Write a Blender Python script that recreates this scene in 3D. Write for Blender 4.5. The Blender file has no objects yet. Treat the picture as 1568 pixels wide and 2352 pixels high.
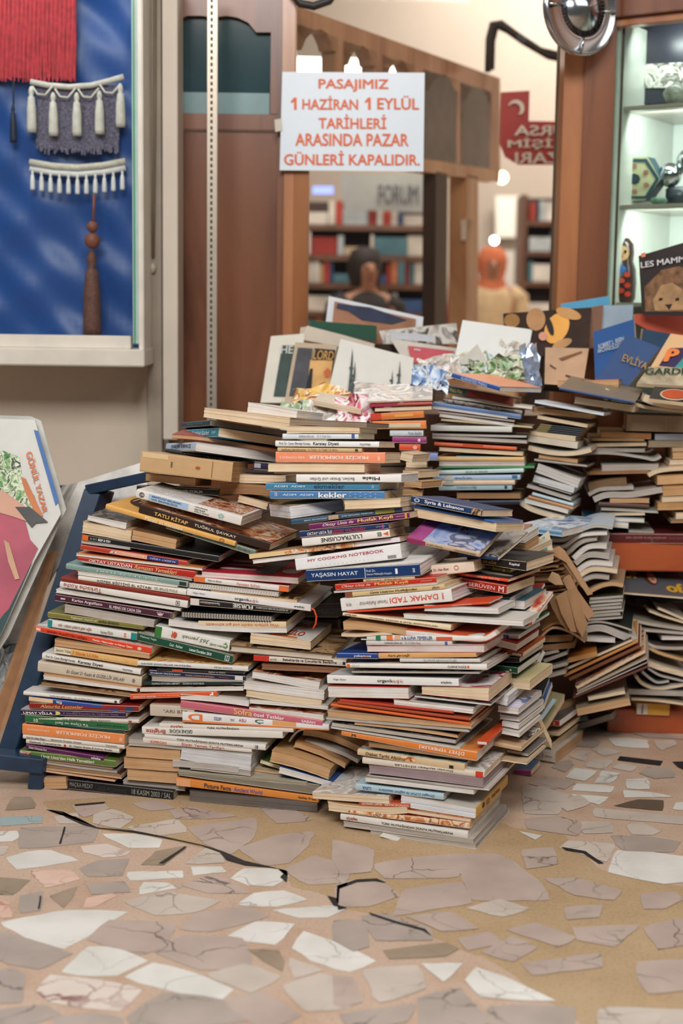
import bpy, bmesh, math, random
from mathutils import Vector, Matrix
random.seed(7)
sc = bpy.context.scene
C = sc.collection
R = math.radians
# ------------------------------------------------------------------ camera
F = 3400.0
CAM = Vector((0, 0, 1.10))
PITCH = math.atan((1176 - 710) / F)
ROLL = 0.014
fw = Vector((0, math.cos(PITCH), -math.sin(PITCH)))
r0 = Vector((1, 0, 0)); u0 = r0.cross(fw)
rt = r0 * math.cos(ROLL) + u0 * math.sin(ROLL)
up = u0 * math.cos(ROLL) - r0 * math.sin(ROLL)
cd = bpy.data.cameras.new('camera'); cam = bpy.data.objects.new('camera', cd); C.objects.link(cam)
cam.matrix_world = Matrix(((rt.x, up.x, -fw.x, CAM.x), (rt.y, up.y, -fw.y, CAM.y), (rt.z, up.z, -fw.z, CAM.z), (0, 0, 0, 1)))
cd.sensor_fit = 'VERTICAL'; cd.sensor_height = 36; cd.sensor_width = 24; cd.lens = F / 2352 * 36
cd.dof.use_dof = True; cd.dof.focus_distance = 3.22; cd.dof.aperture_fstop = 2.3
cd.clip_end = 60
sc.camera = cam

def ray(px, py):
    return fw + rt * ((px - 784) / F) + up * ((1176 - py) / F)
def at(px, py, Y):                       # the point of the place on the upright plane y = Y
    d = ray(px, py); return CAM + d * ((Y - CAM.y) / d.y)
def onfloor(px, py, z=0.0):
    d = ray(px, py); return CAM + d * ((z - CAM.z) / d.z)
def onplane(px, py, P, n):
    d = ray(px, py); return CAM + d * ((P - CAM).dot(n) / d.dot(n))

# ------------------------------------------------------------------ materials
def lin(h):
    if not isinstance(h, str): return tuple(h)
    v = [int(h[i:i+2], 16) / 255 for i in (0, 2, 4)]
    return tuple(x / 12.92 if x <= .04045 else ((x + .055) / 1.055) ** 2.4 for x in v)
_m = {}
def newmat(name):
    m = bpy.data.materials.new(name); m.use_nodes = True
    nt = m.node_tree; nt.nodes.clear()
    o = nt.nodes.new('ShaderNodeOutputMaterial'); p = nt.nodes.new('ShaderNodeBsdfPrincipled')
    nt.links.new(p.outputs[0], o.inputs[0])
    return m, nt, p
def N(nt, t, **kw):
    n = nt.nodes.new('ShaderNode' + t)
    for k, v in kw.items():
        if k.startswith('i_'): n.inputs[k[2:].replace('_', ' ')].default_value = v
        else: setattr(n, k, v)
    return n
def coords(nt, scale=(1, 1, 1), rnd=True, rot=(0, 0, 0)):
    tc = N(nt, 'TexCoord'); mp = N(nt, 'Mapping'); mp.inputs['Scale'].default_value = scale; mp.inputs['Rotation'].default_value = rot
    nt.links.new(tc.outputs['Object'], mp.inputs['Vector'])
    if rnd:
        oi = N(nt, 'ObjectInfo'); mu = N(nt, 'VectorMath', operation='SCALE'); mu.inputs[0].default_value = (37, 53, 71)
        nt.links.new(oi.outputs['Random'], mu.inputs['Scale']); nt.links.new(mu.outputs[0], mp.inputs['Location'])
    return mp.outputs['Vector']
def ramp(nt, fac, stops, interp='LINEAR'):
    r = N(nt, 'ValToRGB'); r.color_ramp.interpolation = interp
    e = r.color_ramp.elements
    while len(e) < len(stops): e.new(.5)
    for i, (p, c) in enumerate(stops):
        e[i].position = p; e[i].color = (*c, 1)
    nt.links.new(fac, r.inputs[0]); return r.outputs[0]
def sh(c, k): return tuple(min(1, x * k) for x in c)
def mixc(a, b, t): return tuple(x * (1 - t) + y * t for x, y in zip(a, b))
def flat(h, rough=.5, metal=0, var=.12, scale=18, bump=0, coat=0):
    key = ('flat', str(h), rough, metal, var, scale, bump, coat)
    if key in _m: return _m[key]
    c = lin(h); m, nt, p = newmat('surface_' + str(h).lower().replace('(', '').replace(')', '')[:14])
    v = coords(nt)
    n = N(nt, 'TexNoise'); n.inputs['Scale'].default_value = scale; n.inputs['Detail'].default_value = 6
    nt.links.new(v, n.inputs['Vector'])
    nt.links.new(ramp(nt, n.outputs['Fac'], [(.3, sh(c, 1 - var)), (.7, sh(c, 1 + var * .5))]), p.inputs['Base Color'])
    p.inputs['Roughness'].default_value = rough; p.inputs['Metallic'].default_value = metal
    p.inputs['Coat Weight'].default_value = coat
    if bump:
        b = N(nt, 'Bump'); b.inputs['Strength'].default_value = bump; b.inputs['Distance'].default_value = .002
        nt.links.new(n.outputs['Fac'], b.inputs['Height']); nt.links.new(b.outputs[0], p.inputs['Normal'])
    _m[key] = m; return m
def cover_mat(h, rough=.42):
    key = ('cov', h, rough)
    if key in _m: return _m[key]
    c = lin(h); m, nt, p = newmat('printed_cover_' + h.lower())
    v = coords(nt, (1, 1, 1))
    n = N(nt, 'TexNoise'); n.inputs['Scale'].default_value = 25; n.inputs['Detail'].default_value = 8; n.inputs['Roughness'].default_value = .7
    nt.links.new(v, n.inputs['Vector'])
    g = mixc(c, (.35, .30, .25), .5)
    nt.links.new(ramp(nt, n.outputs['Fac'], [(.27, g), (.36, sh(c, .93)), (.75, sh(c, 1.05))]), p.inputs['Base Color'])
    p.inputs['Roughness'].default_value = rough; p.inputs['Specular IOR Level'].default_value = .4
    _m[key] = m; return m
def page_mat(h):
    key = ('pg', h)
    if key in _m: return _m[key]
    c = lin(h); m, nt, p = newmat('page_edges_' + h.lower())
    n = N(nt, 'TexNoise'); n.inputs['Scale'].default_value = 1; n.inputs['Detail'].default_value = 5; n.inputs['Roughness'].default_value = .7
    nt.links.new(coords(nt, (5, 5, 700)), n.inputs['Vector'])
    n2 = N(nt, 'TexNoise'); n2.inputs['Scale'].default_value = 22; n2.inputs['Detail'].default_value = 4
    nt.links.new(coords(nt), n2.inputs['Vector'])
    a = ramp(nt, n.outputs['Fac'], [(.32, sh(c, .66)), (.5, sh(c, .95)), (.7, sh(c, 1.06))])
    b = ramp(nt, n2.outputs['Fac'], [(.3, mixc((1, 1, 1), (.86, .74, .6), .8)), (.55, (1, 1, 1))])
    mx = N(nt, 'Mix', data_type='RGBA', blend_type='MULTIPLY'); mx.inputs[0].default_value = .6
    nt.links.new(a, mx.inputs[6]); nt.links.new(b, mx.inputs[7]); nt.links.new(mx.outputs[2], p.inputs['Base Color'])
    p.inputs['Roughness'].default_value = .85
    bp = N(nt, 'Bump'); bp.inputs['Strength'].default_value = .5; bp.inputs['Distance'].default_value = .001
    nt.links.new(n.outputs['Fac'], bp.inputs['Height']); nt.links.new(bp.outputs[0], p.inputs['Normal'])
    _m[key] = m; return m
PAL = {
 'food': ['3A1E14', '8A3C20', 'C98A5A', 'E8D8C0', 'B03A22', 'EFE6DA'], 'warm': ['5A3020', 'C06A38', 'E2B080', 'F0DCC0', '9A4A30', 'E8C8A0'],
 'blue': ['2A4A7A', '7C9CC8', 'C8D8EA', 'EEF2F6', '5A6A90', 'A8C4E0'], 'dark': ['15151A', '30302E', '5A544C', '908478', '1C2830', 'A89A88'],
 'light': ['E8E4DE', 'D0C8BE', 'F2F0EC', 'B0A8A0', 'E0D0C0', 'C8D4DC'], 'grey': ['6A6460', '98928C', 'C0BAB2', 'DCD8D2', '4A4644', 'B0A8A0'],
 'travel': ['B04A88', '8098C8', 'A8B8E0', 'C8CCE0', '6A6E88', 'D8D0D8'], 'yellow': ['E0A030', 'F0C468', 'F6DCA0', 'C87830', 'FFF0D0', 'D89040'],
 'old': ['4A3426', '7A5A40', 'B08A60', 'C8A880', '2E2018', '9A7A58'], 'teal': ['3A7A80', '88B8B8', 'D8E4E0', 'C8B898', '5A9098', 'E8E0D0'],
 'lav': ['8A88B8', 'B8B4D8', 'DCD8EC', 'F0ECF4', '5A78B0', 'A09CC8'], 'red': ['A02A20', 'C84A30', 'E8A080', 'F2E0D4', '7A1A14', 'D86A48'],
 'green': ['2A5A38', '5A8A58', 'A8C090', 'E4E8D4', '1A3A28', 'C8D0A8'], 'pink': ['C03050', 'E07890', 'F0E4E4', 'F8F4F2', 'A01838', 'D8909C'],
}
def pic(pal, scale=14, rough=.3, thr=None):
    key = ('pic', pal, scale, rough)
    if key in _m: return _m[key]
    m, nt, p = newmat('picture_' + pal)
    v = coords(nt)
    n = N(nt, 'TexNoise'); n.inputs['Scale'].default_value = scale; n.inputs['Detail'].default_value = 3; n.inputs['Distortion'].default_value = 1.2
    nt.links.new(v, n.inputs['Vector'])
    cs = [lin(c) for c in PAL[pal]]
    st = [(.28, cs[0]), (.38, cs[1]), (.46, cs[2]), (.53, cs[3]), (.60, cs[4]), (.68, cs[5])]
    nt.links.new(ramp(nt, n.outputs['Fac'], st, 'EASE'), p.inputs['Base Color'])
    p.inputs['Roughness'].default_value = rough
    _m[key] = m; return m
def wood(h, h2, scale=(3, 3, .5), rough=.32, name='varnished_wood'):
    key = ('wood', h, h2, scale, rough)
    if key in _m: return _m[key]
    m, nt, p = newmat(name)
    v = coords(nt, scale)
    n = N(nt, 'TexNoise'); n.inputs['Scale'].default_value = 4; n.inputs['Detail'].default_value = 9; n.inputs['Distortion'].default_value = .8
    nt.links.new(v, n.inputs['Vector'])
    nt.links.new(ramp(nt, n.outputs['Fac'], [(.3, lin(h)), (.5, mixc(lin(h), lin(h2), .6)), (.72, lin(h2))]), p.inputs['Base Color'])
    p.inputs['Roughness'].default_value = rough; p.inputs['Coat Weight'].default_value = .25; p.inputs['Coat Roughness'].default_value = .25
    _m[key] = m; return m
def emis(h, s):
    key = ('em', h, s)
    if key in _m: return _m[key]
    m, nt, p = newmat('lamp_glow'); p.inputs['Base Color'].default_value = (*lin(h), 1)
    p.inputs['Emission Color'].default_value = (*lin(h), 1); p.inputs['Emission Strength'].default_value = s
    _m[key] = m; return m
def glass_mat(tint='F4F8F6', alpha=.07):
    key = ('gl', tint, alpha)
    if key in _m: return _m[key]
    m = bpy.data.materials.new('window_glass'); m.use_nodes = True; nt = m.node_tree; nt.nodes.clear()
    o = N(nt, 'OutputMaterial'); t = N(nt, 'BsdfTransparent'); t.inputs[0].default_value = (*lin(tint), 1)
    g = N(nt, 'BsdfGlossy'); g.inputs['Roughness'].default_value = .03; mx = N(nt, 'MixShader')
    f = N(nt, 'LayerWeight'); pw = N(nt, 'Math', operation='POWER'); pw.inputs[1].default_value = 5; nt.links.new(f.outputs['Facing'], pw.inputs[0])
    ma = N(nt, 'Math', operation='MULTIPLY_ADD'); ma.inputs[1].default_value = .8; ma.inputs[2].default_value = .03; nt.links.new(pw.outputs[0], ma.inputs[0])
    nt.links.new(ma.outputs[0], mx.inputs[0]); nt.links.new(t.outputs[0], mx.inputs[1]); nt.links.new(g.outputs[0], mx.inputs[2]); nt.links.new(mx.outputs[0], o.inputs[0])
    _m[key] = m; return m
PW, PC, PT, PB, PG, PM = 'E6E2DC', 'E8D2B2', 'CDA478', 'A27A54', 'BCB4AB', '9E8C90'

# ------------------------------------------------------------------ mesh helpers
def mesh(name, vs, fs, mats, parent=None, midx=None, smooth=False, M=None):
    me = bpy.data.meshes.new(name); me.from_pydata([tuple(v) for v in vs], [], fs)
    for m in (mats if isinstance(mats, (list, tuple)) else [mats]): me.materials.append(m)
    if midx: me.polygons.foreach_set('material_index', midx)
    if smooth: me.polygons.foreach_set('use_smooth', [True] * len(me.polygons))
    me.update()
    o = bpy.data.objects.new(name, me); C.objects.link(o)
    if parent is not None: o.parent = parent
    if M is not None: o.matrix_world = M
    return o
def bmobj(name, bm, mats, parent=None, smooth=False, loc=None):
    me = bpy.data.meshes.new(name); bm.to_mesh(me); bm.free()
    for m in (mats if isinstance(mats, (list, tuple)) else [mats]): me.materials.append(m)
    if smooth: me.polygons.foreach_set('use_smooth', [True] * len(me.polygons))
    o = bpy.data.objects.new(name, me); C.objects.link(o)
    if parent is not None: o.parent = parent
    if loc is not None: o.location = loc
    return o
def empty(name, M=None):
    o = bpy.data.objects.new(name, None); C.objects.link(o); o.empty_display_size = .02
    if M is not None: o.matrix_world = M
    return o
def tag(o, label, cat, group=None):
    o['label'] = label; o['category'] = cat
    if group: o['group'] = group
    return o
def struct(o): o['kind'] = 'structure'; return o
def box(name, lo, hi, mat, parent=None, bev=0.0, M=None):
    bm = bmesh.new()
    bmesh.ops.create_cube(bm, size=1)
    for v in bm.verts: v.co = Vector([lo[i] + (v.co[i] + .5) * (hi[i] - lo[i]) for i in range(3)])
    if bev: bmesh.ops.bevel(bm, geom=bm.edges[:], offset=bev, segments=2, affect='EDGES', clamp_overlap=True)
    o = bmobj(name, bm, mat, parent)
    if M is not None: o.matrix_world = M
    return o
def slab(name, pts, th, mats, parent=None, center=True):
    """a polygon given by its front corners, th thick away from the camera; front face slot 0, rest slot last"""
    P = [Vector(p) for p in pts]
    n = Vector((0, 0, 0))
    for i in range(len(P)): n += (P[i] - P[0]).cross(P[(i + 1) % len(P)] - P[0])
    n.normalize()
    c = sum(P, Vector()) / len(P)
    if n.dot(CAM - c) < 0: n = -n
    # object frame: origin at centre, so that textures sit in the thing's own space
    x = (P[1] - P[0]).normalized(); y = n.cross(x).normalized(); x = y.cross(n)
    M = Matrix(((x.x, y.x, n.x, c.x), (x.y, y.y, n.y, c.y), (x.z, y.z, n.z, c.z), (0, 0, 0, 1)))
    Mi = M.inverted()
    vs = [Mi @ p for p in P] + [Mi @ (p - n * th) for p in P]
    k = len(P)
    fs = [tuple(range(k)), tuple(range(2 * k - 1, k - 1, -1))] + [(i, i + k, (i + 1) % k + k, (i + 1) % k) for i in range(k)]
    mats = mats if isinstance(mats, (list, tuple)) else [mats]
    bi = len(mats) - 1
    return mesh(name, vs, fs, mats, parent, [0] + [bi] * (k + 1), M=M if parent is None else None) if parent is None else _ps(name, vs, fs, mats, parent, [0] + [bi] * (k + 1), M)
def _ps(name, vs, fs, mats, parent, mi, M):
    bpy.context.view_layer.update()
    o = mesh(name, vs, fs, mats, parent, mi); o.matrix_world = M; return o
def tube(name, pts, r, mat, parent=None, seg=8, radii=None):
    P = [Vector(p) for p in pts]; vs, fs = [], []
    for i, p in enumerate(P):
        t = (P[min(i + 1, len(P) - 1)] - P[max(i - 1, 0)]).normalized()
        a = t.orthogonal().normalized() if i == 0 else (a - t * a.dot(t)).normalized()
        b = t.cross(a); rr = radii[i] if radii else r
        for k in range(seg):
            w = 2 * math.pi * k / seg; vs.append(p + (a * math.cos(w) + b * math.sin(w)) * rr)
    for i in range(len(P) - 1):
        for k in range(seg): fs.append((i * seg + k, i * seg + (k + 1) % seg, (i + 1) * seg + (k + 1) % seg, (i + 1) * seg + k))
    fs.append(tuple(range(seg - 1, -1, -1))); fs.append(tuple(len(vs) - seg + k for k in range(seg)))
    return mesh(name, vs, fs, mat, parent, smooth=True)
def lathe(name, prof, mat, M, parent=None, seg=24):
    """profile of (radius, height) turned about local z"""
    vs, fs = [], []
    for r_, h in prof:
        for k in range(seg):
            w = 2 * math.pi * k / seg; vs.append(Vector((r_ * math.cos(w), r_ * math.sin(w), h)))
    for i in range(len(prof) - 1):
        for k in range(seg): fs.append((i * seg + k, i * seg + (k + 1) % seg, (i + 1) * seg + (k + 1) % seg, (i + 1) * seg + k))
    fs.append(tuple(range(seg - 1, -1, -1))); fs.append(tuple(len(vs) - seg + k for k in range(seg)))
    o = mesh(name, vs, fs, mat, parent, smooth=True)
    if M is not None:
        o.matrix_world = M
    return o
def text_geo(s, bold=0.0, shear=0.0):
    cu = bpy.data.curves.new('t', 'FONT'); cu.body = s; cu.size = 1; cu.shear = shear
    cu.resolution_u = 3
    ob = bpy.data.objects.new('t', cu); C.objects.link(ob)
    dg = bpy.context.evaluated_depsgraph_get()
    me = ob.evaluated_get(dg).to_mesh()
    vs = [v.co.copy() for v in me.vertices]; fs = [tuple(p.vertices) for p in me.polygons]
    ob.evaluated_get(dg).to_mesh_clear(); bpy.data.objects.remove(ob); bpy.data.curves.remove(cu)
    if not vs: return [], []
    if bold > .003:                        # heavier strokes: the same outlines set again a hair apart
        f0 = list(fs); v0 = list(vs)
        for l_, (dx, dy) in enumerate(((-bold, 0), (bold, 0), (0, bold * .6), (0, -bold * .6))):
            b0 = len(vs); vs += [Vector((v.x + dx, v.y + dy, l_ + 1)) for v in v0]; fs += [tuple(b0 + i for i in f) for f in f0]
    x0 = min(v.x for v in vs); x1 = max(v.x for v in vs); y0 = min(v.y for v in vs); y1 = max(v.y for v in vs)
    return [((v.x - x0) / (x1 - x0), (v.y - y0) / (y1 - y0), v.z) for v in vs], fs
def text_on(name, s, quad, mat, parent=None, bold=.01, mirror=False, lift=.002):
    """lettering set into the four-cornered area quad = tl, tr, br, bl"""
    vs, fs = text_geo(s, bold)
    tl, tr, br, bl = [Vector(q) for q in quad]
    n = (tr - tl).cross(bl - tl).normalized()
    if n.dot(CAM - tl) < 0: n = -n
    out = []
    for x, y, l_ in vs:
        if mirror: x = 1 - x
        a = bl.lerp(br, x); b = tl.lerp(tr, x); out.append(a.lerp(b, y) + n * (lift + l_ * .00015))
    if parent is not None:
        bpy.context.view_layer.update(); Mi = parent.matrix_world.inverted(); out = [Mi @ p for p in out]
    return mesh(name, out, fs, mat, parent)

# ------------------------------------------------------------------ books
FRONT = (Vector((0, 3.135, 0)), 12.0); CORNER = (Vector((.01, 3.04, 0)), 21.0); YAW0 = 13.0     # the two upright faces of the heap
_ctx = dict(ox=0, oy=0, k=1, phrase='', group='', Y=None, off=0.0, yaw=YAW0, prev='floor', face=FRONT, pit=0)
BOOKS = []; USED = {}; DIM = {}
def K(ox, oy, k): _ctx.update(ox=ox, oy=oy, k=k)
def ST(phrase, group, Y=None, off=0.0, yaw=YAW0, prev='floor', face=None, pit=0):
    _ctx.update(phrase=phrase, group=group, Y=Y, off=off, yaw=yaw, prev=prev, face=face or FRONT, pit=pit)
def px(x, y): return (_ctx['ox'] + x / _ctx['k'], _ctx['oy'] + y / _ctx['k'])
def anchor(x, y, off, Y):
    X_, Y_ = px(x, y)
    if Y is not None: return at(X_, Y_, Y)
    a = R(_ctx['face'][1]); n = Vector((math.sin(a), math.cos(a), 0))
    return onplane(X_, Y_, _ctx['face'][0] + n * off, n)
def label_for(d, s, ctx_prev):
    lab = f"{d} on the {ctx_prev}, {_ctx['phrase']}"
    return lab
SPN = {'B': '1C1A1A', 'W': 'F2F0EA', 'R': 'B8281C', 'G': '7A746E', 'O': 'E0602A', 'Y': 'F0CC70', 'D': '22406A', 'N': '5A3A22'}
def B(face, xl, yl, xr, yr, t, cov, pg, w, d, s, tR=None, yaw=None, off=None, Y=None, pit=None, bend=0, hard=False, top=None, txt=(), bands=(), cat='book', rough=.42, spic=None, lab=None, bendy=0):
    yaw = _ctx['yaw'] if yaw is None else yaw; pit = _ctx['pit'] if pit is None else pit
    off = (_ctx['off'] if off is None else off)
    Y = _ctx['Y'] if Y is None else Y
    P = anchor(xl, yl, off, Y)
    a = R(yaw); h = Vector((math.cos(a), -math.sin(a), 0)); n = Vector((math.sin(a), math.cos(a), 0))
    Q = onplane(*px(xr, yr), P, n)
    X = (Q - P); L = X.length; X.normalize()
    p_ = R(pit); Yv = n * math.cos(p_) + Vector((0, 0, 1)) * math.sin(p_)
    Z = X.cross(Yv).normalized(); Yv = Z.cross(X)
    dep = (P - CAM).dot(fw); depR = (Q - CAM).dot(fw)
    T0 = max(.0022, t / _ctx['k'] * dep / F * .985); T1 = max(.0022, (t if tR is None else tR) / _ctx['k'] * depR / F * .985)
    W = w / 100.0
    P = P + Vector((0, 0, .0003))
    M = Matrix(((X.x, Yv.x, Z.x, P.x), (X.y, Yv.y, Z.y, P.y), (X.z, Yv.z, Z.z, P.z), (0, 0, 0, 1)))
    lu, wv = (L, W) if face in 'SF' else (W, L)
    def mp(u, v, zr):                     # spine coordinates -> book coordinates
        if face == 'S': x, y = u, v
        elif face == 'F': x, y = L - u, W - v
        elif face == 'L': x, y = v, W - u
        else: x, y = L - v, u
        q = x / L; T = T0 + (T1 - T0) * min(max(q, 0), 1)
        z = zr * T
        if bend: z += bend * 4 * q * (1 - q) * L
        if bendy: z += bendy * (y / W) ** 2 * W
        return (x, y, z)
    Tm = (T0 + T1) / 2
    name = {'book': 'book', 'magazine': 'magazine', 'notebook': 'spiral_notebook', 'newspaper': 'newspaper', 'paper': 'paper_sheet'}[cat]
    root = empty(name, M)
    jit = random.Random(int(xl * 31 + yl * 17))
    # cover: a U-shaped jacket round the spine
    c = (.0022 if hard else .0007); c = min(c, Tm * .2)
    cz = c / Tm; rr = min(.003, Tm * .25) if not hard else min(.002, Tm * .2)
    rz = rr / Tm
    out = [(wv, 0), (wv * .5, 0), (rr, 0), (rr * .3, rz * .3), (0, rz), (-.0004, .5), (0, 1 - rz), (rr * .3, 1 - rz * .3), (rr, 1), (wv * .5, 1), (wv, 1)]
    inn = [(wv, cz), (wv * .5, cz), (max(rr, c), cz), (c + rr * .3, cz + rz * .2), (c, max(rz, cz)), (c, .5), (c, min(1 - rz, 1 - cz)), (c + rr * .3, 1 - cz - rz * .2), (max(rr, c), 1 - cz), (wv * .5, 1 - cz), (wv, 1 - cz)]
    nu = 10 if (bend or bendy) else 4; k = len(out); vs, fs, mi = [], [], []
    warp = [jit.uniform(-.0008, .0008) for _ in range(4)]
    for i in range(nu + 1):
        u = lu * i / nu
        for j, (v, z) in enumerate(out): vs.append(mp(u, v + (warp[i % 4] if j in (0, 10) else 0), z))
        for v, z in inn: vs.append(mp(u, v, z))
    s2 = 2 * k
    for i in range(nu):
        for j in range(k - 1):
            a0 = i * s2 + j; b0 = a0 + s2
            fs.append((a0, a0 + 1, b0 + 1, b0)); mi.append(1 if (top and j >= 8) or (top and j < 2) else 0)
            fs.append((a0 + k, b0 + k, b0 + k + 1, a0 + k + 1)); mi.append(2)
        for j in (0, k - 1):
            a0 = i * s2 + j; fs.append((a0, a0 + s2, a0 + s2 + k, a0 + k)); mi.append(0)
    for i in (0, nu):
        for j in range(k - 1):
            a0 = i * s2 + j; fs.append((a0, a0 + k, a0 + k + 1, a0 + 1)); mi.append(0)
    cm = pic(spic, 30) if spic else cover_mat(cov, rough)
    tm = (pic(top) if top in PAL else cover_mat(top, rough)) if top else cm
    cv = mesh('cover', vs, fs, [cm, tm, cover_mat('D8D2C8')], root, mi)
    # pages in a few slightly shifted signatures
    ins = .003 if hard else .0004
    nl = max(2, min(7, int(Tm / .0045) + 1)); vs, fs = [], []
    for q in range(nl):
        z0 = cz + (1 - 2 * cz) * q / nl; z1 = cz + (1 - 2 * cz) * (q + 1) / nl
        du = jit.uniform(0, .0012); dv = jit.uniform(0, .0014); b0 = len(vs)
        for i in range(nu + 1):
            u = ins + du + (lu - 2 * ins - 2 * du) * i / nu
            for v, z in ((c, z0), (wv - ins - dv, z0), (wv - ins - dv, z1), (c, z1)): vs.append(mp(u, v, z))
        for i in range(nu):
            for j in range(4):
                a0 = b0 + i * 4 + j; a1 = b0 + i * 4 + (j + 1) % 4; fs.append((a0, a0 + 4, a1 + 4, a1))
        fs.append((b0 + 3, b0 + 2, b0 + 1, b0)); e = b0 + nu * 4; fs.append((e, e + 1, e + 2, e + 3))
    mesh('page_block', vs, fs, page_mat(pg), root)
    if cat == 'notebook':                 # wire coils along the near edge
        vs, fs = [], []; nc = 34; rad_ = Tm * .62
        for i in range(nc):
            u = L * (.02 + .96 * i / (nc - 1)); b0 = len(vs)
            for k in range(9):
                w_ = 2 * math.pi * k / 8 * .98; yy = -rad_ * .25 - rad_ * math.cos(w_) * .8; zz = Tm * .5 + rad_ * math.sin(w_) + 0
                for q_ in ((-.0007, 0), (.0007, 0), (.0, .0011)): vs.append((u + q_[0] + .0012 * k / 8, yy, zz + q_[1]))
            for k in range(8):
                for j in range(3): a0 = b0 + k * 3 + j; a1 = b0 + k * 3 + (j + 1) % 3; fs.append((a0, a1, a1 + 3, a0 + 3))
        mesh('spiral_binding', vs, fs, flat('E4E0DA' if 'white' in d else '16161A', .35, .3), root)
    # printed bands and lettering on the spine
    for bd in bands:
        u0_, u1_, col = bd[:3]; z0, z1 = (bd[3], bd[4]) if len(bd) > 3 else (.04, .96)
        vs, fs = [], []
        for i in range(7):
            for z in (z0, z1): vs.append(mp(lu * (u0_ + (u1_ - u0_) * i / 6), -.0007, z))
        for i in range(6): fs.append((2 * i, 2 * i + 2, 2 * i + 3, 2 * i + 1))
        mesh('spine_band', vs, fs, pic(col, 40) if col in PAL else cover_mat(col, rough), cv)
    for tx in txt:
        s_, u0_, u1_, col = tx[:4]; fl = tx[4] if len(tx) > 4 else ''; zc, hh = (tx[5], tx[6]) if len(tx) > 6 else (.5, .52)
        vs, fs = text_geo(s_, .022 if 'b' in fl else .007, .35 if 'i' in fl else 0)
        if not vs: continue
        out = []
        for x, y, l_ in vs:
            if 'f' in fl: x, y = 1 - x, 1 - y
            out.append(mp(lu * (u0_ + (u1_ - u0_) * x), -.0010 - l_ * .00008, zc + (y - .5) * hh))
        mesh('spine_lettering', out, fs, flat(SPN.get(col, col), .5, var=.02), cv)
    l = lab or label_for(d, s, _ctx['prev'])
    tag(root, l, cat, _ctx['group']); USED.setdefault(l, []).append(root.name)
    _ctx['prev'] = s
    BOOKS.append(root); DIM[root.name] = (L, W, T0, T1, cv)
    return root
def patch(root, x0, x1, y0, y1, col, k=.0005, n=0):
    """a printed area on the upper cover, in fractions of its length and depth; n > 0 makes it round"""
    L, W, T0, T1, cv = DIM[root.name]
    q = [(x0, y0), (x1, y0), (x1, y1), (x0, y1)] if not n else [((x0 + x1) / 2 + (x1 - x0) / 2 * math.cos(6.283 * i / n), (y0 + y1) / 2 + (y1 - y0) / 2 * math.sin(6.283 * i / n)) for i in range(n)]
    mesh('cover_picture', [(x * L, y * W, T0 + (T1 - T0) * x + k) for x, y in q], [tuple(range(len(q)))], pic(col, 40) if col in PAL else flat(col, .4, var=.08), cv)
def words(root, s, x0, x1, y0, y1, col, flip=False, bold=.015, k=.0009):
    L, W, T0, T1, cv = DIM[root.name]; vs, fs = text_geo(s, bold); out = []
    for x, y, l_ in vs:
        if flip: x, y = 1 - x, 1 - y
        X_ = x0 + (x1 - x0) * x; out.append((X_ * L, (y0 + (y1 - y0) * y) * W, T0 + (T1 - T0) * X_ + k + l_ * .00008))
    mesh('cover_words', out, fs, flat(col, .4, var=.02), cv)
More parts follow.
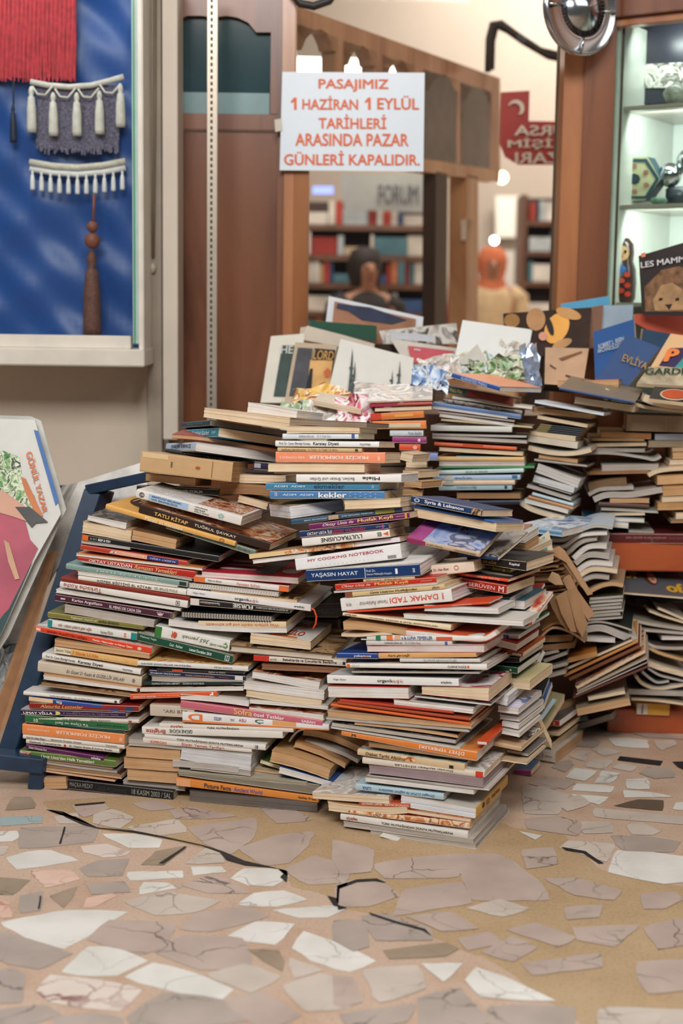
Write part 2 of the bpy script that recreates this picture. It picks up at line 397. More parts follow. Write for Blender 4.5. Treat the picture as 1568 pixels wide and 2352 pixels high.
def RB(pts, t, cov, pg, w, d, s, off=None, Y=None, yaw=None, cat='magazine', tE=None, lab=None, top=None, name=None):
    """a limp magazine or sheet that bends along pts (its lower front edge)"""
    yaw = _ctx['yaw'] if yaw is None else yaw
    off = (_ctx['off'] if off is None else off); Y = _ctx['Y'] if Y is None else Y
    P = anchor(*pts[0], off, Y); a = R(yaw); n = Vector((math.sin(a), math.cos(a), 0)); h = Vector((math.cos(a), -math.sin(a), 0))
    Q = [onplane(*px(*p), P, n) for p in pts]
    # smooth the run with a Catmull-Rom pass
    S = []
    for i in range(len(Q) - 1):
        p0 = Q[max(i - 1, 0)]; p1 = Q[i]; p2 = Q[i + 1]; p3 = Q[min(i + 2, len(Q) - 1)]
        for k in range(5):
            q = k / 5; S.append(.5 * ((2 * p1) + (p2 - p0) * q + (2 * p0 - 5 * p1 + 4 * p2 - p3) * q * q + (3 * p1 - p0 - 3 * p2 + p3) * q ** 3))
    S.append(Q[-1])
    dep = (P - CAM).dot(fw); T = max(.0016, t / _ctx['k'] * dep / F); TE = T if tE is None else max(.0012, tE / _ctx['k'] * dep / F)
    W = w / 100
    M = Matrix(((h.x, n.x, 0, P.x), (h.y, n.y, 0, P.y), (0, 0, 1, P.z), (0, 0, 0, 1))); Mi = M.inverted()
    loc = [Mi @ p for p in S]; m = len(loc)
    def ring(thk0, thk1, y0, y1, inset=0):
        vs = []
        for i, p in enumerate(loc):
            tg = (loc[min(i + 1, m - 1)] - loc[max(i - 1, 0)]).normalized(); nn = Vector((-tg.z, 0, tg.x))
            th = T + (TE - T) * i / (m - 1)
            if inset and i in (0, m - 1): p = p + tg * (inset if i == 0 else -inset)
            for y, f in ((y0, thk0), (y1, thk0), (y1, thk1), (y0, thk1)): vs.append(p + nn * th * f + Vector((0, y, 0)))
        fs = []
        for i in range(m - 1):
            for j in range(4): fs.append((i * 4 + j, (i + 1) * 4 + j, (i + 1) * 4 + (j + 1) % 4, i * 4 + (j + 1) % 4))
        fs.append((3, 2, 1, 0)); e = (m - 1) * 4; fs.append((e, e + 1, e + 2, e + 3))
        return vs, fs
    nm = name or {'magazine': 'magazine', 'book': 'book', 'paper': 'paper_sheet', 'newspaper': 'newspaper'}[cat]
    root = empty(nm, M)
    l = lab or label_for(d, s, _ctx['prev'])
    tag(root, l, cat, _ctx['group']); USED.setdefault(l, []).append(root.name); _ctx['prev'] = s
    cm = cover_mat(cov)
    if T < .0028 and cat in ('paper', 'newspaper'):
        vs, fs = ring(0, 1, 0, W); mesh('folded_sheet', vs, fs, cm, root, smooth=False); return root
    vs, fs = ring(.12, .88, 0, W); mesh('page_block', vs, fs, page_mat(pg), root)
    vs, fs = ring(.88, 1, -.0006, W + .0006); mesh('front_cover', vs, fs, (pic(top) if top in PAL else cover_mat(top)) if top else cm, root)
    vs, fs = ring(0, .12, -.0006, W + .0006); mesh('back_cover', vs, fs, cm, root)
    return root
C1 = (0, 900, 3.0154); C2 = (0, 1350, 3.0154); C3 = (380, 880, 3.0154); C4 = (380, 1350, 3.0154); C5 = (740, 1100, 3.0154); C6 = (740, 1500, 2.6133)
S1 = (560, 640, 3.0154); S2 = (1040, 640, 2.97); S3 = (900, 1000, 3.0154); S4 = (1100, 1400, 3.35); S5 = (1150, 1050, 3.751)
Z1 = (1180, 1350, 4.041); Z2 = (1180, 840, 4.041); Z3 = (820, 820, 3.7333); Z4 = (1060, 1360, 4.612)
# ================================================== left stack (beside the blue rack)
K(*C2); ST('stack by the blue rack', 'books stacked beside the blue rack', yaw=12)
B('S', 470, 1395, 1200, 1478, 72, '17171A', PG, 20, 'black auction catalogue with faint grey capitals', 'black catalogue', txt=[('MAÇKA MEZAT', .02, .24, '8A8880'), ('· GECE MÜZAYEDESİ ·', .27, .58, '3A3A3C'), ('18 KASIM 2003 / SAL', .61, .98, '9A988E')], lab='black auction catalogue lying on the floor under the left stack', cat='book')
B('F', 305, 1395, 465, 1392, 85, 'B09880', PT, 12, '', 'tan block', lab='short worn tan block of pages on the floor beside the blue foot')
_ctx['prev'] = 'black catalogue'
B('F', 303, 1275, 795, 1345, 16, 'C8733E', PC, 21, 'thin orange magazine', 'orange magazine', cat='magazine')
B('F', 303, 1258, 840, 1325, 18, 'B89A80', PT, 21, 'creased beige magazine with curled corner', 'beige magazine', cat='magazine')
B('F', 306, 1240, 830, 1305, 18, '4A2A22', PB, 20, 'thin dark brown magazine', 'brown magazine', cat='magazine')
B('F', 310, 1222, 810, 1288, 18, '8E867E', PG, 20, 'thin grey magazine with bent corner', 'grey magazine', cat='magazine')
B('F', 312, 1204, 780, 1262, 16, '5E5048', PB, 20, 'thin dark magazine', 'dark magazine', cat='magazine')
B('S', 135, 1168, 800, 1246, 45, '5C7A38', PC, 15, 'green paperback with large white lettering', 'green paperback', tR=50, txt=[("Ümit Usta'dan Halk Yemekleri", .23, .78, 'F0ECD8', 'b')], bands=[(0, .12, 'food')], top='5C7A38')
B('S', 178, 1115, 718, 1206, 33, '5A1A52', PC, 14, 'glossy plum paperback', 'plum paperback', txt=[('Gıdaları Günümüzde Gücü', .04, .27, 'E8D8E0'), ('elele', .84, .96, 'F0E4EC', 'b')])
B('S', 180, 1080, 825, 1148, 32, 'DDD6CC', PC, 14, 'white paperback with one red dot', 'dotted paperback', txt=[('Gelecek Yiyeceklerde', .04, .38, '4A4844'), ('●', .41, .435, 'A02828'), ('Dr. Yasemin Bradley & Anthony Bradley', .47, .93, '3A3A38')])
B('S', 158, 1046, 862, 1120, 30, 'E2DACE', PC, 14, 'off-white paperback with serif title', 'off-white paperback', txt=[('Prof. Dr. Metin Özata', .04, .22, '4A4844'), ('Glisemik İndeks Diyeti', .28, .58, '2A2826'), ('hayykitap', .82, .93, '7A746E')])
B('S', 155, 1016, 862, 1086, 76, 'EC8E50', PC, 14.5, 'thick orange paperback with white inverted capitals', 'orange paperback', txt=[('MUCİZE FORMÜLLER', .33, .86, 'F4E4D4', 'fb', .5, .42), ('SUNA DUMANKAYA', .05, .27, 'F0DCC8', 'f', .55, .2), ('elele', .95, .98, 'F4E4D4')])
B('S', 300, 948, 858, 1010, 14, '17484A', PC, 14, 'thin dark teal book', 'teal book')
B('S', 172, 934, 888, 994, 58, '2C6A40', PC, 14, 'green book with pale inverted title', 'green book', txt=[('Ye Oyna ve Sev!', .3, .62, 'D8E8D8', 'f', .35, .4), ('10', .09, .13, 'D8E8D8', 'b', .4, .45), ('Dr. Allan WALKER · Courtney HUMPHRIES', .7, .97, '17301F', 'f', .5, .2)])
B('S', 268, 921, 962, 940, 26, 'DCD2C8', PC, 15, 'thin white book with script title', 'script-titled book', txt=[('Türk Şarapları', .24, .42, '5A4A44', 'i'), ('Şeyla Ergendam', .52, .72, '8A7A74', 'i')], bands=[(.9, .93, 'B03A2A', .2, .7)])
B('S', 142, 880, 872, 900, 38, '33163F', PW, 19, 'dark purple paperback with bold white name', 'purple paperback', txt=[('UMAY VİLLA', .03, .31, 'W', 'b', .5, .6), ('◗', .34, .385, 'E8C880', 'b', .5, .7), ('5 Günlük Detoks ile Yağlara Veda', .41, .93, '9A7898', '', .5, .4)], top='C8B8B0')
B('S', 205, 838, 960, 862, 44, '8E2018', PC, 14, 'dark red book mostly hidden', 'red book', txt=[('Alaturka Lezzetler', .1, .5, 'E8B878', 'i')], bands=[(.88, .96, '28406A', .2, .8)])
B('S', 200, 790, 820, 862, 38, '1F4C98', PC, 15, 'bright blue book with cream end band', 'bright blue book', txt=[('Eis', .31, .37, 'W', 'fb')], bands=[(0, .27, 'EAC898', .25, .98)])
B('S', 162, 744, 826, 806, 27, 'E6E2DC', PW, 20, 'white magazine with picture cover', 'picture-cover magazine', cat='magazine', top='E2DED6', txt=[('DOĞANIN ŞİFALI ELİ', .28, .5, '9A8A70'), ('Dr. M. Ender Saraç', .54, .72, 'A8A098')], bands=[(.95, .975, '2A2826', .2, .8)])
words(BOOKS[-1], 'DOĞAL', .14, .3, .3, .8, '8A7A3A'); patch(BOOKS[-1], .5, .95, .1, .8, 'food')
B('F', 285, 680, 900, 758, 22, 'B8A088', PB, 18, 'torn brown magazine', 'torn magazine', cat='magazine', top='old')
B('F', 298, 636, 948, 722, 30, 'E4E0DA', PW, 16, 'coverless white page block', 'white page block')
B('F', 300, 606, 975, 700, 18, 'C88A50', PT, 16, 'thin ochre book', 'ochre book')
B('S', 260, 580, 978, 684, 74, 'D2C4B0', PC, 15, 'thick cream paperback with handwritten title', 'cream paperback', tR=66, txt=[('En Güzel 21 Kadın & GÜZELLİK SIRLARI', .28, .84, '6A625A', 'i', .5, .45), ('Ⓑ', .91, .94, '3A3632', '', .5, .4)])
B('S', 290, 492, 972, 606, 42, 'E8E6E0', PC, 14.5, 'white paperback with black slab title', 'slab-titled paperback', txt=[('Prof. Dr. Canan Efendigil Karatay', .04, .34, '5A5854'), ('Karatay Diyeti', .37, .62, 'B', 'b', .5, .62), ('hayykitap', .82, .92, '6A6864')])
B('S', 375, 452, 950, 546, 48, 'E2B06A', PC, 14, 'pale orange paperback with green lettering', 'pale orange paperback', txt=[('Jason Vale', .02, .2, '5A6A40'), ('7 Günde 3,5 Kilo', .22, .53, 'D8742A', 'b'), ('süper özsu diyeti', .55, .85, 'F4DCA8')], bands=[(0, .2, 'E6D8C0')])
B('F', 375, 402, 1035, 492, 48, 'B98D64', PT, 15, 'thick kraft-brown page block', 'brown page block')
B('S', 240, 302, 1045, 464, 40, 'DE4420', PW, 15, 'orange-red paperback with dark red name', 'orange-red paperback', tR=55, txt=[('EKREM MUHİTTİN YEĞEN', .11, .45, '7A1610', 'b', .5, .5), ('Pilavlar, Makarnalar ve Hamur İşleri', .5, .84, 'F8E8DC', 'b', .5, .45), ('❋', .88, .92, 'F8E0D0')], bands=[(.01, .05, 'F0C8B0', .25, .75)], top='light')
B('S', 330, 272, 942, 366, 54, 'E2E0DA', PW, 14, 'white paperback with teal ends', 'teal-ended paperback', txt=[('canlı - yaşayan gıdalarla gelen sağlık', .12, .5, 'A05040'), ('Neriman FİDAN', .6, .74, '8A7A74'), ('S', .86, .89, 'E07040', 'b')], bands=[(0, .05, '1E8A88'), (.94, 1, '1E8A88')])
B('S', 328, 205, 990, 293, 38, '7E7A3A', PC, 15, 'olive paperback', 'olive paperback', txt=[('Yaşlanıyor muyum ne?', .25, .53, 'ECE8C8', 'i'), ('NORA EPHRON', .54, .75, '3A3A22')])
B('F', 443, 172, 1065, 276, 55, 'CFC8C0', PG, 16, 'grey-edged page block without cover', 'grey page block', tR=50)
B('S', 378, 92, 1190, 220, 50, '4A2038', PC, 17, 'burgundy book with white serif title', 'burgundy book', txt=[('Karlos Arguiñano', .15, .41, 'E8D8DC', 'b'), ('EL MENÚ DE CADA DÍA', .47, .74, 'E8D8DC', 'b'), ('❦', .87, .93, 'D8C0C8')], bands=[(.05, .09, 'D8C8CC', .4, .6)])
B('F', 385, 36, 1250, 163, 26, 'E0DCD4', PW, 20, 'thin white magazine with tiny lettering', 'lettered magazine', tR=16, cat='magazine')
K(*C1)
B('S', 413, 1352, 1296, 1500, 40, 'E4E0D8', PW, 17, 'white book with brown-red inverted title', 'white book', tR=54, txt=[('Türkische Küche', .03, .33, 'A84028', 'f', .5, .7), ('▣', .91, .94, '2A2826', '', .5, .6)])
B('S', 420, 1310, 1310, 1447, 28, '8A2A1C', PC, 15, 'dark red book', 'dark red book')
B('S', 540, 1303, 1288, 1412, 32, 'E6E2D8', PC, 14, 'white paperback with black roman capitals', 'capitals paperback', tR=46, txt=[('KÖPEK EĞİTİMİ EL KİTABI', .18, .68, '2A2824', '', .5, .55), ('DR. BRUCE FOGLE', .71, .92, '8A847C', '', .5, .4)])
B('F', 535, 1268, 1230, 1356, 26, 'E4E0DA', PW, 14, 'slim white page block', 'slim page block')
B('S', 455, 1226, 1300, 1356, 37, '7FA09A', PC, 16, 'pale teal hardcover', 'pale teal hardcover', tR=44, txt=[('EGE LEZZETLERİ', .25, .75, 'C8DCD4', 'f', .5, .4)], bands=[(.93, .985, '2A3430', .2, .8)])
B('F', 560, 1180, 1330, 1312, 20, '5A6060', PG, 14, 'thin slate book', 'slate book')
B('S', 535, 1168, 1348, 1298, 26, 'B8261A', PC, 15, 'red paperback with white and gold title', 'red paperback', tR=58, txt=[("OKTAY USTA'DAN", .1, .47, 'F0E4DC', 'b', .5, .6), ('Ramazan Yemekleri', .49, .85, 'F0C888', 'i', .5, .6)])
B('F', 525, 1138, 1400, 1240, 20, 'E08A4A', PW, 17, 'thin orange magazine with white edge', 'orange-edged magazine', cat='magazine')
B('S', 555, 1092, 1292, 1208, 36, 'BC3A28', PC, 17, 'red booklet with peach and navy bands', 'red booklet', txt=[('KIP', .28, .34, 'W', 'fb', .5, .6), ('kookboek', .4, .6, 'F6E0D0', 'f', .5, .4), ('ALBERT HEIJN', .66, .9, 'C8D0E8', 'f', .5, .42)], bands=[(.34, .63, 'E6A68A', .1, .9), (.63, .92, '2A3A78', .1, .9)])
B('F', 560, 1050, 900, 1096, 20, '8A96A4', PG, 14, 'thin blue-grey booklet', 'blue-grey booklet')
B('S', 567, 1028, 1512, 1182, 42, '19191B', PG, 20, 'black magazine with orange end square', 'black magazine', tR=48, cat='magazine', bands=[(0, .046, 'E8682A')], txt=[('06 2015', .06, .11, 'A8A8A4', '', .5, .35), ('BEEF & FISH', .12, .21, 'W', 'b', .5, .4)])
B('F', 565, 978, 905, 1040, 84, 'C8A880', PC, 14, 'tan paperback showing cream pages', 'tan paperback')
_ctx['prev'] = 'black magazine'
B('F', 908, 1025, 1215, 1092, 75, '7A5A3A', PT, 14, 'worn brown paperback showing tan pages', 'worn brown paperback')
_ctx['prev'] = 'tan paperback'
B('F', 600, 890, 870, 960, 40, '2E2A2A', PW, 17, 'white-paged book with dark picture cover', 'picture-cover book', tR=58, top='dark')
# ---- leaning group over it
ST('leaning heap top left', 'books leaning at the top left of the heap', yaw=16, prev='left stack', off=.0)
K(*C3)
B('S', 0, 1010, 615, 1200, 45, '6E8074', PC, 15, 'grey-green book', 'grey-green book', txt=[('Pazar Sefası', .12, .3, '2E3A34'), ('Yemek Yapmanın Sırları', .35, .95, '45544C', 'i', .5, .4)])
K(*C1)
B('S', 728, 812, 1625, 1071, 36, 'E4AC58', PC, 23, 'yellow cookbook with cream title', 'yellow cookbook', txt=[('Meals in minutes', .31, .6, 'F6E8C8', 'b', .5, .75), ('◎', .88, .92, 'B07A30', '', .5, .7)], top='E2A850', bend=-.0)
patch(BOOKS[-1], .04, .3, .25, .8, '4A2A18', n=20); words(BOOKS[-1], 'Meals', .07, .27, .4, .68, 'E8C088', k=.0014)
B('S', 958, 835, 1860, 1104, 60, '33221C', PC, 20, 'dark brown hardcover with gold capitals', 'gold-lettered hardcover', hard=True, top='food', txt=[('TATLI KİTAP', .12, .38, 'E8BC68', 'b', .5, .55), ('TUĞRUL ŞAVKAY', .43, .75, 'E8DCC8', '', .5, .5)])
B('S', 938, 732, 1665, 929, 60, 'E4DFD8', PW, 14, 'white paperback with blue title box', 'blue-boxed paperback', tR=68, top='E6E4E0', bands=[(.12, .5, 'A8C4E0', .15, .85)], txt=[('©', .03, .08, '3A2A26', 'b', .5, .6), ('BEBEĞİNİZİ BEKLERKEN', .15, .43, '3A4A6A', 'b', .66, .24), ('NASIL BESLENMELİSİNİZ', .15, .4, '3A4A6A', 'b', .34, .24), ('Arlene Eisenberg', .56, .68, '5A5450', 'i', .75, .2), ('Heidi Murkoff', .56, .66, '5A5450', 'i', .5, .2), ('Sandee E. Hathaway', .56, .7, '5A5450', 'i', .25, .2), ('✿', .78, .84, '9CC0B8')])
for i_ in range(9): words(BOOKS[-1], ['beslenme sağlık bebek', 'anne adayları için', 'hamilelikte yemek', 'öneriler ve tarifler'][i_ % 4], .06 + .035 * (i_ % 3), .5 - .03 * (i_ % 4), .9 - .1 * i_, .95 - .1 * i_, '8FA8BE', bold=0)
patch(BOOKS[-1], .56, .97, .1, .9, 'food')
ST('top left', 'books at the top left of the heap', off=.12, yaw=12, prev='white paperback', pit=-6)
B('S', 945, 692, 1515, 722, 46, '1A1A1C', PC, 14, 'black paperback with white capitals', 'black paperback', txt=[('DÜNYA ZAYIFLIYORUM', .35, .8, 'D8D8D4')], off=.1)
B('F', 1003, 617, 1352, 652, 52, 'A87A50', PT, 11, 'small tan old book with worn edges', 'small tan book', off=.1, yaw=14)
B('S', 965, 552, 1600, 626, 145, 'C4A074', PT, 13, 'very thick worn tan volume with faded spine', 'thick tan volume', tR=140, off=.03, hard=False, txt=[('ÉMILE', .335, .355, '3A2A1E', '', .55, .35), ('❋', .6, .66, 'B04A2A', '', .5, .2)], bands=[(.02, .3, 'D8BC90', .72, .97), (.78, .79, '8A6A48', .1, .9)])
K(*C3)
B('S', -5, 478, 530, 560, 24, '1C1C1E', PG, 14, 'thin black book with grey capitals', 'thin black book', txt=[('LUNARDO CHELOTTRE', .25, .75, 'A8A49C')], off=.12)
B('L', 205, 470, 770, 548, 64, 'B8C8DC', PW, 21, 'white-paged book with pale blue spine', 'pale-blue book', yaw=-24, off=.04, txt=[('İSTANBUL HATIRASI', .2, .85, '4A5A7A', 'f')])
RB([(45, 383), (240, 398), (500, 440), (800, 492)], 30, 'A05048', PT, 17, 'bent magazine with red patterned spine', 'bent red magazine', off=.1, yaw=5)
B('L', 362, 372, 800, 440, 66, '2A8AA0', PC, 21, 'teal-spined book showing cream pages', 'teal-spined book', yaw=-26, off=.06, txt=[('Mutluluk Kürleri', .25, .75, 'D8ECF0', 'b'), ('Dr. Esat Atay', .03, .2, 'C0E0E4'), ('hayat', .82, .93, 'C0E0E4')])
B('L', 300, 296, 840, 372, 42, '1E3E4C', PG, 21, 'navy-spined book with grey pages', 'navy-spined book', yaw=-22, off=.09, txt=[('Sarkaç Yayınları', .2, .8, '4A8A90')])
B('F', 258, 236, 855, 326, 68, 'D8B890', PC, 14, 'tan paperback with smooth pages', 'smooth tan paperback', tR=90, yaw=24, off=.04)
B('F', 560, 208, 905, 262, 78, 'B8C8D8', PW, 13, 'topmost thick white-paged book with pale cover', 'topmost book', yaw=26, off=.1, tR=72, top='D8D0C8')
# gap fillers between the two upper stacks
ST('between the two upper stacks', 'books between the upper stacks', off=.1, yaw=14, prev='lower books', pit=-5)
B('F', 495, 822, 700, 878, 50, 'D8C4A8', PC, 13, 'short cream book', 'short cream book')
B('F', 372, 770, 735, 785, 75, '9A7450', PB, 12, 'small brown book with wavy pages', 'wavy brown book', bend=.02)
B('F', 465, 690, 835, 700, 62, 'E0D4C4', PC, 14, 'creamy-white paperback', 'creamy paperback')
B('S', 550, 626, 790, 630, 26, '2A2420', PB, 14, 'thin near-black book', 'near-black book')
B('S', 610, 600, 770, 612, 58, '251F3C', PC, 14, 'indigo book with small silver label', 'indigo book', bands=[(.02, .3, 'A8A8B4', .25, .8)])
# ================================================== front corner stack, from the floor up
K(*C6); ST('front corner stack', 'books in the front corner stack', yaw=22, face=CORNER)
B('F', 600, 1142, 935, 1206, 26, 'C84A28', PG, 26, '', 'red cover', cat='magazine', lab='tattered red-covered magazine on the floor, lowest of the front corner stack')
B('F', 285, 1082, 922, 1180, 36, 'A8A098', PG, 25, 'grey magazine with swollen edges', 'swollen magazine', cat='magazine')
B('F', 125, 1042, 908, 1148, 32, 'B8AFA4', PG, 24, 'ragged magazine with torn spine', 'ragged magazine', cat='magazine')
RB([(345, 1100), (410, 1120), (480, 1140)], 3, 'E4E0D8', PW, 6, 'torn strip of white paper', 'paper strip', off=-.02, cat='paper')
_ctx['prev'] = 'ragged magazine'
B('S', 108, 1002, 872, 1116, 40, 'E2DED6', PW, 24, 'white magazine spine with red and black title', 'white magazine', tR=46, cat='magazine', txt=[('ziyafet', .05, .14, 'B02A20', 'b', .45, .6), ('TÜRK MUTFAĞINDAN DÜNYA MUTFAKLARINA', .33, .89, '1C1A1A', 'b', .5, .42)])
B('S', 150, 965, 885, 1058, 30, 'B03A20', PC, 24, 'brown and red picture-spined magazine', 'picture-spined magazine', cat='magazine', tR=40, spic='warm', top='red')
K(*C6)
B('F', 350, 938, 890, 1018, 26, 'C23C22', PC, 24, 'red magazine with cracked cover', 'cracked red magazine', cat='magazine', top='red')
B('F', 35, 946, 512, 962, 60, 'C89868', PC, 13, 'curved tan paperback', 'curved tan paperback', tR=42, bend=-.03)
B('S', 222, 918, 528, 934, 30, 'C2502E', PC, 14, 'orange-red booklet with white inverted capitals', 'sauce booklet', txt=[('KÖSTLICHE SAUCEN – SELBST GEMACHT', .05, .97, 'F4E4D8', 'fb', .5, .5)])
B('F', -60, 874, 402, 908, 40, 'D8CFC4', PC, 20, 'beige book with printed grey cover', 'beige book', tR=50, top='light')
_ctx['prev'] = 'cracked red magazine'
B('R', 467, 922, 920, 994, 74, 'E4B04C', 'DDE0E4', 24, 'thick white-paged book with yellow side spine', 'yellow-spined book', tR=68, top='D4CEC6', txt=[('SİZ', .3, .42, 'B06A20', 'b', .5, .6), ('Akıllı Hasta', .46, .72, 'A06A28', 'i', .5, .4), ('☻', .18, .25, '2A2420', 'b', .55, .5)], yaw=22)
B('S', 200, 822, 728, 884, 40, 'AECAD4', PW, 20, 'pale blue booklet with blue inverted lettering', 'pale blue booklet', txt=[('Omegalı LUNA ile sağlıklı lezzetlere', .27, .9, '3A6AA0', 'fi', .5, .5), ('LUNA', .08, .18, '2A5AA0', 'fb', .5, .5)])
B('F', 255, 772, 910, 850, 32, '9A928C', PW, 22, 'grey magazine with dark edge line', 'dark-lined magazine', cat='magazine')
B('F', 268, 744, 1000, 826, 14, 'C8C0B8', PW, 22, 'thin pale magazine', 'pale magazine', cat='magazine', off=.004)
B('F', 278, 720, 966, 806, 50, '8A7478', PM, 20, 'thick mauve magazine bundle', 'mauve bundle', tR=72, cat='magazine')
B('S', 240, 664, 972, 750, 38, 'DCD2C2', PC, 20, 'cream book with small inverted title and red end', 'red-ended book', txt=[('Dünyayı zayıflatan DİYETLER', .27, .75, '4A3A34', 'f', .5, .45)], bands=[(.93, .99, 'C8402A')], top='light')
B('S', 210, 612, 852, 716, 36, 'D6BC94', PC, 20, 'tan picture book with brown serif title', 'tan picture book', tR=52, txt=[('Diabet Tarihi Albümü', .08, .45, '6A4226', 'b', .5, .5)], bands=[(.86, .9, '2A2420', .2, .6), (.4, .55, 'warm', .3, .95)], top='teal', cat='book')
B('F', 275, 562, 920, 650, 30, '5E5234', PB, 16, 'olive-brown booklet', 'olive-brown booklet')
B('S', 113, 494, 925, 652, 26, 'E08236', PW, 16, 'orange book with white inverted capitals', 'bright orange book', tR=62, txt=[('DİYET YEMEKLERİ', .58, .91, 'F8ECDC', 'fb', .5, .5), ('M', .08, .11, 'B', 'b', .5, .6)], top='E08A48')
B('R', 928, 548, 988, 553, 20, 'D8542A', PW, 20, 'small orange booklet with cream pages', 'orange booklet', yaw=22, off=.01)
B('F', 50, 452, 825, 578, 12, 'CFC8BE', PW, 24, 'thin crumpled white magazine', 'crumpled white magazine', cat='magazine')
B('F', 55, 440, 800, 545, 26, '5A4A40', PG, 22, 'black and tan newspaper bundle', 'newspaper bundle', cat='newspaper', top='dark')
B('F', 190, 432, 812, 512, 24, '3E2C26', PT, 22, 'folded dark newspaper', 'folded newspaper', cat='newspaper', top='dark', bend=.01)
B('F', 20, 400, 880, 478, 22, '2E2A2A', PG, 22, 'black and white striped newspaper', 'striped newspaper', cat='newspaper', top='dark')
B('F', 30, 384, 895, 455, 40, 'C8AE90', PT, 23, 'crumpled beige paper bundle', 'crumpled paper', tR=20, cat='newspaper', top='C8AE90')
B('S', 50, 320, 882, 436, 16, 'DD6A32', PC, 22, 'thin bright orange magazine', 'bright orange magazine', cat='magazine')
B('S', 90, 306, 880, 408, 18, 'A84A2C', PC, 22, 'rust-red magazine', 'rust-red magazine', cat='magazine')
B('S', 105, 292, 785, 366, 16, 'B8402A', PB, 20, 'thin brick-red magazine', 'brick-red magazine', cat='magazine')
B('F', 425, 312, 906, 366, 36, 'E4E0DC', PW, 18, 'white book with red patch', 'red-patched book', bands=[], top='D8CFC8')
B('F', 550, 266, 1010, 318, 14, '3A4A50', PW, 22, 'thin dark glossy magazine', 'dark glossy magazine', cat='magazine', top='dark')
B('F', 593, 248, 1000, 290, 50, 'C83A4C', PC, 17, 'thick cream-paged book with crimson cover', 'crimson-covered book', tR=88, top='pink')
_ctx['prev'] = 'brick-red magazine'
B('F', 35, 266, 520, 276, 72, 'C0302C', PW, 15, 'white-paged book with red side', 'red-sided book')
_ctx['prev'] = 'crimson-covered book'
K(*C5); _ctx['pit'] = -2.5
B('S', 35, 1418, 945, 1438, 60, 'E8E6E2', PW, 22, 'white hardcover with orange ribbon', 'ribboned hardcover', tR=54, hard=True, txt=[('Nilgün Bodur', .05, .15, '7A746E', '', .5, .25), ('organik', .39, .51, '3A3634', 'b', .45, .5), ('aşk', .51, .59, 'C88A7A', '', .45, .5), ('aradolu', .87, .95, '3A3634', 'b', .5, .3)], top='C8C4C0')
B('F', 200, 1345, 1090, 1352, 18, '3A3A3C', PG, 21, 'thin charcoal magazine', 'charcoal magazine', cat='magazine', top='dark')
B('S', 165, 1308, 1140, 1326, 30, 'E6E2DA', PW, 21, 'white cookery magazine with orange marks', 'orange-marked magazine', tR=44, cat='magazine', txt=[('CİLT 7', .04, .1, 'B8B0A8'), ('CUISINE FACILE', .73, .86, '5A544E', 'b', .5, .35)], bands=[(.005, .03, 'E8622A', .1, .85), (.865, .88, 'E8622A', .3, .7)], top='light')
B('S', 537, 1270, 1092, 1273, 27, 'D4D0CC', PW, 19, 'pale grey slim paperback', 'slim grey paperback', txt=[('GURME SEYAHATLER', .3, .72, 'A8A09A', '', .5, .5)], top='grey')
B('S', 390, 1247, 1066, 1236, 42, 'DDA868', PC, 14, 'tan-orange paperback with brown script', 'script-titled paperback', txt=[('Kara gerçeği', .1, .33, '5A3220', 'i', .5, .5)])
_ctx['prev'] = 'orange-marked magazine'
B('S', 100, 1246, 388, 1250, 42, '1C4088', PC, 14, 'blue paperback with white lower-case word', 'blue paperback', txt=[('yakamoz', .42, .84, 'F0F0F4', '', .5, .5), ('●', .68, .74, 'E07030', '', .5, .3)])
_ctx['prev'] = 'script-titled paperback'
B('F', 308, 1198, 1122, 1202, 42, 'C8586A', 'DCCFCB', 19, 'pink-topped magazine bundle', 'pink magazine', cat='magazine', top='pink', tR=54)
B('S', 305, 1153, 898, 1156, 34, 'D0CAC6', PC, 14, 'light grey paperback with thin lettering', 'light grey paperback', txt=[('DOĞANIN ŞİFALI ELİ', .22, .43, '5A5450'), ('Dr. M. Ender Saraç', .46, .64, '9A928C')], bands=[(.92, .95, '4A5A9A', .15, .85)], top='C8C2BC')
B('S', 268, 1118, 1120, 1124, 40, 'E6E4DE', PW, 15, 'white paperback with coloured shapes', 'colourful paperback', txt=[('a la LUNA YEMEKLER', .34, .59, '2A4A8A', 'b', .5, .6)], bands=[(.125, .165, '1E7A5A', 0, .95), (.215, .265, 'E87A38', .1, .9), (.28, .33, 'E0B090', .2, .9), (.62, .75, 'D85A3A', .1, .7), (.0, .05, '22242A', .3, .7)])
RB([(148, 1045), (260, 1045), (420, 1062), (575, 1082)], 58, 'C09468', PT, 14, 'curved tan page block', 'curved tan block', tE=40, cat='book')
RB([(132, 1090), (250, 1094), (400, 1082), (480, 1080)], 20, 'D8C4A8', PC, 15, 'thin wavy cream book', 'wavy cream book', cat='book')
_ctx['prev'] = 'colourful paperback'
RB([(568, 1082), (750, 1098), (950, 1120), (1115, 1128), (1210, 1085)], 42, 'D8603A', PW, 12, 'white curled magazine with red back', 'curled white magazine', yaw=22)
B('S', 140, 948, 888, 1052, 22, 'E6D4B2', PC, 18, 'cream magazine with dotted small capitals', 'dotted cream magazine', tR=40, cat='magazine', txt=[('ÇITIR KM', .02, .13, '2A2420', 'b', .5, .6), ('YİYECEK, İÇECEK & OTEL EKİPMANLARI', .25, .88, '4A423A', '', .5, .35)])
B('F', 560, 968, 1392, 1022, 34, 'DDD8CE', PW, 12, 'limp grey-white magazine', 'grey-white magazine', cat='magazine', tR=44)
B('L', 862, 990, 1265, 996, 46, 'C8D0D0', PC, 20, 'pale-spined paperback with a tree picture', 'tree-picture paperback', yaw=-18, off=-.0, tR=50, txt=[('ÇAYLAR ŞİRKETTEN', .1, .6, '8A8A86', 'f', .5, .45)], bands=[(.62, .99, 'green')])
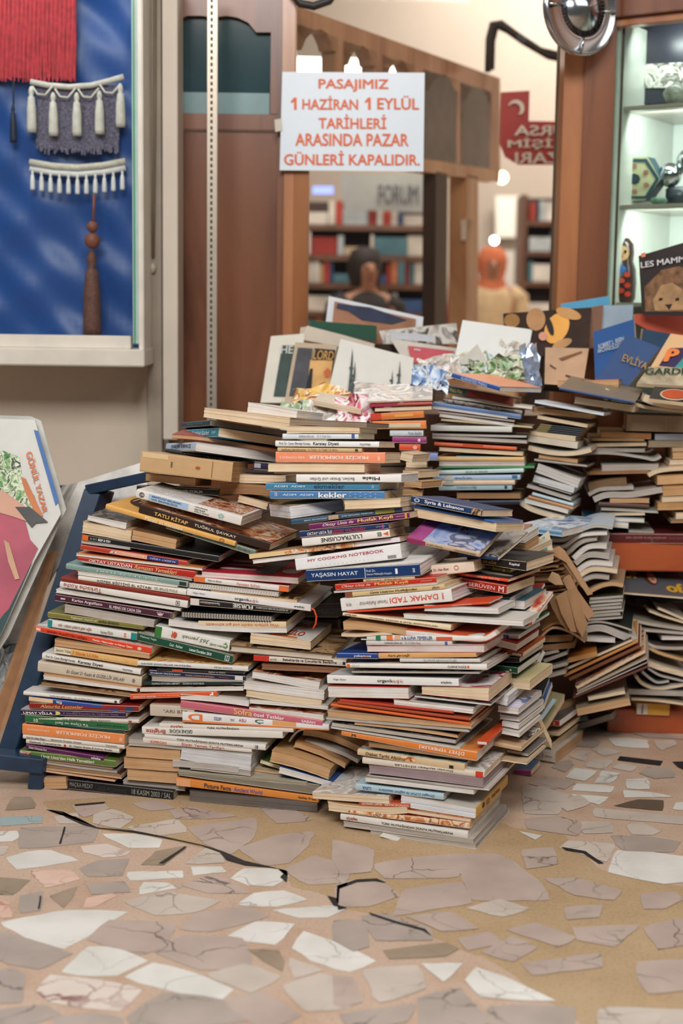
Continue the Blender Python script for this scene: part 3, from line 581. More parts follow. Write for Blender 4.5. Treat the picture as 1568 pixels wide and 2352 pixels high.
_ctx['prev'] = 'grey-white magazine'
B('F', 702, 916, 1222, 937, 44, 'D8D6D2', PW, 12, 'white-edged book with no visible spine', 'white-edged book')
B('S', 175, 930, 1155, 868, 15, 'D84A24', PW, 10, 'thin orange-red booklet', 'thin orange-red booklet', txt=[('Kütüphanesi', .75, .88, 'F8E0D0', 'f')])
B('S', 135, 918, 902, 850, 90, 'E8E4DE', 'E2E2E2', 17, 'white hardcover with red inverted capitals', 'red-lettered hardcover', hard=True, txt=[('DAMAK TADI', .45, .88, 'D84028', 'f', .5, .42), ('Yemek Rehberiniz', .17, .43, '8A827C', 'fi', .45, .3), ('KARE', .915, .93, 'D84028'), ('Neco Bodur', .05, .1, 'A8A09A', '', .5, .3)])
B('S', 160, 822, 848, 764, 36, 'D8BC88', PC, 15, 'tan paperback with plain black title', 'black-titled paperback', txt=[("Ümit Usta'nın Mutfağından", .26, .73, '2A2420', 'b', .5, .55), ('alkım', .88, .95, '4A3A2E')], bands=[(0, .075, '8A4A30', .1, .95)])
B('F', 78, 792, 800, 732, 12, 'E6E4E0', PW, 15, 'thin white booklet', 'thin white booklet')
B('S', 90, 772, 790, 722, 42, 'C4281A', PC, 14, 'bright red paperback with gold title', 'bright red paperback', txt=[('Oktay Usta ile', .07, .36, 'F4DCC4', 'i', .5, .5), ('Mutfak Keyfi', .4, .73, 'F0C060', 'b', .5, .62), ('yakamoz', .85, .96, 'E8A890', '', .5, .3)])
B('S', 285, 716, 640, 694, 20, 'DCC09C', PC, 14, 'peach slim paperback', 'peach paperback', txt=[('Ömer Madra', .05, .75, '6A4A38')])
B('S', 600, 690, 1056, 643, 74, 'EAD8C4', PC, 14, 'pale peach book with doctor name', 'peach book', off=.07, txt=[('Doç. Dr. Alev Eken', .3, .62, '6A4A3A', '', .5, .28), ('○', .7, .77, 'B8624A', '', .55, .45)])
B('S', -110, 715, 680, 672, 84, '17386A', PW, 20, 'navy hardcover with large white capitals', 'navy hardcover', txt=[('YAŞASIN HAYAT', .05, .465, 'E8ECF2', '', .5, .42), ('Prof. Dr.', .54, .62, 'D0D8E4', '', .65, .2), ('Osman Müftüoğlu Kitapları', .54, .76, 'D0D8E4', '', .35, .22), ('1', .79, .81, 'F0F0F4', 'b', .5, .45), ('DK', .94, .96, 'E8ECF2', 'b', .5, .35)], bands=[(.525, .53, 'E8ECF2', .1, .9)], top='light', rough=.3, bendy=.12)
ST('upper centre stack', 'books in the upper centre stack', yaw=15, prev='navy hardcover', face=CORNER, off=.0, pit=-5)
B('S', -180, 636, 552, 553, 84, 'E8E8E8', PW, 17, 'padded white notebook with crimson capitals', 'padded white notebook', tR=108, txt=[('MY COOKING NOTEBOOK', .12, .84, 'B01C30', '', .68, .2)], bands=[(.87, .95, '8A8886', .1, .3)] + [(.2 + .04 * i, .215 + .04 * i, 'C8C8C8', .18, .22) for i in range(14)], rough=.35)
B('F', -482, 590, -100, 545, 28, 'E8E6E2', PW, 20, 'white unmarked magazine', 'unmarked magazine', cat='magazine')
B('S', -503, 556, 540, 437, 34, 'E2C48C', PC, 20, 'magazine with sunset-coloured spine', 'sunset magazine', cat='magazine', spic='warm', top='warm', bands=[(0, .24, 'E2C894'), (.72, 1, 'E6DCE4')])
B('S', -137, 470, 470, 404, 60, 'E8E4DC', PC, 14, 'white paperback with black inverted capitals', 'black-lettered paperback', tR=56, txt=[("L'ULTRACUISINE", .22, .69, 'B', 'fb', .5, .5), ('SEB', .86, .91, 'B', 'b', .5, .5), ('◀', .925, .985, 'E0602A', '', .5, .5)])
B('S', -157, 410, 462, 347, 50, '1A2C5C', PC, 15, 'navy paperback with white and red capitals', 'navy paperback', tR=44, txt=[('OKTAY USTA İLE', .09, .37, 'E4DCDC', 'b', .5, .55), ('LEZZET YOLCULUĞU', .38, .74, 'C83040', 'b', .5, .58), ('yakamoz', .86, .96, '9AA8D0', '', .5, .3)], bands=[(.93, .945, 'D03068', 0, 1)])
B('S', -90, 358, 606, 274, 46, '6A1A58', PC, 14.5, 'bright purple paperback with gold title', 'bright purple paperback', txt=[('Oktay Usta ile', .14, .45, 'F0DCE4', 'i', .5, .55), ('Mutfak Keyfi', .49, .84, 'F0C878', 'b', .5, .62), ('yakamoz', .87, .95, 'D8A0C8', '', .5, .25)], bands=[(.955, .975, 'E0A030', .05, .95)])
B('S', -213, 316, 556, 228, 34, '25506E', PC, 14, 'petrol blue paperback with child picture', 'petrol blue paperback', txt=[('BENAL BÜYÜKGEBİZ', .12, .33, 'C8D8E0', '', .5, .35), ('ÇOK İŞTAHSIZ, YEMİYOR!', .46, .74, 'E0E8EC', '', .5, .4)], bands=[(.34, .43, 'B89A80', .05, .95), (.76, .93, '8A8A48', .05, .95)])
_ctx['prev'] = 'petrol blue paperback'
B('F', 152, 213, 545, 196, 62, 'DCC8A8', PC, 14, 'cream paperback with rounded curled edge', 'rounded cream paperback', off=.0)
K(*C3)
_ctx['prev'] = 'petrol blue paperback'
B('F', 866, 942, 1240, 885, 96, '2E2A26', 'E2E0E2', 12, 'chunky white-paged book set cornerwise', 'chunky white-paged book', tR=82, yaw=-24, off=-.0, top='yellow')
B('S', 722, 802, 1516, 806, 58, '4A7EB4', PC, 18, 'blue cookbook with white dots', 'dotted blue cookbook', txt=[('ADIM  ADIM', .115, .385, 'C8DCEC', 'b', .5, .26), ('kekler', .43, .675, 'F2F0E8', 'b', .5, .66), ('DK', .045, .07, 'E8C8B8', 'b', .55, .45)] + [('· . · . · .', .7 + .0 * i, .93, 'D8E8F4', '', z, .25) for i, z in ((0, .7), (1, .3))])
B('S', 693, 740, 1480, 743, 50, '3E84A8', PC, 18, 'teal-blue cookbook with dark title', 'teal-blue cookbook', txt=[('ADIM  ADIM', .075, .35, 'C8E0EA', 'b', .5, .28), ('ekmekler', .43, .7, '1E4868', 'b', .52, .62), ('ALFA', .935, .955, 'B8D8E4')])
B('S', 905, 688, 1632, 689, 56, 'ECEAE6', PW, 17, 'glossy white book with black inverted brand word', 'glossy white book', txt=[('Backen, Braten und Grillen', .135, .56, '6A6662', 'f', .45, .42), ('Miele', .635, .8, 'B', 'fb', .5, .42)], lab='glossy white book with black inverted word on the teal-blue cookbook, upper centre stack')
B('F', 750, 630, 1392, 634, 14, '9A4A30', PC, 13, 'thin rusty booklet', 'rusty booklet', off=.01)
B('F', 706, 614, 1380, 619, 60, 'D8C0A0', PC, 14, 'cream book with concave pages', 'concave-paged book')
B('S', 762, 550, 1520, 556, 76, 'F0926A', PC, 14.5, 'salmon orange paperback with white inverted capitals', 'salmon orange paperback', txt=[('MUCİZE FORMÜLLER', .31, .85, 'F8ECE4', 'fb', .45, .42), ('SUNA DUMANKAYA', .04, .27, 'F4DCD0', 'f', .45, .24), ('elele', .935, .955, 'F8ECE4')])
B('S', 775, 474, 1358, 480, 28, 'CDB080', PC, 14, 'slim gold-tan paperback', 'gold-tan paperback', txt=[('SAĞLIKLI ZAYIFLAMA', .05, .34, '6A4A28', '', .5, .5), ('U. Tuzlan • A. Tüzgar • A. Bahay', .37, .72, '8A6A40'), ('◉', .92, .96, '3A2A1C', '', .5, .7)])
B('S', 760, 440, 1478, 447, 42, 'E8EAEA', PC, 14.5, 'white paperback with black slab title', 'upper slab-titled paperback', txt=[('Prof. Dr. Canan Efendigil Karatay', .04, .345, '5A5A58'), ('Karatay Diyeti', .37, .615, 'B', 'b', .5, .62), ('hayykitap', .82, .92, '7A7874')])
B('S', 810, 388, 1336, 388, 38, 'D8E2E8', PC, 14, 'bluish white paperback with tiny lettering', 'bluish white paperback', txt=[('DOĞANIN ŞİFALI ELİ', .22, .42, '7A8088'), ('Dr. M. Ender Saraç', .46, .64, 'A8B0B4')], bands=[(.91, .95, '4A5AA0', .1, .9)])
B('F', 838, 346, 1345, 348, 50, 'DCC8A8', PC, 15, 'cream block with rounded left end', 'rounded cream block', tR=44)
B('F', 855, 288, 1395, 306, 42, '9A8A78', '9A8874', 20, 'dusty grey-brown magazine bundle', 'dusty magazine', tR=34, cat='magazine', bend=0, lab='dusty grey-brown magazine topmost on the upper centre stack')
# ================================================== middle stack (between the left stack and the corner stack)
K(*C4); ST('middle stack', 'books in the middle stack', yaw=13)
B('F', 165, 1478, 1052, 1556, 78, '4A4440', '6E6660', 22, '', 'dark grey book', lab='thick dark grey book on the floor under the middle stack')
B('S', 75, 1372, 1058, 1492, 60, 'DD8A3C', PC, 22, 'orange children book with torn left end', 'orange children book', tR=46, txt=[('Picture Facts', .2, .39, '22304A', 'b', .5, .55), ('Ancient World', .41, .61, '5A5AA8', 'b', .5, .55), ('Galley Press', .86, .985, '3A2A20', 'b', .5, .4)], hard=True, bands=[(0, .1, 'E8A878', .05, .95)])
B('F', 88, 1300, 1062, 1436, 40, 'A8A08E', '8E8678', 22, 'large taupe magazine bundle', 'taupe bundle', tR=72, cat='magazine')
B('F', 85, 1288, 980, 1372, 24, 'B8B09C', 'A89C88', 22, 'khaki thin magazine', 'khaki magazine', cat='magazine')
B('F', 170, 1258, 590, 1306, 38, 'A89C90', PG, 18, 'short taupe booklet', 'taupe booklet')
RB([(50, 1238), (160, 1245), (330, 1260), (505, 1282)], 44, 'C4C0BC', PG, 18, 'curled grey-white magazine', 'curled magazine')
B('F', 100, 1188, 590, 1270, 84, 'CFCDCB', 'D6D6D8', 17, 'thick white floppy book', 'floppy white book', tR=125)
B('S', -156, 1078, 596, 1146, 42, 'DED6CC', PC, 16, 'white paperback with red title', 'red-titled paperback', tR=28, txt=[('Süper Yemek Tarifleri', .36, .75, 'C8503A', '', .5, .7), ('SÜPERCAN', .07, .22, 'D8583A', 'b', .5, .5)])
B('S', -146, 1042, 692, 1130, 34, 'E2DED6', PW, 20, 'white magazine with long black title', 'long-titled magazine', tR=44, cat='magazine', txt=[('TÜRK MUTFAĞINDAN DÜNYA MUTFAKLARINA', .27, .82, '2A2826', 'b', .5, .42), ('18', .915, .94, '2A2826', 'b', .5, .6)])
B('S', -161, 1014, 812, 1046, 54, 'E4DFD6', PW, 20, 'white book with red and green inverted words', 'red-and-green book', txt=[('Brigitte', .03, .17, 'B83828', 'fb', .5, .7), ('GRÜNE KÜCHE', .2, .365, '2A4A38', 'fb', .5, .55)])
B('S', -42, 974, 885, 1004, 34, 'E0D8CE', PW, 20, 'white magazine with small red word', 'red-worded magazine', cat='magazine', txt=[('ziyafet', .085, .18, 'B83828', '', .5, .7), ('TÜRK MUTFAĞINDAN', .36, .6, '2A2826', 'b', .5, .5)])
B('S', -106, 888, 200, 905, 82, 'CDBFAE', PC, 15, 'taupe paperback with grey capitals', 'taupe paperback', txt=[('"ARI BİZ', .3, .85, '7A6A5E', '', .55, .36)], off=.005)
_ctx['prev'] = 'red-worded magazine'
B('S', 118, 930, 1132, 990, 74, 'E8E6E4', PW, 20, 'white magazine with large orange letter', 'orange-letter magazine', tR=44, cat='magazine', txt=[('D', .04, .14, 'E87A30', 'fb', .55, .7), ('ÖZLEM', .22, .27, '3A4A7A', 'b', .6, .4), ('YENİ', .33, .36, '4A8A6A', 'b', .6, .3), ('ASLI', .39, .44, 'C04A6A', 'b', .6, .35), ('Ç', .5, .56, '3A6A50', 'b', .6, .55)], bands=[(0, 1, 'E8823C', 0, .2), (.62, .78, 'E0A868', .3, .9)])
B('S', 103, 834, 1086, 966, 56, 'C8687A', PC, 20, 'pink magazine with gold and white title', 'pink magazine', tR=50, cat='magazine', txt=[('Sofra', .38, .51, 'EFC070', 'b', .6, .8), ('özel Tatlılar', .52, .735, 'F6E8E8', 'b', .5, .5), ('SABAH', .855, .95, 'F6E8E8', 'b', .5, .42)], rough=.3)
B('F', 575, 866, 1096, 918, 42, 'D8D2CC', PW, 19, 'white magazine with food picture cover', 'food-picture magazine', tR=40, cat='magazine', top='food')
B('F', 580, 800, 1128, 846, 32, 'DCD6CE', PW, 19, 'thin pale magazine', 'thin pale magazine', cat='magazine')
B('F', 555, 752, 1078, 836, 46, 'D8C0A0', PC, 14, 'cream-paged paperback', 'cream-paged paperback', tR=62)
B('F', 538, 702, 1098, 778, 60, 'D8D2CA', PW, 19, 'off-white magazine with flared pages', 'flared magazine', tR=72, cat='magazine')
B('F', 595, 622, 1062, 714, 46, 'D4CEC8', PW, 18, 'white booklet with picture strip', 'picture-strip booklet', tR=68, top='food')
B('F', 665, 566, 1282, 598, 38, '8A5A3C', '94684A', 15, 'worn wood-brown old book', 'wood-brown book')
B('S', 610, 506, 1250, 548, 40, 'DED6CA', PC, 18, 'white paperback with red end and black title', 'red-end paperback', tR=48, txt=[('ALTUĞ', .18, .25, '4A4440', '', .5, .4), ('Bebeklerde ve Çocuklarda Beslenme', .32, .9, '2A2624', 'b', .5, .5), ('▮', .965, .99, 'B', '', .5, .4)], bands=[(0, .17, 'C83020')])
B('F', 440, 445, 1160, 510, 50, '6A4A34', 'CFC4B2', 25, 'wide beige hardcover with brown photo cover', 'photo-cover hardcover', hard=True, top='old')
B('F', 583, 385, 1004, 430, 76, 'DCD8D0', PC, 19, 'cream-paged book with orange cover lettering', 'orange-cover book', tR=62, top='E6E2DA')
words(BOOKS[-1], '7 günde', .3, .85, .52, .85, 'C84828', bold=.03); words(BOOKS[-1], '3,5 KİLO', .3, .8, .12, .45, 'C84828', bold=.03); patch(BOOKS[-1], .3, .75, .02, .1, 'E8843C')
ST('middle left stack', 'books in the middle left stack', yaw=12, prev='white magazines')
RB([(105, 772), (250, 782), (420, 800), (575, 822)], 38, 'E0DCD8', PW, 18, 'curled white magazine', 'curled white magazine')
B('S', -244, 775, 358, 752, 38, 'E25A2C', PC, 15, 'orange paperback with thin white title', 'thin-titled orange paperback', txt=[('SİNÜZİTİ YENMEK', .04, .31, 'F8DCCC', '', .5, .4), ('Uzm. Dr. Cem Altındağ', .32, .57, 'F0B898', '', .5, .35), ('▟', .92, .96, 'F8E8DC', '', .5, .6)])
B('F', -180, 722, 540, 714, 30, 'D8CFC6', PW, 18, 'open-looking magazine with beige picture', 'beige-picture magazine', cat='magazine', top='warm')
B('S', -161, 678, 535, 676, 27, '1C2E2A', PW, 17, 'blackish green slim book', 'blackish green book', txt=[('FILIPINO KITCHEN LIBRARY', .1, .38, 'C8D0C8', '', .5, .45), ('SALADS & VEGETABLES', .41, .62, 'C8D0C8', '', .5, .45)])
B('F', -98, 647, 540, 674, 34, 'A8A09C', PG, 18, 'grey page block', 'grey paper block')
B('S', -116, 607, 556, 650, 40, '1E2440', PW, 17, 'dark navy book with barcode', 'dark navy book', txt=[("İSTANBUL'DA YEME İÇME SANATI", .02, .33, 'D8D8E0', 'b', .5, .38), ('WINING & DINING IN İSTANBUL', .38, .68, 'D89070', '', .5, .36), ('İletişim', .73, .83, 'C84838', '', .5, .36)], bands=[(.89, .97, 'D8D4D0', .15, .9)])
B('S', -60, 578, 540, 604, 20, '201C1C', PW, 17, 'thin black book with script', 'thin black script book', txt=[('Kahve ve Kültür', .6, .8, 'D8D0C8', 'i')], bands=[(.18, .3, 'C04A30', .1, .9)])
B('S', -198, 540, 572, 582, 37, 'E2E0DA', PW, 20, 'white book with navy spaced capitals', 'spaced-capitals book', txt=[('HAYDİ ÇOCUKLAR MUTFAĞA', .04, .495, '2A5A80', 'b', .5, .4), ('PETEK GÖKÇE', .7, .86, '8A8884', '', .5, .4)], top='yellow')
B('S', -198, 367, 460, 527, 62, '0E4A36', PC, 14, 'dark green guidebook with white lettering', 'dark green guidebook', txt=[('Mehmet Yaşin', .03, .2, 'C8DCD0', '', .6, .3), ('Gezi - Rehber', .34, .48, 'D8E8DC', '', .5, .34), ('Lezzet Durakları 2010', .55, .78, 'E8F0E8', 'b', .5, .34), ('◫', .92, .965, 'F0F4F0', 'b', .5, .6)], top='light')
B('S', -78, 337, 437, 446, 80, 'E4E4DC', PW, 17, 'white cookbook with green and grey inverted title', 'green-and-grey cookbook', tR=84, txt=[('365 yemek', .36, .73, '6A7A50', 'fi', .55, .42), ('Çocukların Sevdiği', .74, .97, '5A8A4A', 'fi', .35, .28), ('Ç', .92, .98, '4A8A3A', 'fb', .5, .5), ('❧', .22, .3, 'C04A28', 'b', .5, .6)], bands=[(0, .09, '3A7A3A', .0, .95)])
RB([(20, 262), (250, 290), (550, 308), (840, 312)], 46, 'DCD8D4', PW, 17, 'large white curled magazine', 'large curled magazine', tE=32)
B('S', 228, 274, 836, 280, 45, 'E4CCA8', PC, 18, 'cream book with inverted orange title', 'orange-titled cream book', txt=[('Was schlank macht und gut schmeckt', .09, .92, 'D07A4A', 'f', .5, .55)], top='3A2A20')
B('F', 107, 205, 735, 236, 40, '1A1A1A', PG, 17, 'black spiral notebook with grey pages', 'black spiral notebook', cat='notebook')
B('S', 172, 124, 862, 180, 56, '1C1A1C', PC, 17, 'black magazine with bold white inverted word', 'bold-word magazine', tR=34, cat='magazine', txt=[('FÜRSIE', .43, .63, 'F0ECE8', 'fb', .5, .75), ('Spezialitäten', .1, .3, 'D8D4D0', 'f', .6, .4), ('50 REZEPTE IN DER KOCHBOX', .66, .98, 'C8C4C0', 'fb', .6, .3)], bands=[(0, .09, 'D8D0C8', .1, .95)])
B('S', 147, 54, 1003, 166, 50, 'E8E6E4', PW, 22, 'long white hardcover with thin serif title', 'long white hardcover', hard=True, txt=[('Nilgün Bodur', .05, .15, '7A746E', '', .5, .25), ('organik', .39, .51, '3A3634', 'b', .45, .5), ('aşk', .51, .585, 'C88A7A', '', .45, .5), ('aradolu', .87, .95, '3A3634', 'b', .5, .3)], top='D0CCC8')
B('F', 310, 40, 912, 108, 24, 'C89C6E', PC, 22, 'tan thin book with picture cover', 'tan thin book', top='old')
K(*C3)
B('F', 160, 1415, 782, 1480, 30, 'D8CFC6', PW, 18, 'white spiral notebook', 'white spiral notebook', cat='notebook')
B('S', 195, 1376, 850, 1449, 42, 'E8E4E0', PC, 19, 'white booklet with orange ends', 'orange-ended booklet', txt=[('Mebrure Şenler', .15, .3, '5A5450', '', .5, .35), ('Ramazan Sofrası', .46, .7, 'D88A78', '', .5, .5)], bands=[(0, .12, 'E8743C'), (.9, 1, 'E8743C')])
B('F', 248, 1345, 920, 1392, 42, 'D83A4A', 'E4D4D0', 19, 'magazine bundle with red and white cover', 'red-covered magazine', cat='magazine', top='C83044', tR=46)
for y_ in (.75, .5, .25): patch(BOOKS[-1], .12, .5, y_, y_ + .1, 'F0E8E4')
patch(BOOKS[-1], .52, .72, .1, .95, '5A6070', .0007); patch(BOOKS[-1], .76, .95, .2, .5, 'F0E8E4', n=16)
# ---- slipping paperbacks between middle and corner stacks
K(*C4); ST('slumped pile', 'paperbacks slumped in the gap', yaw=14, off=.03, prev='taupe bundle')
B('F', 578, 1292, 1050, 1362, 24, 'B8A890', PC, 18, 'thin cream magazine', 'thin cream magazine', cat='magazine')
B('F', 582, 1265, 800, 1295, 22, 'C8B898', PT, 14, 'thin tan booklet', 'tan booklet')
B('F', 652, 1215, 800, 1262, 28, '7A8A60', PC, 13, 'small green-topped booklet', 'green-topped booklet', top='4A6A3A')
B('F', 780, 1285, 1190, 1394, 52, '2A4A80', PW, 14, 'white-paged book with blue cover', 'blue-covered book', tR=42, top='2E5088', off=.0)
B('F', 718, 1206, 1128, 1330, 88, 'C29468', PT, 14, 'tan paperback with black cover panel', 'black-panel paperback', tR=84, bend=.025, top='C8A070', off=.0)
B('F', 885, 1102, 1240, 1252, 38, 'B88A5C', PT, 13, 'bent tan paperback', 'bent tan paperback', bend=.04, off=.03)
B('F', 955, 1085, 1330, 1218, 30, 'C8C4BE', PW, 13, 'bent white paperback', 'bent white paperback', bend=.05, off=.05)
B('F', 945, 1022, 1345, 1150, 46, 'C29A70', PT, 13, 'tan arched paperback', 'arched tan paperback', bend=.06, off=.06)
RB([(862, 1070), (885, 1035), (920, 1000), (965, 985)], 14, 'D8D4CE', PW, 14, 'curled thin white booklet', 'curled booklet', off=.05)
B('S', 1040, 205, 1250, 200, 95, '1A1816', PB, 14, 'black book with grey capitals', 'black book', off=.1, txt=[('MUCİZE', .1, .9, '4A4440')], lab='black book with faint capitals behind the orange-cover book, centre gap')
# ---- brown paperbacks beside the left stack
K(*C2); ST('low brown stack', 'brown paperbacks low in the heap', yaw=10)
B('F', 850, 1372, 1280, 1408, 40, 'C4BCB4', PG, 16, 'grey magazine', 'grey magazine', cat='magazine', off=.01, lab='grey curled magazine under the low brown paperbacks')
B('F', 876, 1330, 1230, 1358, 78, 'A87C54', PT, 12, 'brown paperback with dark pages', 'dark brown paperback', off=.0)
B('F', 855, 1250, 1242, 1276, 76, 'BC8C5E', PT, 12, 'tan paperback with torn corner', 'torn-corner paperback')
B('F', 870, 1172, 1250, 1196, 72, 'C8986A', PT, 12, 'smooth tan paperback', 'smooth brown paperback')
B('F', 888, 1092, 1258, 1122, 56, 'A8A09C', PG, 16, 'grey magazine bundle', 'grey bundle', cat='magazine')
# ================================================== right shoulder: travel guides and black books
K(*C5); ST('right shoulder', 'books on the right shoulder of the heap', off=.16, yaw=24, prev='books below', face=CORNER)
def E(*a, **k): return B(*a, **k)
E('F', 1050, 940, 1420, 985, 60, 'D0B898', PC, 15, 'tan paperback with folded corner', 'folded-corner paperback', off=.2)
E('F', 1100, 880, 1400, 905, 60, 'B8C8CC', PW, 16, 'white-edged paperback', 'white-edged paperback', top='3A7088', off=.18)
E('S', 1105, 850, 1296, 872, 50, '4A7E98', PW, 17, 'steel blue hardcover', 'steel blue hardcover', off=.14, bands=[(0, 1, 'A8B0B4', 0, .45)])
E('F', 900, 800, 1300, 850, 24, 'D8C8B0', PC, 15, 'cream thin paperback', 'cream thin paperback', off=.15)
E('S', 866, 728, 1272, 802, 58, 'A6281E', PC, 14, 'crimson paperback with large white capitals', 'crimson paperback', tR=66, yaw=32, txt=[('AYKIRI SERÜVEN', 0, .81, 'E8D4C8', '', .52, .52), ('M', .87, .96, 'E8D4C8', 'b', .5, .65)], off=.12)
E('S', 920, 668, 1285, 716, 22, 'E2572C', PC, 16, 'orange thin paperback with white lettering', 'orange thin paperback', yaw=32, off=.12, txt=[('The best of Mediterranean', .2, .85, 'F8DCC8', 'f', .5, .5)], top='3A3230')
E('F', 1058, 640, 1310, 690, 18, 'B8B0A4', PG, 18, 'grey thin magazine', 'grey thin magazine', cat='magazine', yaw=28, off=.14)
E('S', 1055, 615, 1300, 652, 24, '8A8040', PC, 17, 'olive striped booklet', 'olive striped booklet', yaw=28, off=.14, bands=[(.3, .5, '1A1A18', .1, .9), (.8, .85, 'E8C840', .1, .9)])
E('S', 1000, 578, 1410, 642, 46, '1C1C1C', PC, 14, 'black paperback with gold and white words', 'gold-worded paperback', tR=72, yaw=32, off=.13, txt=[('KOLUM AĞIR', .14, .51, 'B8983A', 'b', .5, .45), ('Kapital', .72, .89, 'F0F0EC', 'b', .55, .34)])
E('F', 1060, 545, 1260, 560, 24, '2E6A3A', PG, 17, 'slim green-covered book', 'slim green book', off=.3)
E('F', 1150, 510, 1440, 530, 40, 'C8C0A8', PC, 17, 'flat beige book', 'flat beige book', off=.3)
E('F', 1100, 500, 1410, 510, 60, 'B08858', PT, 13, 'tan-paged old paperback', 'tan-paged paperback', off=.26, yaw=20)
E('F', 1100, 440, 1400, 446, 55, 'C8C4BE', PW, 14, 'white-paged paperback with red inner cover', 'red-lined paperback', off=.26, yaw=20)
E('F', 1080, 392, 1350, 400, 26, 'B07A70', PC, 15, 'reddish thin paperback', 'reddish paperback', off=.27, yaw=20)
E('S', 940, 540, 1215, 568, 24, '22406E', PC, 15, 'navy guidebook with picture cover', 'navy guidebook', pit=14, yaw=32, off=.10, top='dark')
E('S', 585, 438, 1088, 545, 36, 'CDB89A', PC, 17, 'travel guide with lilac and blue cover', 'lilac travel guide', pit=16, yaw=26, off=.06, top='travel', txt=[('by John Herman', .28, .5, '6A5A4A', '', .5, .35), ('YOUR-FOUNTAIN BOOKS', .66, .95, '6A5A4A', '', .5, .35)], bands=[(0, .26, '9A2A60')])
patch(BOOKS[-1], 0, .22, 0, 1, 'C05A98'); words(BOOKS[-1], 'Turkey', .25, .38, .8, .92, 'E8D8F0', k=.001)
for x_, y_, c_ in ((.3, .55, 'warm'), (.42, .6, 'red'), (.5, .4, 'grey'), (.68, .35, 'light'), (.8, .6, 'dark')): patch(BOOKS[-1], x_, x_ + .13, y_, y_ + .2, 'E8E8F0', .0008); patch(BOOKS[-1], x_ + .01, x_ + .12, y_ + .02, y_ + .18, c_, .0011)
E('F', 625, 262, 1200, 368, 62, 'D8CDB8', PC, 13, 'cream-paged thick paperback', 'thick cream paperback', yaw=33, off=.10, top='3A6AA8', pit=-6)
E('S', 620, 196, 1186, 308, 18, '2E62A4', PC, 14, 'bright blue thin guide', 'bright blue guide', yaw=33, off=.10, pit=-6)
E('S', 610, 165, 1102, 262, 50, '1A3A6A', PC, 13, 'dark blue travel guide with white title', 'dark blue guide', yaw=36, off=.09, pit=-6, txt=[('Syria & Lebanon', .2, .75, 'F4F4F2', 'b', .5, .6), ('◎', .05, .13, 'B8C8E0', 'b', .5, .6)], bands=[(.86, .99, 'old', .05, .95)])
# ================================================== right flank of the corner stack
K(*Z4); ST('right flank', 'books on the right flank of the heap', off=.2, yaw=22, prev='floor', face=CORNER)
E('S', 560, 1937, 735, 1945, 60, 'B03A88', PC, 9, '', 'magenta booklet', Y=3.43, top='6A8AB0', lab='small magenta booklet with blue top on the floor behind the corner stack')
E('F', 420, 1790, 690, 1830, 26, 'C8B090', PC, 14, 'open tan magazine', 'tan magazine', cat='magazine', off=.12, yaw=24)
E('F', 470, 1700, 700, 1742, 34, '6A6460', PG, 13, 'grey-edged dark magazine', 'dark-edged magazine', cat='magazine', off=.15, yaw=25)
E('S', 330, 1630, 628, 1692, 52, 'C8A880', PC, 17, 'tan picture magazine with white inverted word', 'tan picture magazine', off=.12, yaw=24, top='C8A888')
patch(BOOKS[-1], .35, .95, .3, .95, 'dark'); words(BOOKS[-1], 'Smarten', .4, .95, .55, .9, 'F0E8DC', flip=True, bold=.03)
E('F', 420, 1500, 610, 1540, 50, 'D8D2CA', PW, 16, 'white limp magazine', 'white limp magazine', cat='magazine', off=.12, yaw=24)
E('F', 420, 1420, 600, 1455, 50, 'D8D4D0', PW, 17, 'flared white magazine', 'flared white magazine', cat='magazine', off=.13, yaw=25)
E('F', 400, 1345, 610, 1375, 50, 'C8C4C0', PW, 17, 'loose white booklet', 'loose white booklet', off=.14, yaw=25)
E('F', 380, 1270, 600, 1300, 70, 'B0ACC8', PW, 17, 'lavender-covered magazine bundle', 'lavender magazine', cat='magazine', off=.12, yaw=24, top='lav')
E('F', 250, 1150, 482, 1205, 110, 'E0DEDC', 'DCDCE2', 17, 'thick white-paged book with no cover showing', 'thick white book', off=.10, yaw=22)
E('F', 380, 1060, 560, 1090, 40, 'D8C8B4', PW, 16, 'white magazine stained orange', 'stained magazine', cat='magazine', off=.15, yaw=24)
E('F', 400, 1002, 722, 1040, 110, 'E4D49A', PC, 17, 'cream block with pale yellow cover', 'pale yellow block', off=.17, yaw=24, top='E8DCA8')
E('F', 330, 930, 600, 960, 50, 'D0C8C0', PG, 17, 'grey paper bundle', 'grey paper bundle', cat='magazine', off=.2, yaw=23)
E('S', 300, 838, 590, 870, 74, '0E5236', PW, 17, 'thick green hardcover with white pages', 'thick green hardcover', off=.15, yaw=24, bands=[(.72, .78, 'D8C8B0', .35, .65)], top='10402C')
E('S', 330, 742, 612, 752, 56, '1A1A1C', PW, 17, 'black hardcover with white page edge', 'black hardcover', off=.16, yaw=25, top='23252A')
E('S', 400, 655, 645, 692, 56, '7A3A1E', PC, 17, 'rust brown book with cream word', 'rust brown book', off=.15, yaw=24, txt=[('elele', .55, .95, 'E8D8C8', 'b', .5, .5)], top='B0582E')
E('F', 300, 560, 575, 626, 82, '9E2A28', 'D6CDC0', 16, 'cream-paged book with dark red cover', 'dark red book', off=.12, yaw=24, top='9A2C28')
E('S', 300, 492, 602, 502, 46, 'A8A8A4', PW, 16, 'grey book with navy label', 'navy-labelled book', off=.14, yaw=24, bands=[(.08, .66, '1E3A70', .05, .95)], txt=[('CEP REHBERİ', .12, .58, 'C8D0E0', 'b', .5, .4)], top='B8B4AC')
E('F', 520, 388, 690, 396, 36, '1E7A4A', PW, 17, 'green thin book', 'green thin book', off=.17, yaw=24, top='2A7A50')
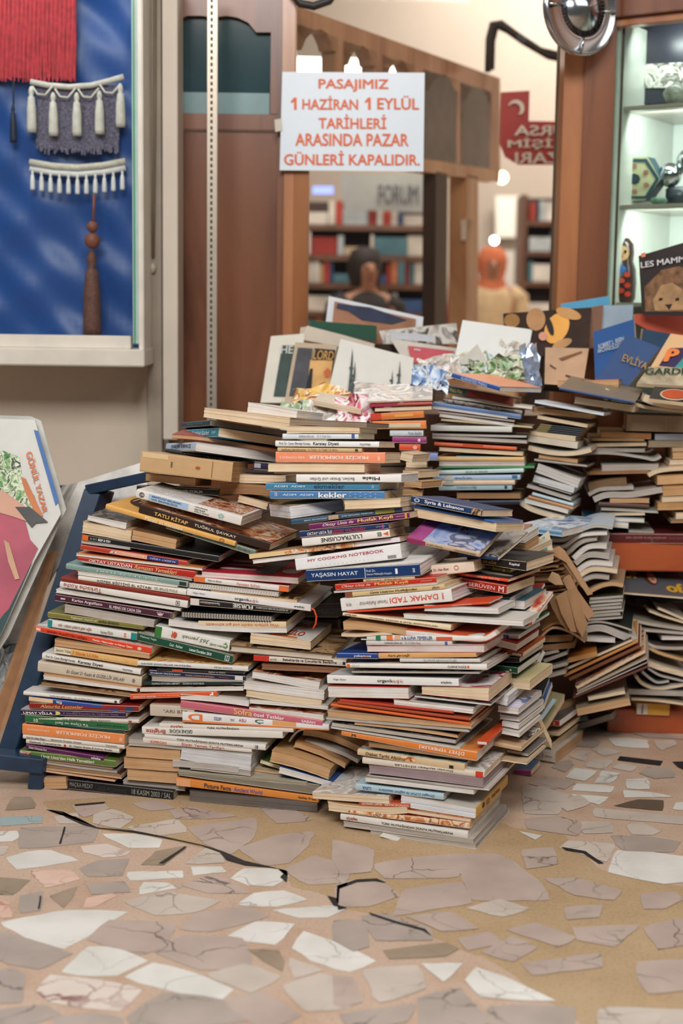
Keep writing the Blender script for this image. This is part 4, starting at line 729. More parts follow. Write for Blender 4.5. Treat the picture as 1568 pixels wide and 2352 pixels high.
E('S', 500, 342, 745, 352, 46, 'E2622E', PW, 17, 'orange leaflet bundle with white print', 'orange leaflet', off=.15, yaw=24, pit=12, top='red', txt=[('KÖRÜK', .68, .9, '8A2A14', 'b', .5, .5)])
E('F', 560, 270, 680, 260, 36, 'B02820', PW, 17, 'red booklet standing askew', 'askew red booklet', off=.22, yaw=24, pit=14, top='B02820')
# ---- books leaning outwards on the flank
def leanbook(name, q, Ys, th, front, pages, lab, cat='book', spine=None):
    pts = [at(*px(*p), y) for p, y in zip(q, Ys)]
    o = slab(name, pts, th, [front, pages]); tag(o, lab, cat, _ctx['group']); return o
leanbook('book', [(622, 1398), (860, 1452), (1092, 1082), (945, 1048)], [3.30, 3.28, 3.52, 3.54], .02, cover_mat('A49C74'), page_mat(PC), 'khaki hardcover with a pale label, leaning on the right flank')
o = slab('magazine', [at(*px(*p), y) for p, y in zip([(690, 930), (735, 945), (885, 640), (860, 615)], [3.22, 3.22, 3.42, 3.42])], .006, [page_mat(PW), page_mat(PW)]); tag(o, 'white magazine standing on edge against the pale yellow block', 'magazine', _ctx['group'])
leanbook('book', [(690, 1168), (820, 1180), (930, 905), (880, 905)], [3.28, 3.28, 3.5, 3.5], .02, cover_mat('22262E'), page_mat(PW), 'black paperback leaning beside the khaki hardcover')
leanbook('book', [(825, 1190), (868, 1180), (955, 950), (925, 950)], [3.29, 3.29, 3.5, 3.5], .012, cover_mat('2C5C9A'), page_mat(PW), 'blue paperback leaning against the black leaning paperback')
leanbook('book', [(648, 1270), (804, 1345), (806, 1262), (690, 1205)], [3.26, 3.24, 3.24, 3.3], .09, cover_mat('15304A'), page_mat(PC), 'small navy book with gold emblem wedged beside the khaki hardcover')
sq = [at(*px(*p), y) for p, y in zip([(815, 1340), (855, 1352), (1005, 1140), (965, 1125)], [3.275, 3.27, 3.415, 3.425])]
kh = [b for b in bpy.data.objects if b.get('label', '').startswith('khaki hardcover')][0]
lb = slab('paper_label', [p + (CAM - p).normalized() * .004 for p in sq], .0006, cover_mat('BCD2DE'), kh)
# ================================================== small stack on the floor at the right
ST('small floor stack', 'books in the small floor stack', Y=3.56, yaw=27)
E('S', 600, 1740, 985, 1815, 110, 'C8BEB2', PT, 22, 'thick grubby white volume with faint lettering', 'grubby volume', tR=125, txt=[('MC. 3', .4, .68, '8A6A5A', '', .5, .4), ('yakamoz', .72, .92, '5A4A44', '', .5, .2)])
E('S', 700, 1632, 945, 1676, 76, '1E4A2A', PC, 21, 'green hardcover with white emblem', 'emblem hardcover', txt=[('✺', .72, .84, 'D8E4D0', 'b', .5, .5)], top='3A4438')
E('F', 800, 1580, 905, 1592, 40, '6A7A40', PT, 20, 'small green-and-tan book', 'green-and-tan book')
E('F', 780, 1508, 1030, 1525, 44, 'D2B490', PC, 20, 'tan booklet with thick pages', 'thick-paged booklet', top='C8A888')
E('S', 780, 1408, 1036, 1427, 68, 'B83A26', PW, 19, 'red book with grey cover top', 'red grey-topped book', top='6A6460', txt=[('▪▪', .75, .82, 'F0D8CC')])
_ctx['prev'] = 'thick-paged booklet'
E('S', 1080, 1398, 1340, 1360, 42, '1E4A4E', PC, 20, 'dark teal atlas', 'teal atlas', yaw=5, Y=3.68, txt=[('ATLAS', .45, .7, 'A8C4C4', '', .5, .35)])
_ctx['prev'] = 'red grey-topped book'
E('F', 900, 1330, 1008, 1352, 115, 'C8A070', PT, 16, 'upright tan block', 'tan block', yaw=40, Y=3.64)
# ================================================== newspapers and magazines, far right
K(*S5); ST('kraft paper heap', 'brown folded papers', Y=3.52, yaw=10, prev='magazines')
rk = random.Random(3)
kl = ['topmost', 'second', 'third', 'fourth', 'fifth', 'sixth', 'seventh', 'eighth', 'ninth', 'tenth', 'eleventh', 'twelfth', 'thirteenth', 'lowest']
for i in range(14):
    y0 = 862 + i * 25; x1 = 400 + (i * 37) % 130 + i * 8; c_ = ['B58A64', '9E7856', 'BE966E', 'A98260'][i % 4]
    RB([(rk.randint(215, 250) if i < 9 else rk.randint(270, 300), y0 + 8), ((x1 + 240) / 2, y0 + rk.randint(-4, 6)), (x1, y0 - 14), (x1 + 40, y0 - 34 + rk.randint(0, 30))], rk.choice([13, 16, 20]), c_, 'A88460', 18, '', 'brown paper', cat='paper', Y=3.50 + (i % 4) * .008, name='kraft_paper', tE=3, yaw=8 + (i % 3) * 6,
       lab=f'{kl[i]} of the folded brown papers layered at the left of the kraft heap')
def flap(pts, Y, a_, k_, th, col, lab):
    P0 = at(*px(*pts[0]), Y); n_ = Vector((math.sin(R(a_)), math.cos(R(a_)), k_)).normalized()
    o = slab('kraft_paper', [onplane(*px(*p), P0, n_) for p in pts], th, flat(col, .8, var=.22, scale=9, bump=.6)); tag(o, lab, 'paper', _ctx['group'])
flap([(380, 812), (500, 765), (550, 805), (790, 1180), (745, 1192), (560, 905), (430, 835)], 3.50, 30, -.3, .003, 'AE8660', 'topmost brown paper flap sloping down to the right')
flap([(520, 900), (570, 905), (690, 1080), (700, 1130), (640, 1060)], 3.49, 45, -.2, .003, '9A734F', 'narrow brown paper flap just under the topmost flap')
flap([(440, 985), (500, 1010), (540, 1100), (470, 1100), (400, 1060)], 3.475, -5, -.5, .003, 'B08C68', 'small brown paper corner turned up in the kraft heap')
flap([(520, 1040), (600, 1008), (650, 1130), (810, 1355), (745, 1400), (650, 1250), (560, 1120)], 3.48, 24, -.25, .003, 'A87F5A', 'broad brown paper flap reaching the bent magazines')
flap([(470, 1200), (560, 1150), (610, 1330), (650, 1510), (600, 1500), (520, 1350)], 3.46, 15, -.15, .003, '9E7652', 'long brown paper flap hanging in the middle of the kraft heap')
flap([(560, 1150), (650, 1125), (700, 1330), (745, 1440), (700, 1555), (650, 1460), (600, 1280)], 3.47, 38, -.1, .003, 'AE8660', 'longest hanging brown paper flap with torn tip')
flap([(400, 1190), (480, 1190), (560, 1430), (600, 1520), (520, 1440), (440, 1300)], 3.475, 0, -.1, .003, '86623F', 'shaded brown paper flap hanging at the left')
ST('curved magazine column', 'curved magazines at the right', Y=3.60, yaw=12)
RB([(350, 1560), (450, 1480), (600, 1520), (720, 1600)], 22, 'A88060', PT, 22, 'curled tan magazine', 'curled tan magazine', Y=3.52, lab='curled tan magazine under the hanging brown paper')
RB([(360, 1500), (470, 1440), (600, 1480), (700, 1540)], 16, 'A07040', PB, 20, '', 'rust magazine', Y=3.52, lab='curled rust magazine just under the hanging brown paper')
B('F', 735, 1588, 985, 1600, 46, 'C8C0BC', PW, 20, 'white grey-edged magazine', 'grey-edged magazine', cat='magazine')
RB([(700, 1520), (860, 1500), (1020, 1560), (1150, 1610)], 55, 'C8C2BA', PG, 20, 'bent grey magazine bundle', 'bent grey bundle')
RB([(740, 1440), (860, 1430), (1000, 1460), (1120, 1500)], 22, '2A302C', PG, 20, 'bent black magazine', 'bent black magazine')
gn = ['slate', 'stone', 'ash', 'pewter', 'smoke', 'lead', 'flint']
for i in range(7):
    B('F', 750 + rk.randint(-12, 20), 1415 - i * 30, 1035 + rk.randint(-20, 20), 1392 - i * 30, 25, ['3A3A36', '8A8A80', '5A5A50', 'A8A89A', '4A4A44', '9A968A', '3A4030'][i], PG, 20, f'{gn[i]}-grey thin magazine', f'{gn[i]}-grey magazine', cat='magazine')
RB([(745, 1190), (860, 1130), (960, 1110), (1050, 1125)], 40, 'A88C70', PT, 20, 'swollen tan magazine', 'swollen tan magazine')
wn = ['lowest', 'second lowest', 'third lowest', 'middle', 'third highest', 'second highest', 'highest']
for i, pts in enumerate([[(700, 1090), (800, 1050), (930, 1060)], [(690, 1040), (800, 985), (1000, 1005)], [(680, 995), (780, 935), (960, 945)], [(655, 935), (760, 865), (930, 880)], [(640, 890), (760, 795), (910, 790)], [(590, 845), (700, 750), (830, 720)], [(570, 800), (690, 700), (820, 690)]]):
    RB(pts, 46, ['7A6E66', 'C0B0A0', 'D0C8C0', 'C4BCB6', 'D0CCC4', '8A8480', '3A3A3A'][i], [PG, PC, PW, PG, PW, PG, PG][i], 20, '', 'bent magazine', lab=f'{wn[i]} of the white bent magazines beside the kraft paper')
RB([(430, 790), (550, 785), (700, 690), (915, 672)], 34, 'B8B0A8', PW, 21, 'long bent white magazine', 'long bent magazine')
RB([(430, 730), (560, 725), (700, 640), (820, 605), (960, 622)], 28, 'C8D4DC', PG, 21, 'pale glossy bent magazine', 'glossy bent magazine')
B('S', 140, 640, 522, 692, 62, '7AA4C8', PW, 24, 'sky blue magazine bundle with glossy cover', 'sky blue magazine', cat='magazine', yaw=35, Y=3.56, top='blue', bands=[(0, 1, 'B8D4EA', .1, .25), (0, 1, '5A88B0', .45, .6), (0, 1, 'C8E0F0', .75, .85)])
K(*S3)
o = slab('postcard', [at(*px(*p), 3.42) for p in ((950, 760), (1085, 660), (1115, 795), (1000, 800))], .003, cover_mat('DCCDB4')); tag(o, 'cream card with teal triangle beside the sky blue magazines', 'card')
slab('printed_area', [at(*px(*p), 3.416) for p in ((1000, 745), (1055, 700), (1078, 792), (1015, 795))], .001, cover_mat('5AA0A4'), o)
# ================================================== back stacks
K(*Z3); ST('back left stack', 'books in the back left stack', Y=3.56, yaw=4, prev='books below', pit=-4)
B('F', 370, 1190, 560, 1200, 60, 'A87850', PT, 14, 'rust-sided curled paperback', 'rust-sided paperback', Y=3.36, bend=.02)
B('F', 395, 1112, 552, 1128, 60, 'C8A47C', PT, 13, 'tan paperback with bent pages', 'bent-paged paperback', Y=3.36, bend=.02, yaw=25)
B('F', 385, 1030, 525, 1040, 60, 'C8A882', PC, 13, 'tan paperback with flaring pages', 'flaring paperback', Y=3.38, yaw=25)
B('F', 360, 880, 470, 905, 70, 'D8C0A0', PC, 14, 'cream paperback with crumpled corner', 'crumpled paperback', Y=3.38, yaw=20)
B('F', 405, 1010, 640, 1020, 60, 'B8A890', PT, 15, 'curled tan book', 'curled tan book')
B('F', 415, 948, 600, 950, 55, 'E0CDB0', PC, 15, 'cream tattered book', 'cream tattered book')
B('S', 380, 885, 690, 890, 62, '7A8CC0', PC, 15, 'periwinkle blue book', 'periwinkle book')
B('S', 360, 802, 540, 805, 56, 'E25228', PC, 15, 'vermilion book with white dot', 'vermilion book', txt=[('✿', .65, .85, 'F8D8C8')])
B('S', 300, 738, 592, 742, 56, '98307A', PC, 15, 'magenta book with pale dot', 'magenta book', txt=[('●', .75, .83, 'E8C8DC')])
B('S', 280, 680, 566, 680, 52, 'CCD6DC', PC, 15, 'pale silver book', 'silver book', txt=[('Mutlu Beslen', .55, .95, '7A8A94')])
B('S', 130, 620, 590, 616, 72, 'E8843C', PC, 16, 'orange thick paperback with pale label', 'orange thick paperback', bands=[(.3, .9, 'D8C8A8', .2, .7)])
B('S', 118, 546, 572, 520, 60, 'E07A2E', PC, 16, 'amber orange book with red end', 'amber book', bands=[(0, .2, 'D0401E'), (.45, .8, 'E8A850', .3, .7)])
B('F', 150, 470, 640, 452, 32, 'C8A088', PC, 16, 'peach-edged book', 'peach-edged book')
B('S', 105, 432, 642, 412, 30, 'B04A3C', PC, 17, 'crimson-brown book', 'crimson-brown book', bands=[(0, .45, 'A02840')])
B('F', 90, 396, 645, 376, 12, 'D86848', PW, 18, 'magazine with washed-out picture cover', 'washed-out magazine', cat='magazine', top='light', pit=10)
ST('back centre stack', 'books in the back centre stack', Y=3.70, yaw=10, prev='books below', pit=-3)
B('S', 960, 1268, 1395, 1262, 35, '1C2440', PG, 18, 'midnight blue book', 'midnight book')
B('F', 590, 1260, 960, 1262, 30, 'D8A080', PC, 16, 'peach thin book', 'peach thin book')
B('F', 850, 1215, 1400, 1215, 50, '6A584C', PB, 18, 'worn brown bundle', 'worn brown bundle', cat='magazine')
L = [('S', 700, 1145, 1325, 1140, 46, 'A6C2CC', PW, 'pale teal-blue book with navy lettering', 'pale teal-blue book', dict(txt=[('Kütüphane ve Bilgi', .25, .52, '3A6A88')], bands=[(.9, .94, '2A4A60', .2, .8)])),
 ('S', 612, 1100, 1350, 1095, 40, 'E8CBAC', PW, 'peach book with orange end', 'peach-orange book', dict(bands=[(0, .07, 'E0542A', 0, 1), (.2, .29, 'B8B8B0', 0, 1)])),
 ('S', 650, 1058, 1396, 1052, 42, 'A8C6E2', PW, 'sky blue book with navy lettering', 'sky blue book', dict(txt=[('Bilime İlk Adım', .26, .45, '3A5A80')], bands=[(.13, .23, 'C8C8C0', 0, 1), (.91, .97, '3A6A90', .2, .9)])),
 ('S', 632, 1010, 1426, 990, 36, 'C8DCDC', PW, 'mint white book', 'mint white book', dict(txt=[('BİLİM VE TEKNİK', .38, .62, '4A8A70')])),
 ('S', 712, 957, 1512, 957, 20, '2A8A48', PW, 'slim emerald book', 'emerald book', {}),
 ('F', 700, 935, 1435, 935, 38, 'D0C0BC', 'D8C8C4', 'pinkish grey page block', 'pinkish block', {}),
 ('S', 680, 892, 1430, 896, 38, 'DDB472', PC, 'mustard yellow book', 'mustard book', {}),
 ('S', 850, 862, 1400, 872, 14, '4A9CB4', PW, 'thin turquoise book', 'turquoise book', {}),
 ('F', 700, 806, 1420, 848, 32, 'E4CCB0', PC, 'cream-peach page block', 'cream-peach block', {}),
 ('S', 660, 760, 1362, 803, 32, 'DE6238', PC, 'orange-red book with dark marks', 'orange-red book', dict(bands=[(.35, .6, 'C84A28', .1, .9)])),
 ('F', 640, 702, 1455, 745, 36, '34364A', PG, 'dark indigo magazine', 'dark indigo magazine', {}),
 ('F', 640, 676, 1450, 694, 24, '5A5450', PG, 'charcoal thin magazine', 'charcoal thin magazine', {}),
 ('S', 630, 634, 1326, 646, 50, 'D6D8D0', PW, 'grey-white spine book', 'grey-white book', {}),
 ('F', 715, 547, 1500, 612, 20, '8A8A58', PC, 'thin sage book', 'sage book', {}),
 ('F', 700, 512, 1342, 600, 28, 'DAD8D0', PW, 'white-edged magazine', 'white-edged magazine', {}),
 ('F', 690, 480, 1350, 560, 20, '6A3A3C', PG, 'thin wine-red magazine', 'wine-red magazine', {}),
 ('F', 640, 442, 1290, 530, 20, 'DDE2E6', PW, 'thin icy white magazine', 'icy magazine', {}),
 ('S', 645, 424, 1400, 536, 42, '5A80B4', PW, 'cornflower blue magazine', 'cornflower magazine', dict(top='blue')),
 ('S', 735, 386, 1410, 492, 34, '3A4048', PG, 'dark speckled magazine', 'speckled magazine', dict(spic='dark')),
 ('F', 810, 358, 1500, 450, 28, 'D8D8D4', PW, 'pale grey magazine', 'pale grey magazine', {})]
for f, a, b_, c_, d_, t_, cv, pgc, de, sh_, kw in L:
    B(f, a, b_, c_, d_, t_, cv, pgc, 18, de, sh_, cat='magazine' if 'magazine' in de else 'book', **kw)
B('S', 712, 296, 1330, 416, 66, '742C22', PC, 17, 'thick maroon and green reference book', 'maroon-green book', bands=[(0, .35, '123E34')], hard=True, txt=[("What's What", .12, .3, 'B8A060')], yaw=15)
B('S', 805, 178, 1216, 298, 46, '32549C', PW, 24, 'blue-spined book with orange cover', 'blue-orange book', yaw=33, Y=3.64, top='F0A078', txt=[('GUARANTEED PINBALL', .2, .75, 'C8D0E8')])
# ----
K(*Z2); ST('back right stack', 'books in the back right stack', Y=3.72, yaw=16, prev='magazines below', pit=-3)
RB([(50, 1290), (150, 1350), (300, 1400), (460, 1440)], 42, 'D8CFC4', PC, 20, 'cream bent magazine', 'cream bent magazine')
L = [('F', 90, 1270, 500, 1375, 40, 'DAD2C8', PW, 'wide white hardcover', 'wide white hardcover'), ('S', 130, 1232, 542, 1340, 28, 'C08A5A', PC, 'caramel thin book', 'caramel book'),
 ('S', 165, 1202, 545, 1306, 28, 'C2D8E0', PW, 'icy blue thin book', 'icy blue book'), ('F', 115, 1128, 530, 1254, 30, 'C8C2BC', PG, 'light grey magazine', 'light grey magazine'),
 ('F', 230, 1110, 530, 1200, 22, '2E3A3C', PG, 'dark slate book', 'dark slate book'), ('F', 170, 1072, 552, 1182, 60, 'DADCDC', 'D8DADC', 'bright white page block', 'bright white block'),
 ('F', 195, 988, 590, 1136, 88, 'CCC8C2', 'D0CCC6', 'very thick grey-white book', 'thick grey-white book'), ('F', 180, 884, 680, 944, 26, '2A2420', PG, 'thin black-brown book', 'black-brown book'),
 ('F', 225, 858, 590, 905, 36, 'C09A78', PT, 'sandy paperback', 'sandy paperback')]
for f, a, b_, c_, d_, t_, cv, pgc, de, sh_ in L: B(f, a, b_, c_, d_, t_, cv, pgc, 18, de, sh_, cat='magazine' if 'magazine' in de else 'book')
RB([(128, 782), (300, 822), (480, 838), (620, 825), (720, 800)], 42, 'D8D0C4', PC, 18, 'bowed cream magazine', 'bowed cream magazine')
L = [('F', 120, 702, 588, 772, 66, 'E4DCCC', 'E4DCCC', 'thick ivory paperback', 'ivory paperback'), ('F', 140, 650, 570, 702, 46, 'DCC4A4', PC, 'light tan paperback', 'light tan paperback'),
 ('F', 210, 492, 682, 578, 34, 'D0C4B4', PC, 'cream stapled magazine', 'stapled magazine'), ('F', 165, 434, 700, 496, 52, '9A8A78', PT, 'taupe worn book', 'taupe worn book')]
B(*L[0][:7], L[0][7], 18, L[0][8], L[0][9]); B(*L[1][:7], L[1][7], 18, L[1][8], L[1][9])
for i in range(5):
    B('S', 195 + i * 12, 622 - i * 17, 600 + i * 12, 668 - i * 17, 16, '20242E', PT, 16, '', 'black-gold notebook', lab=f"{['lowest', 'second', 'middle', 'fourth', 'highest'][i]} of five thin black notebooks with gold corners, back right stack", bands=[(0, .26, '8A7C50')])
for f, a, b_, c_, d_, t_, cv, pgc, de, sh_ in L[2:]: B(f, a, b_, c_, d_, t_, cv, pgc, 18, de, sh_, cat='magazine' if 'magazine' in de else 'book')
B('F', 188, 346, 832, 466, 28, 'DDE6EC', 'DDE4EA', 20, 'glossy white thin book', 'glossy thin book', Y=3.68)
B('F', 556, 350, 1112, 432, 62, 'CFC2B0', PC, 15, 'cream book with slanting cover', 'slanting cream book', Y=3.68)
B('S', 415, 226, 1112, 356, 24, '2A4478', PC, 20, 'navy hardcover tilted on top', 'tilted navy hardcover', Y=3.64, top='8A7A68', pit=6)
B('F', 400, 200, 972, 200, 60, 'C8503A', PT, 16, 'tan-paged book with red cover', 'red-covered book', Y=3.80, tR=75, top='C8503A')
# ----
ST('far right stack', 'books in the far right stack', Y=3.80, yaw=6, prev='wooden shelf unit')
L = [('F', 1060, 1560, 1300, 1570, 30, 'B8B0A8', PG, 'thin grey floppy magazine', 'floppy grey magazine'), ('F', 660, 1480, 1062, 1512, 58, '4A90B8', PW, 'white-paged book with turquoise cover', 'turquoise-covered book'),
 ('F', 800, 1440, 1210, 1460, 40, 'A8BCC0', PW, 'pale grey-blue paperback', 'grey-blue paperback'), ('F', 805, 1394, 1216, 1388, 26, 'CFC8B8', PC, 'thin beige magazine', 'thin beige magazine'),
 ('F', 805, 1342, 1340, 1370, 26, '9AA49C', PG, 'thin green-grey magazine', 'green-grey magazine'), ('S', 785, 1302, 1252, 1326, 36, '5E4038', PB, 'dark brown hardcover', 'dark brown hardcover'),
 ('F', 885, 1272, 1258, 1276, 46, 'B89878', PT, 'sand-coloured paperback', 'sand paperback')]
for f, a, b_, c_, d_, t_, cv, pgc, de, sh_ in L: B(f, a, b_, c_, d_, t_, cv, pgc, 18, de, sh_, cat='magazine' if 'magazine' in de else 'book', top='2E7AA8' if 'turquoise' in de else None)
RB([(750, 1268), (870, 1225), (1100, 1222), (1380, 1175)], 52, 'C8C0B8', PG, 18, 'wavy grey-white magazine', 'wavy magazine')
RB([(700, 1212), (800, 1165), (950, 1155), (1110, 1150)], 34, 'C0B8B0', PG, 18, 'wavy thin magazine', 'wavy thin magazine')
B('F', 695, 1180, 1055, 1128, 92, '7A5A3A', '7E6448', 14, 'battered dark brown paperback', 'battered paperback', bend=.03)
B('F', 670, 1015, 1255, 1000, 32, 'B08050', PB, 15, 'cracked brown book', 'cracked brown book')
B('F', 812, 978, 1345, 968, 58, 'C0B8B0', PG, 17, 'white-grey paperback with loose paper', 'loose-paper paperback')
RB([(600, 842), (760, 822), (950, 828), (1180, 862), (1300, 884), (1370, 852)], 24, 'C4C4BC', PG, 20, 'fanned grey magazine', 'fanned magazine')
L = [('F', 700, 798, 1216, 806, 36, 'A8A898', PG, 'grey-green booklet', 'grey-green booklet'), ('F', 680, 756, 1232, 746, 34, 'C8B89C', PC, 'cream booklet', 'cream booklet'), ('F', 710, 698, 1212, 702, 26, 'B08A60', PT, 'tan booklet', 'far tan booklet'), ('S', 806, 668, 1272, 684, 56, 'B8824C', PC, 'ochre brown book', 'ochre brown book')]
for f, a, b_, c_, d_, t_, cv, pgc, de, sh_ in L: B(f, a, b_, c_, d_, t_, cv, pgc, 16, de, sh_)
B('F', 1245, 758, 1700, 752, 62, 'B8A890', 'B0A088', 16, 'broad taupe page block', 'taupe page block', Y=3.79)
B('F', 1306, 692, 1700, 690, 58, 'B8C0D4', 'C0C8D8', 16, 'bluish white page block', 'bluish block', Y=3.79)
B('S', 1042, 606, 1700, 625, 158, '9C866A', PT, 14, 'huge faded brown encyclopedia volume', 'encyclopedia volume', Y=3.78, bands=[(.55, .56, 'B89A78', .05, .95)], hard=True)
RB([(842, 234), (1000, 320), (1200, 398), (1480, 438), (1650, 440)], 36, '8A7C6A', PC, 18, 'drooping grey-brown magazine', 'drooping magazine', Y=3.70)
RB([(1190, 330), (1320, 380), (1480, 412), (1650, 430)], 72, 'A09890', PC, 16, 'drooping magazine with orange round emblem', 'emblem magazine', Y=3.66, top='grey')
ST('right edge stack', 'books at the right edge', Y=3.78, yaw=4, prev='wooden shelf unit')
L = [(1455, 1460, 1700, 1455, 30, 'A89080', PB, 'cracked tan book', 'cracked tan book'), (1500, 1425, 1700, 1420, 60, 'D8C8A8', PC, 'buff book', 'buff book'), (1330, 1342, 1700, 1335, 72, 'C89C6A', 'C89C6A', 'honey-coloured page block', 'honey block'),
 (1370, 1268, 1700, 1255, 50, 'DCC8A8', PC, 'cream soft paperback', 'cream soft paperback'), (1378, 1212, 1700, 1196, 96, 'CDA270', 'CDA270', 'curved honey paperback', 'curved honey paperback'), (1328, 1106, 1700, 1092, 86, 'D6AC7C', 'D6AC7C', 'thick golden tan paperback', 'golden tan paperback'),
 (1430, 950, 1700, 940, 30, 'C8A880', PT, 'thin wheat paperback', 'wheat paperback'), (1442, 920, 1700, 912, 44, 'D8D0BC', PC, 'ivory slim paperback', 'ivory slim paperback'), (1470, 868, 1700, 862, 66, 'CEA878', 'CEA878', 'amber-paged paperback', 'amber paperback'), (1466, 798, 1700, 790, 38, 'D0B088', 'D0B088', 'biscuit paperback', 'biscuit paperback')]
for i, (a, b_, c_, d_, t_, cv, pgc, de, sh_) in enumerate(L):
    if i == 6: RB([(1255, 1035), (1330, 1000), (1450, 980), (1700, 965)], 42, 'D4C4A8', PC, 16, 'bent cream magazine', 'bent cream magazine')
    B('F', a, b_, c_, d_, t_, cv, pgc, 14, de, sh_)
# ================================================== on and before the wooden unit
K(*S5)
ST('wooden shelf', 'books on the wooden shelf', Y=3.79, yaw=4, prev='upper board')
B('S', 840, 742, 1720, 750, 88, '5A1C1E', PC, 14, 'dark maroon book with faint capitals', 'dark maroon book', txt=[('BİR ŞEHİR KURUYORUM', .27, .66, 'B08078', '', .6, .28), ('İLHAN TARSUS', .69, .83, '8A5A54', '', .6, .2)])
K(*Z1)
ST('lower shelf', 'magazines in the wooden unit', Y=3.74, yaw=2, prev='magazines')
RB([(1090, 1045), (1300, 1058), (1450, 1075), (1620, 1100)], 26, 'B8A890', PC, 20, 'bottom cream bent magazine', 'bottom cream magazine', lab='cream bent magazine lowest on the lower shelf of the wooden unit')
B('F', 1050, 992, 1620, 1010, 56, '4A4E50', PG, 20, 'slate magazine bundle', 'slate bundle', cat='magazine')
RB([(1120, 830), (1180, 900), (1300, 948), (1440, 940), (1620, 905)], 30, 'C0B8AC', PC, 20, 'sagging grey-cream magazine', 'sagging magazine')
RB([(1180, 790), (1250, 850), (1330, 892), (1440, 880)], 30, '4A5254', PG, 18, 'sagging dark magazine', 'sagging dark magazine')
RB([(1240, 760), (1340, 820), (1450, 850), (1620, 890)], 26, '5A5450', PG, 18, 'sagging thin magazine', 'sagging thin magazine')
RB([(1230, 722), (1360, 770), (1620, 840)], 52, 'C8BCA8', PC, 20, 'thick slanting cream booklet', 'slanting booklet')
RB([(1130, 445), (1180, 520), (1330, 615), (1620, 700)], 34, '8A7658', PT, 20, 'long sagging tan magazine', 'long tan magazine')
RB([(1150, 470), (1280, 560), (1480, 580), (1620, 575)], 40, '5A504C', PG, 20, 'sagging taupe magazine', 'sagging taupe magazine')
B('F', 1370, 484, 1700, 484, 34, 'E4DCD4', PW, 16, 'white booklet with red rim', 'red-rimmed booklet', yaw=0)
RB([(1070, 395), (1250, 410), (1620, 440)], 28, 'A89C94', PG, 20, 'flat grey magazine', 'flat grey magazine')
RB([(1025, 292), (1250, 350), (1620, 405)], 30, 'B0A898', PG, 20, 'slanting grey magazine', 'slanting grey magazine')
RB([(1250, 225), (1400, 280), (1620, 345)], 22, 'C8B898', PC, 18, 'slanting cream magazine', 'slanting cream magazine')
RB([(1332, 200), (1450, 250), (1620, 325)], 24, 'C4BAA8', PC, 18, 'slanting beige magazine', 'slanting beige magazine')
B('F', 1125, 165, 1600, 130, 70, '2A2624', '2E2A28', 18, 'near-black block added for the shaded gap', 'dark gap block', yaw=0, Y=3.82)  # near-black block stands in for the shade in the shelf gap
B('F', 1010, 60, 1640, 112, 24, '8A7A70', PC, 24, 'magazine with yellow letters and a face', 'yellow-lettered magazine', cat='magazine', pit=9, top='5A5C62', Y=3.70)
words(BOOKS[-1], 'OF', .08, .34, .45, .8, 'D8A830', bold=.05); words(BOOKS[-1], 'of', .68, .95, .1, .4, 'D8A830', bold=.05); patch(BOOKS[-1], .4, .62, .3, .85, '5A3420', n=16); patch(BOOKS[-1], .47, .6, .35, .75, 'D8A48A', .0009, n=16); patch(BOOKS[-1], .51, .56, .45, .5, 'A84438', .0012, n=8)
B('S', 1135, 1178, 1440, 1190, 112, 'E0A83C', PC, 14, 'yellow box with white end', 'yellow box', bands=[(0, .33, 'DAD0C0'), (.14, .2, '3A342E', .1, .9)], Y=3.79, lab='amber yellow and white book on the floor board of the wooden unit')
ST('slanting magazine pile', 'magazines slanting before the wooden unit', Y=3.60, yaw=8, prev='floor')
B('F', 590, 1325, 920, 1225, 60, '3A3434', PG, 22, 'dark grey thick book', 'dark thick book', lab='dark grey thick book on the floor behind the small floor stack', yaw=25, Y=3.80)
B('F', 590, 1190, 1085, 1090, 70, 'A89478', PT, 22, 'ragged tan page bundle', 'ragged tan bundle', cat='magazine')
B('F', 690, 1050, 1035, 985, 34, 'CFC0A8', PC, 20, 'cream booklet with dark cover', 'dark-covered booklet')
D_ = [(555, 1030, 1248, 742, 20, '6A3A34', 'maroon thin magazine'), (575, 1000, 1240, 700, 18, '2A2420', 'blackish thin magazine'), (590, 975, 1238, 660, 18, 'B8A890', 'beige thin magazine'), (585, 945, 1222, 602, 34, 'D0CCC4', 'white magazine with red patch'), (520, 868, 1180, 556, 30, '7A4A34', 'brown thin magazine'), (470, 832, 1150, 512, 26, 'C88A4A', 'orange-tan magazine'), (440, 790, 1100, 500, 30, '3A2E28', 'dark coffee magazine')]
for a, b_, c_, d_, t_, cv, de in D_:
    B('S' if ('brown' in de or 'orange' in de or 'maroon' in de) else 'F', a, b_, c_, d_, t_, cv, PC if t_ > 20 else PG, 20, de, de, cat='magazine', top='warm' if 'patch' in de else None, yaw=14, pit=6, spic='red' if 'patch' in de else None)
B('F', 500, 700, 780, 630, 46, 'D8924A', 'D8A468', 16, 'orange-covered paperback', 'orange-covered paperback', top='DE8C3C', Y=3.58)
ST('dark gap pile', 'books in the dark gap', Y=3.56, yaw=14, prev='floor')
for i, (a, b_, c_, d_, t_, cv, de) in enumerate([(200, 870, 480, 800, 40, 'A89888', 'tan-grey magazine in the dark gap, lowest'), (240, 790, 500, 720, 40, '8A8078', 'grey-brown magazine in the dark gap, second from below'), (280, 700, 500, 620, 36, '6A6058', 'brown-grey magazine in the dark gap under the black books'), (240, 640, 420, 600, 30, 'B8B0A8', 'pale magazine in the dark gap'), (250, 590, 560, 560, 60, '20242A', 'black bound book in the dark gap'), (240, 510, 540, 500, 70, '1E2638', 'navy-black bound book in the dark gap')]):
    B('F', a, b_, c_, d_, t_, cv, PG if i < 4 else PB, 20, de, de, lab=de, cat='magazine' if i < 4 else 'book')
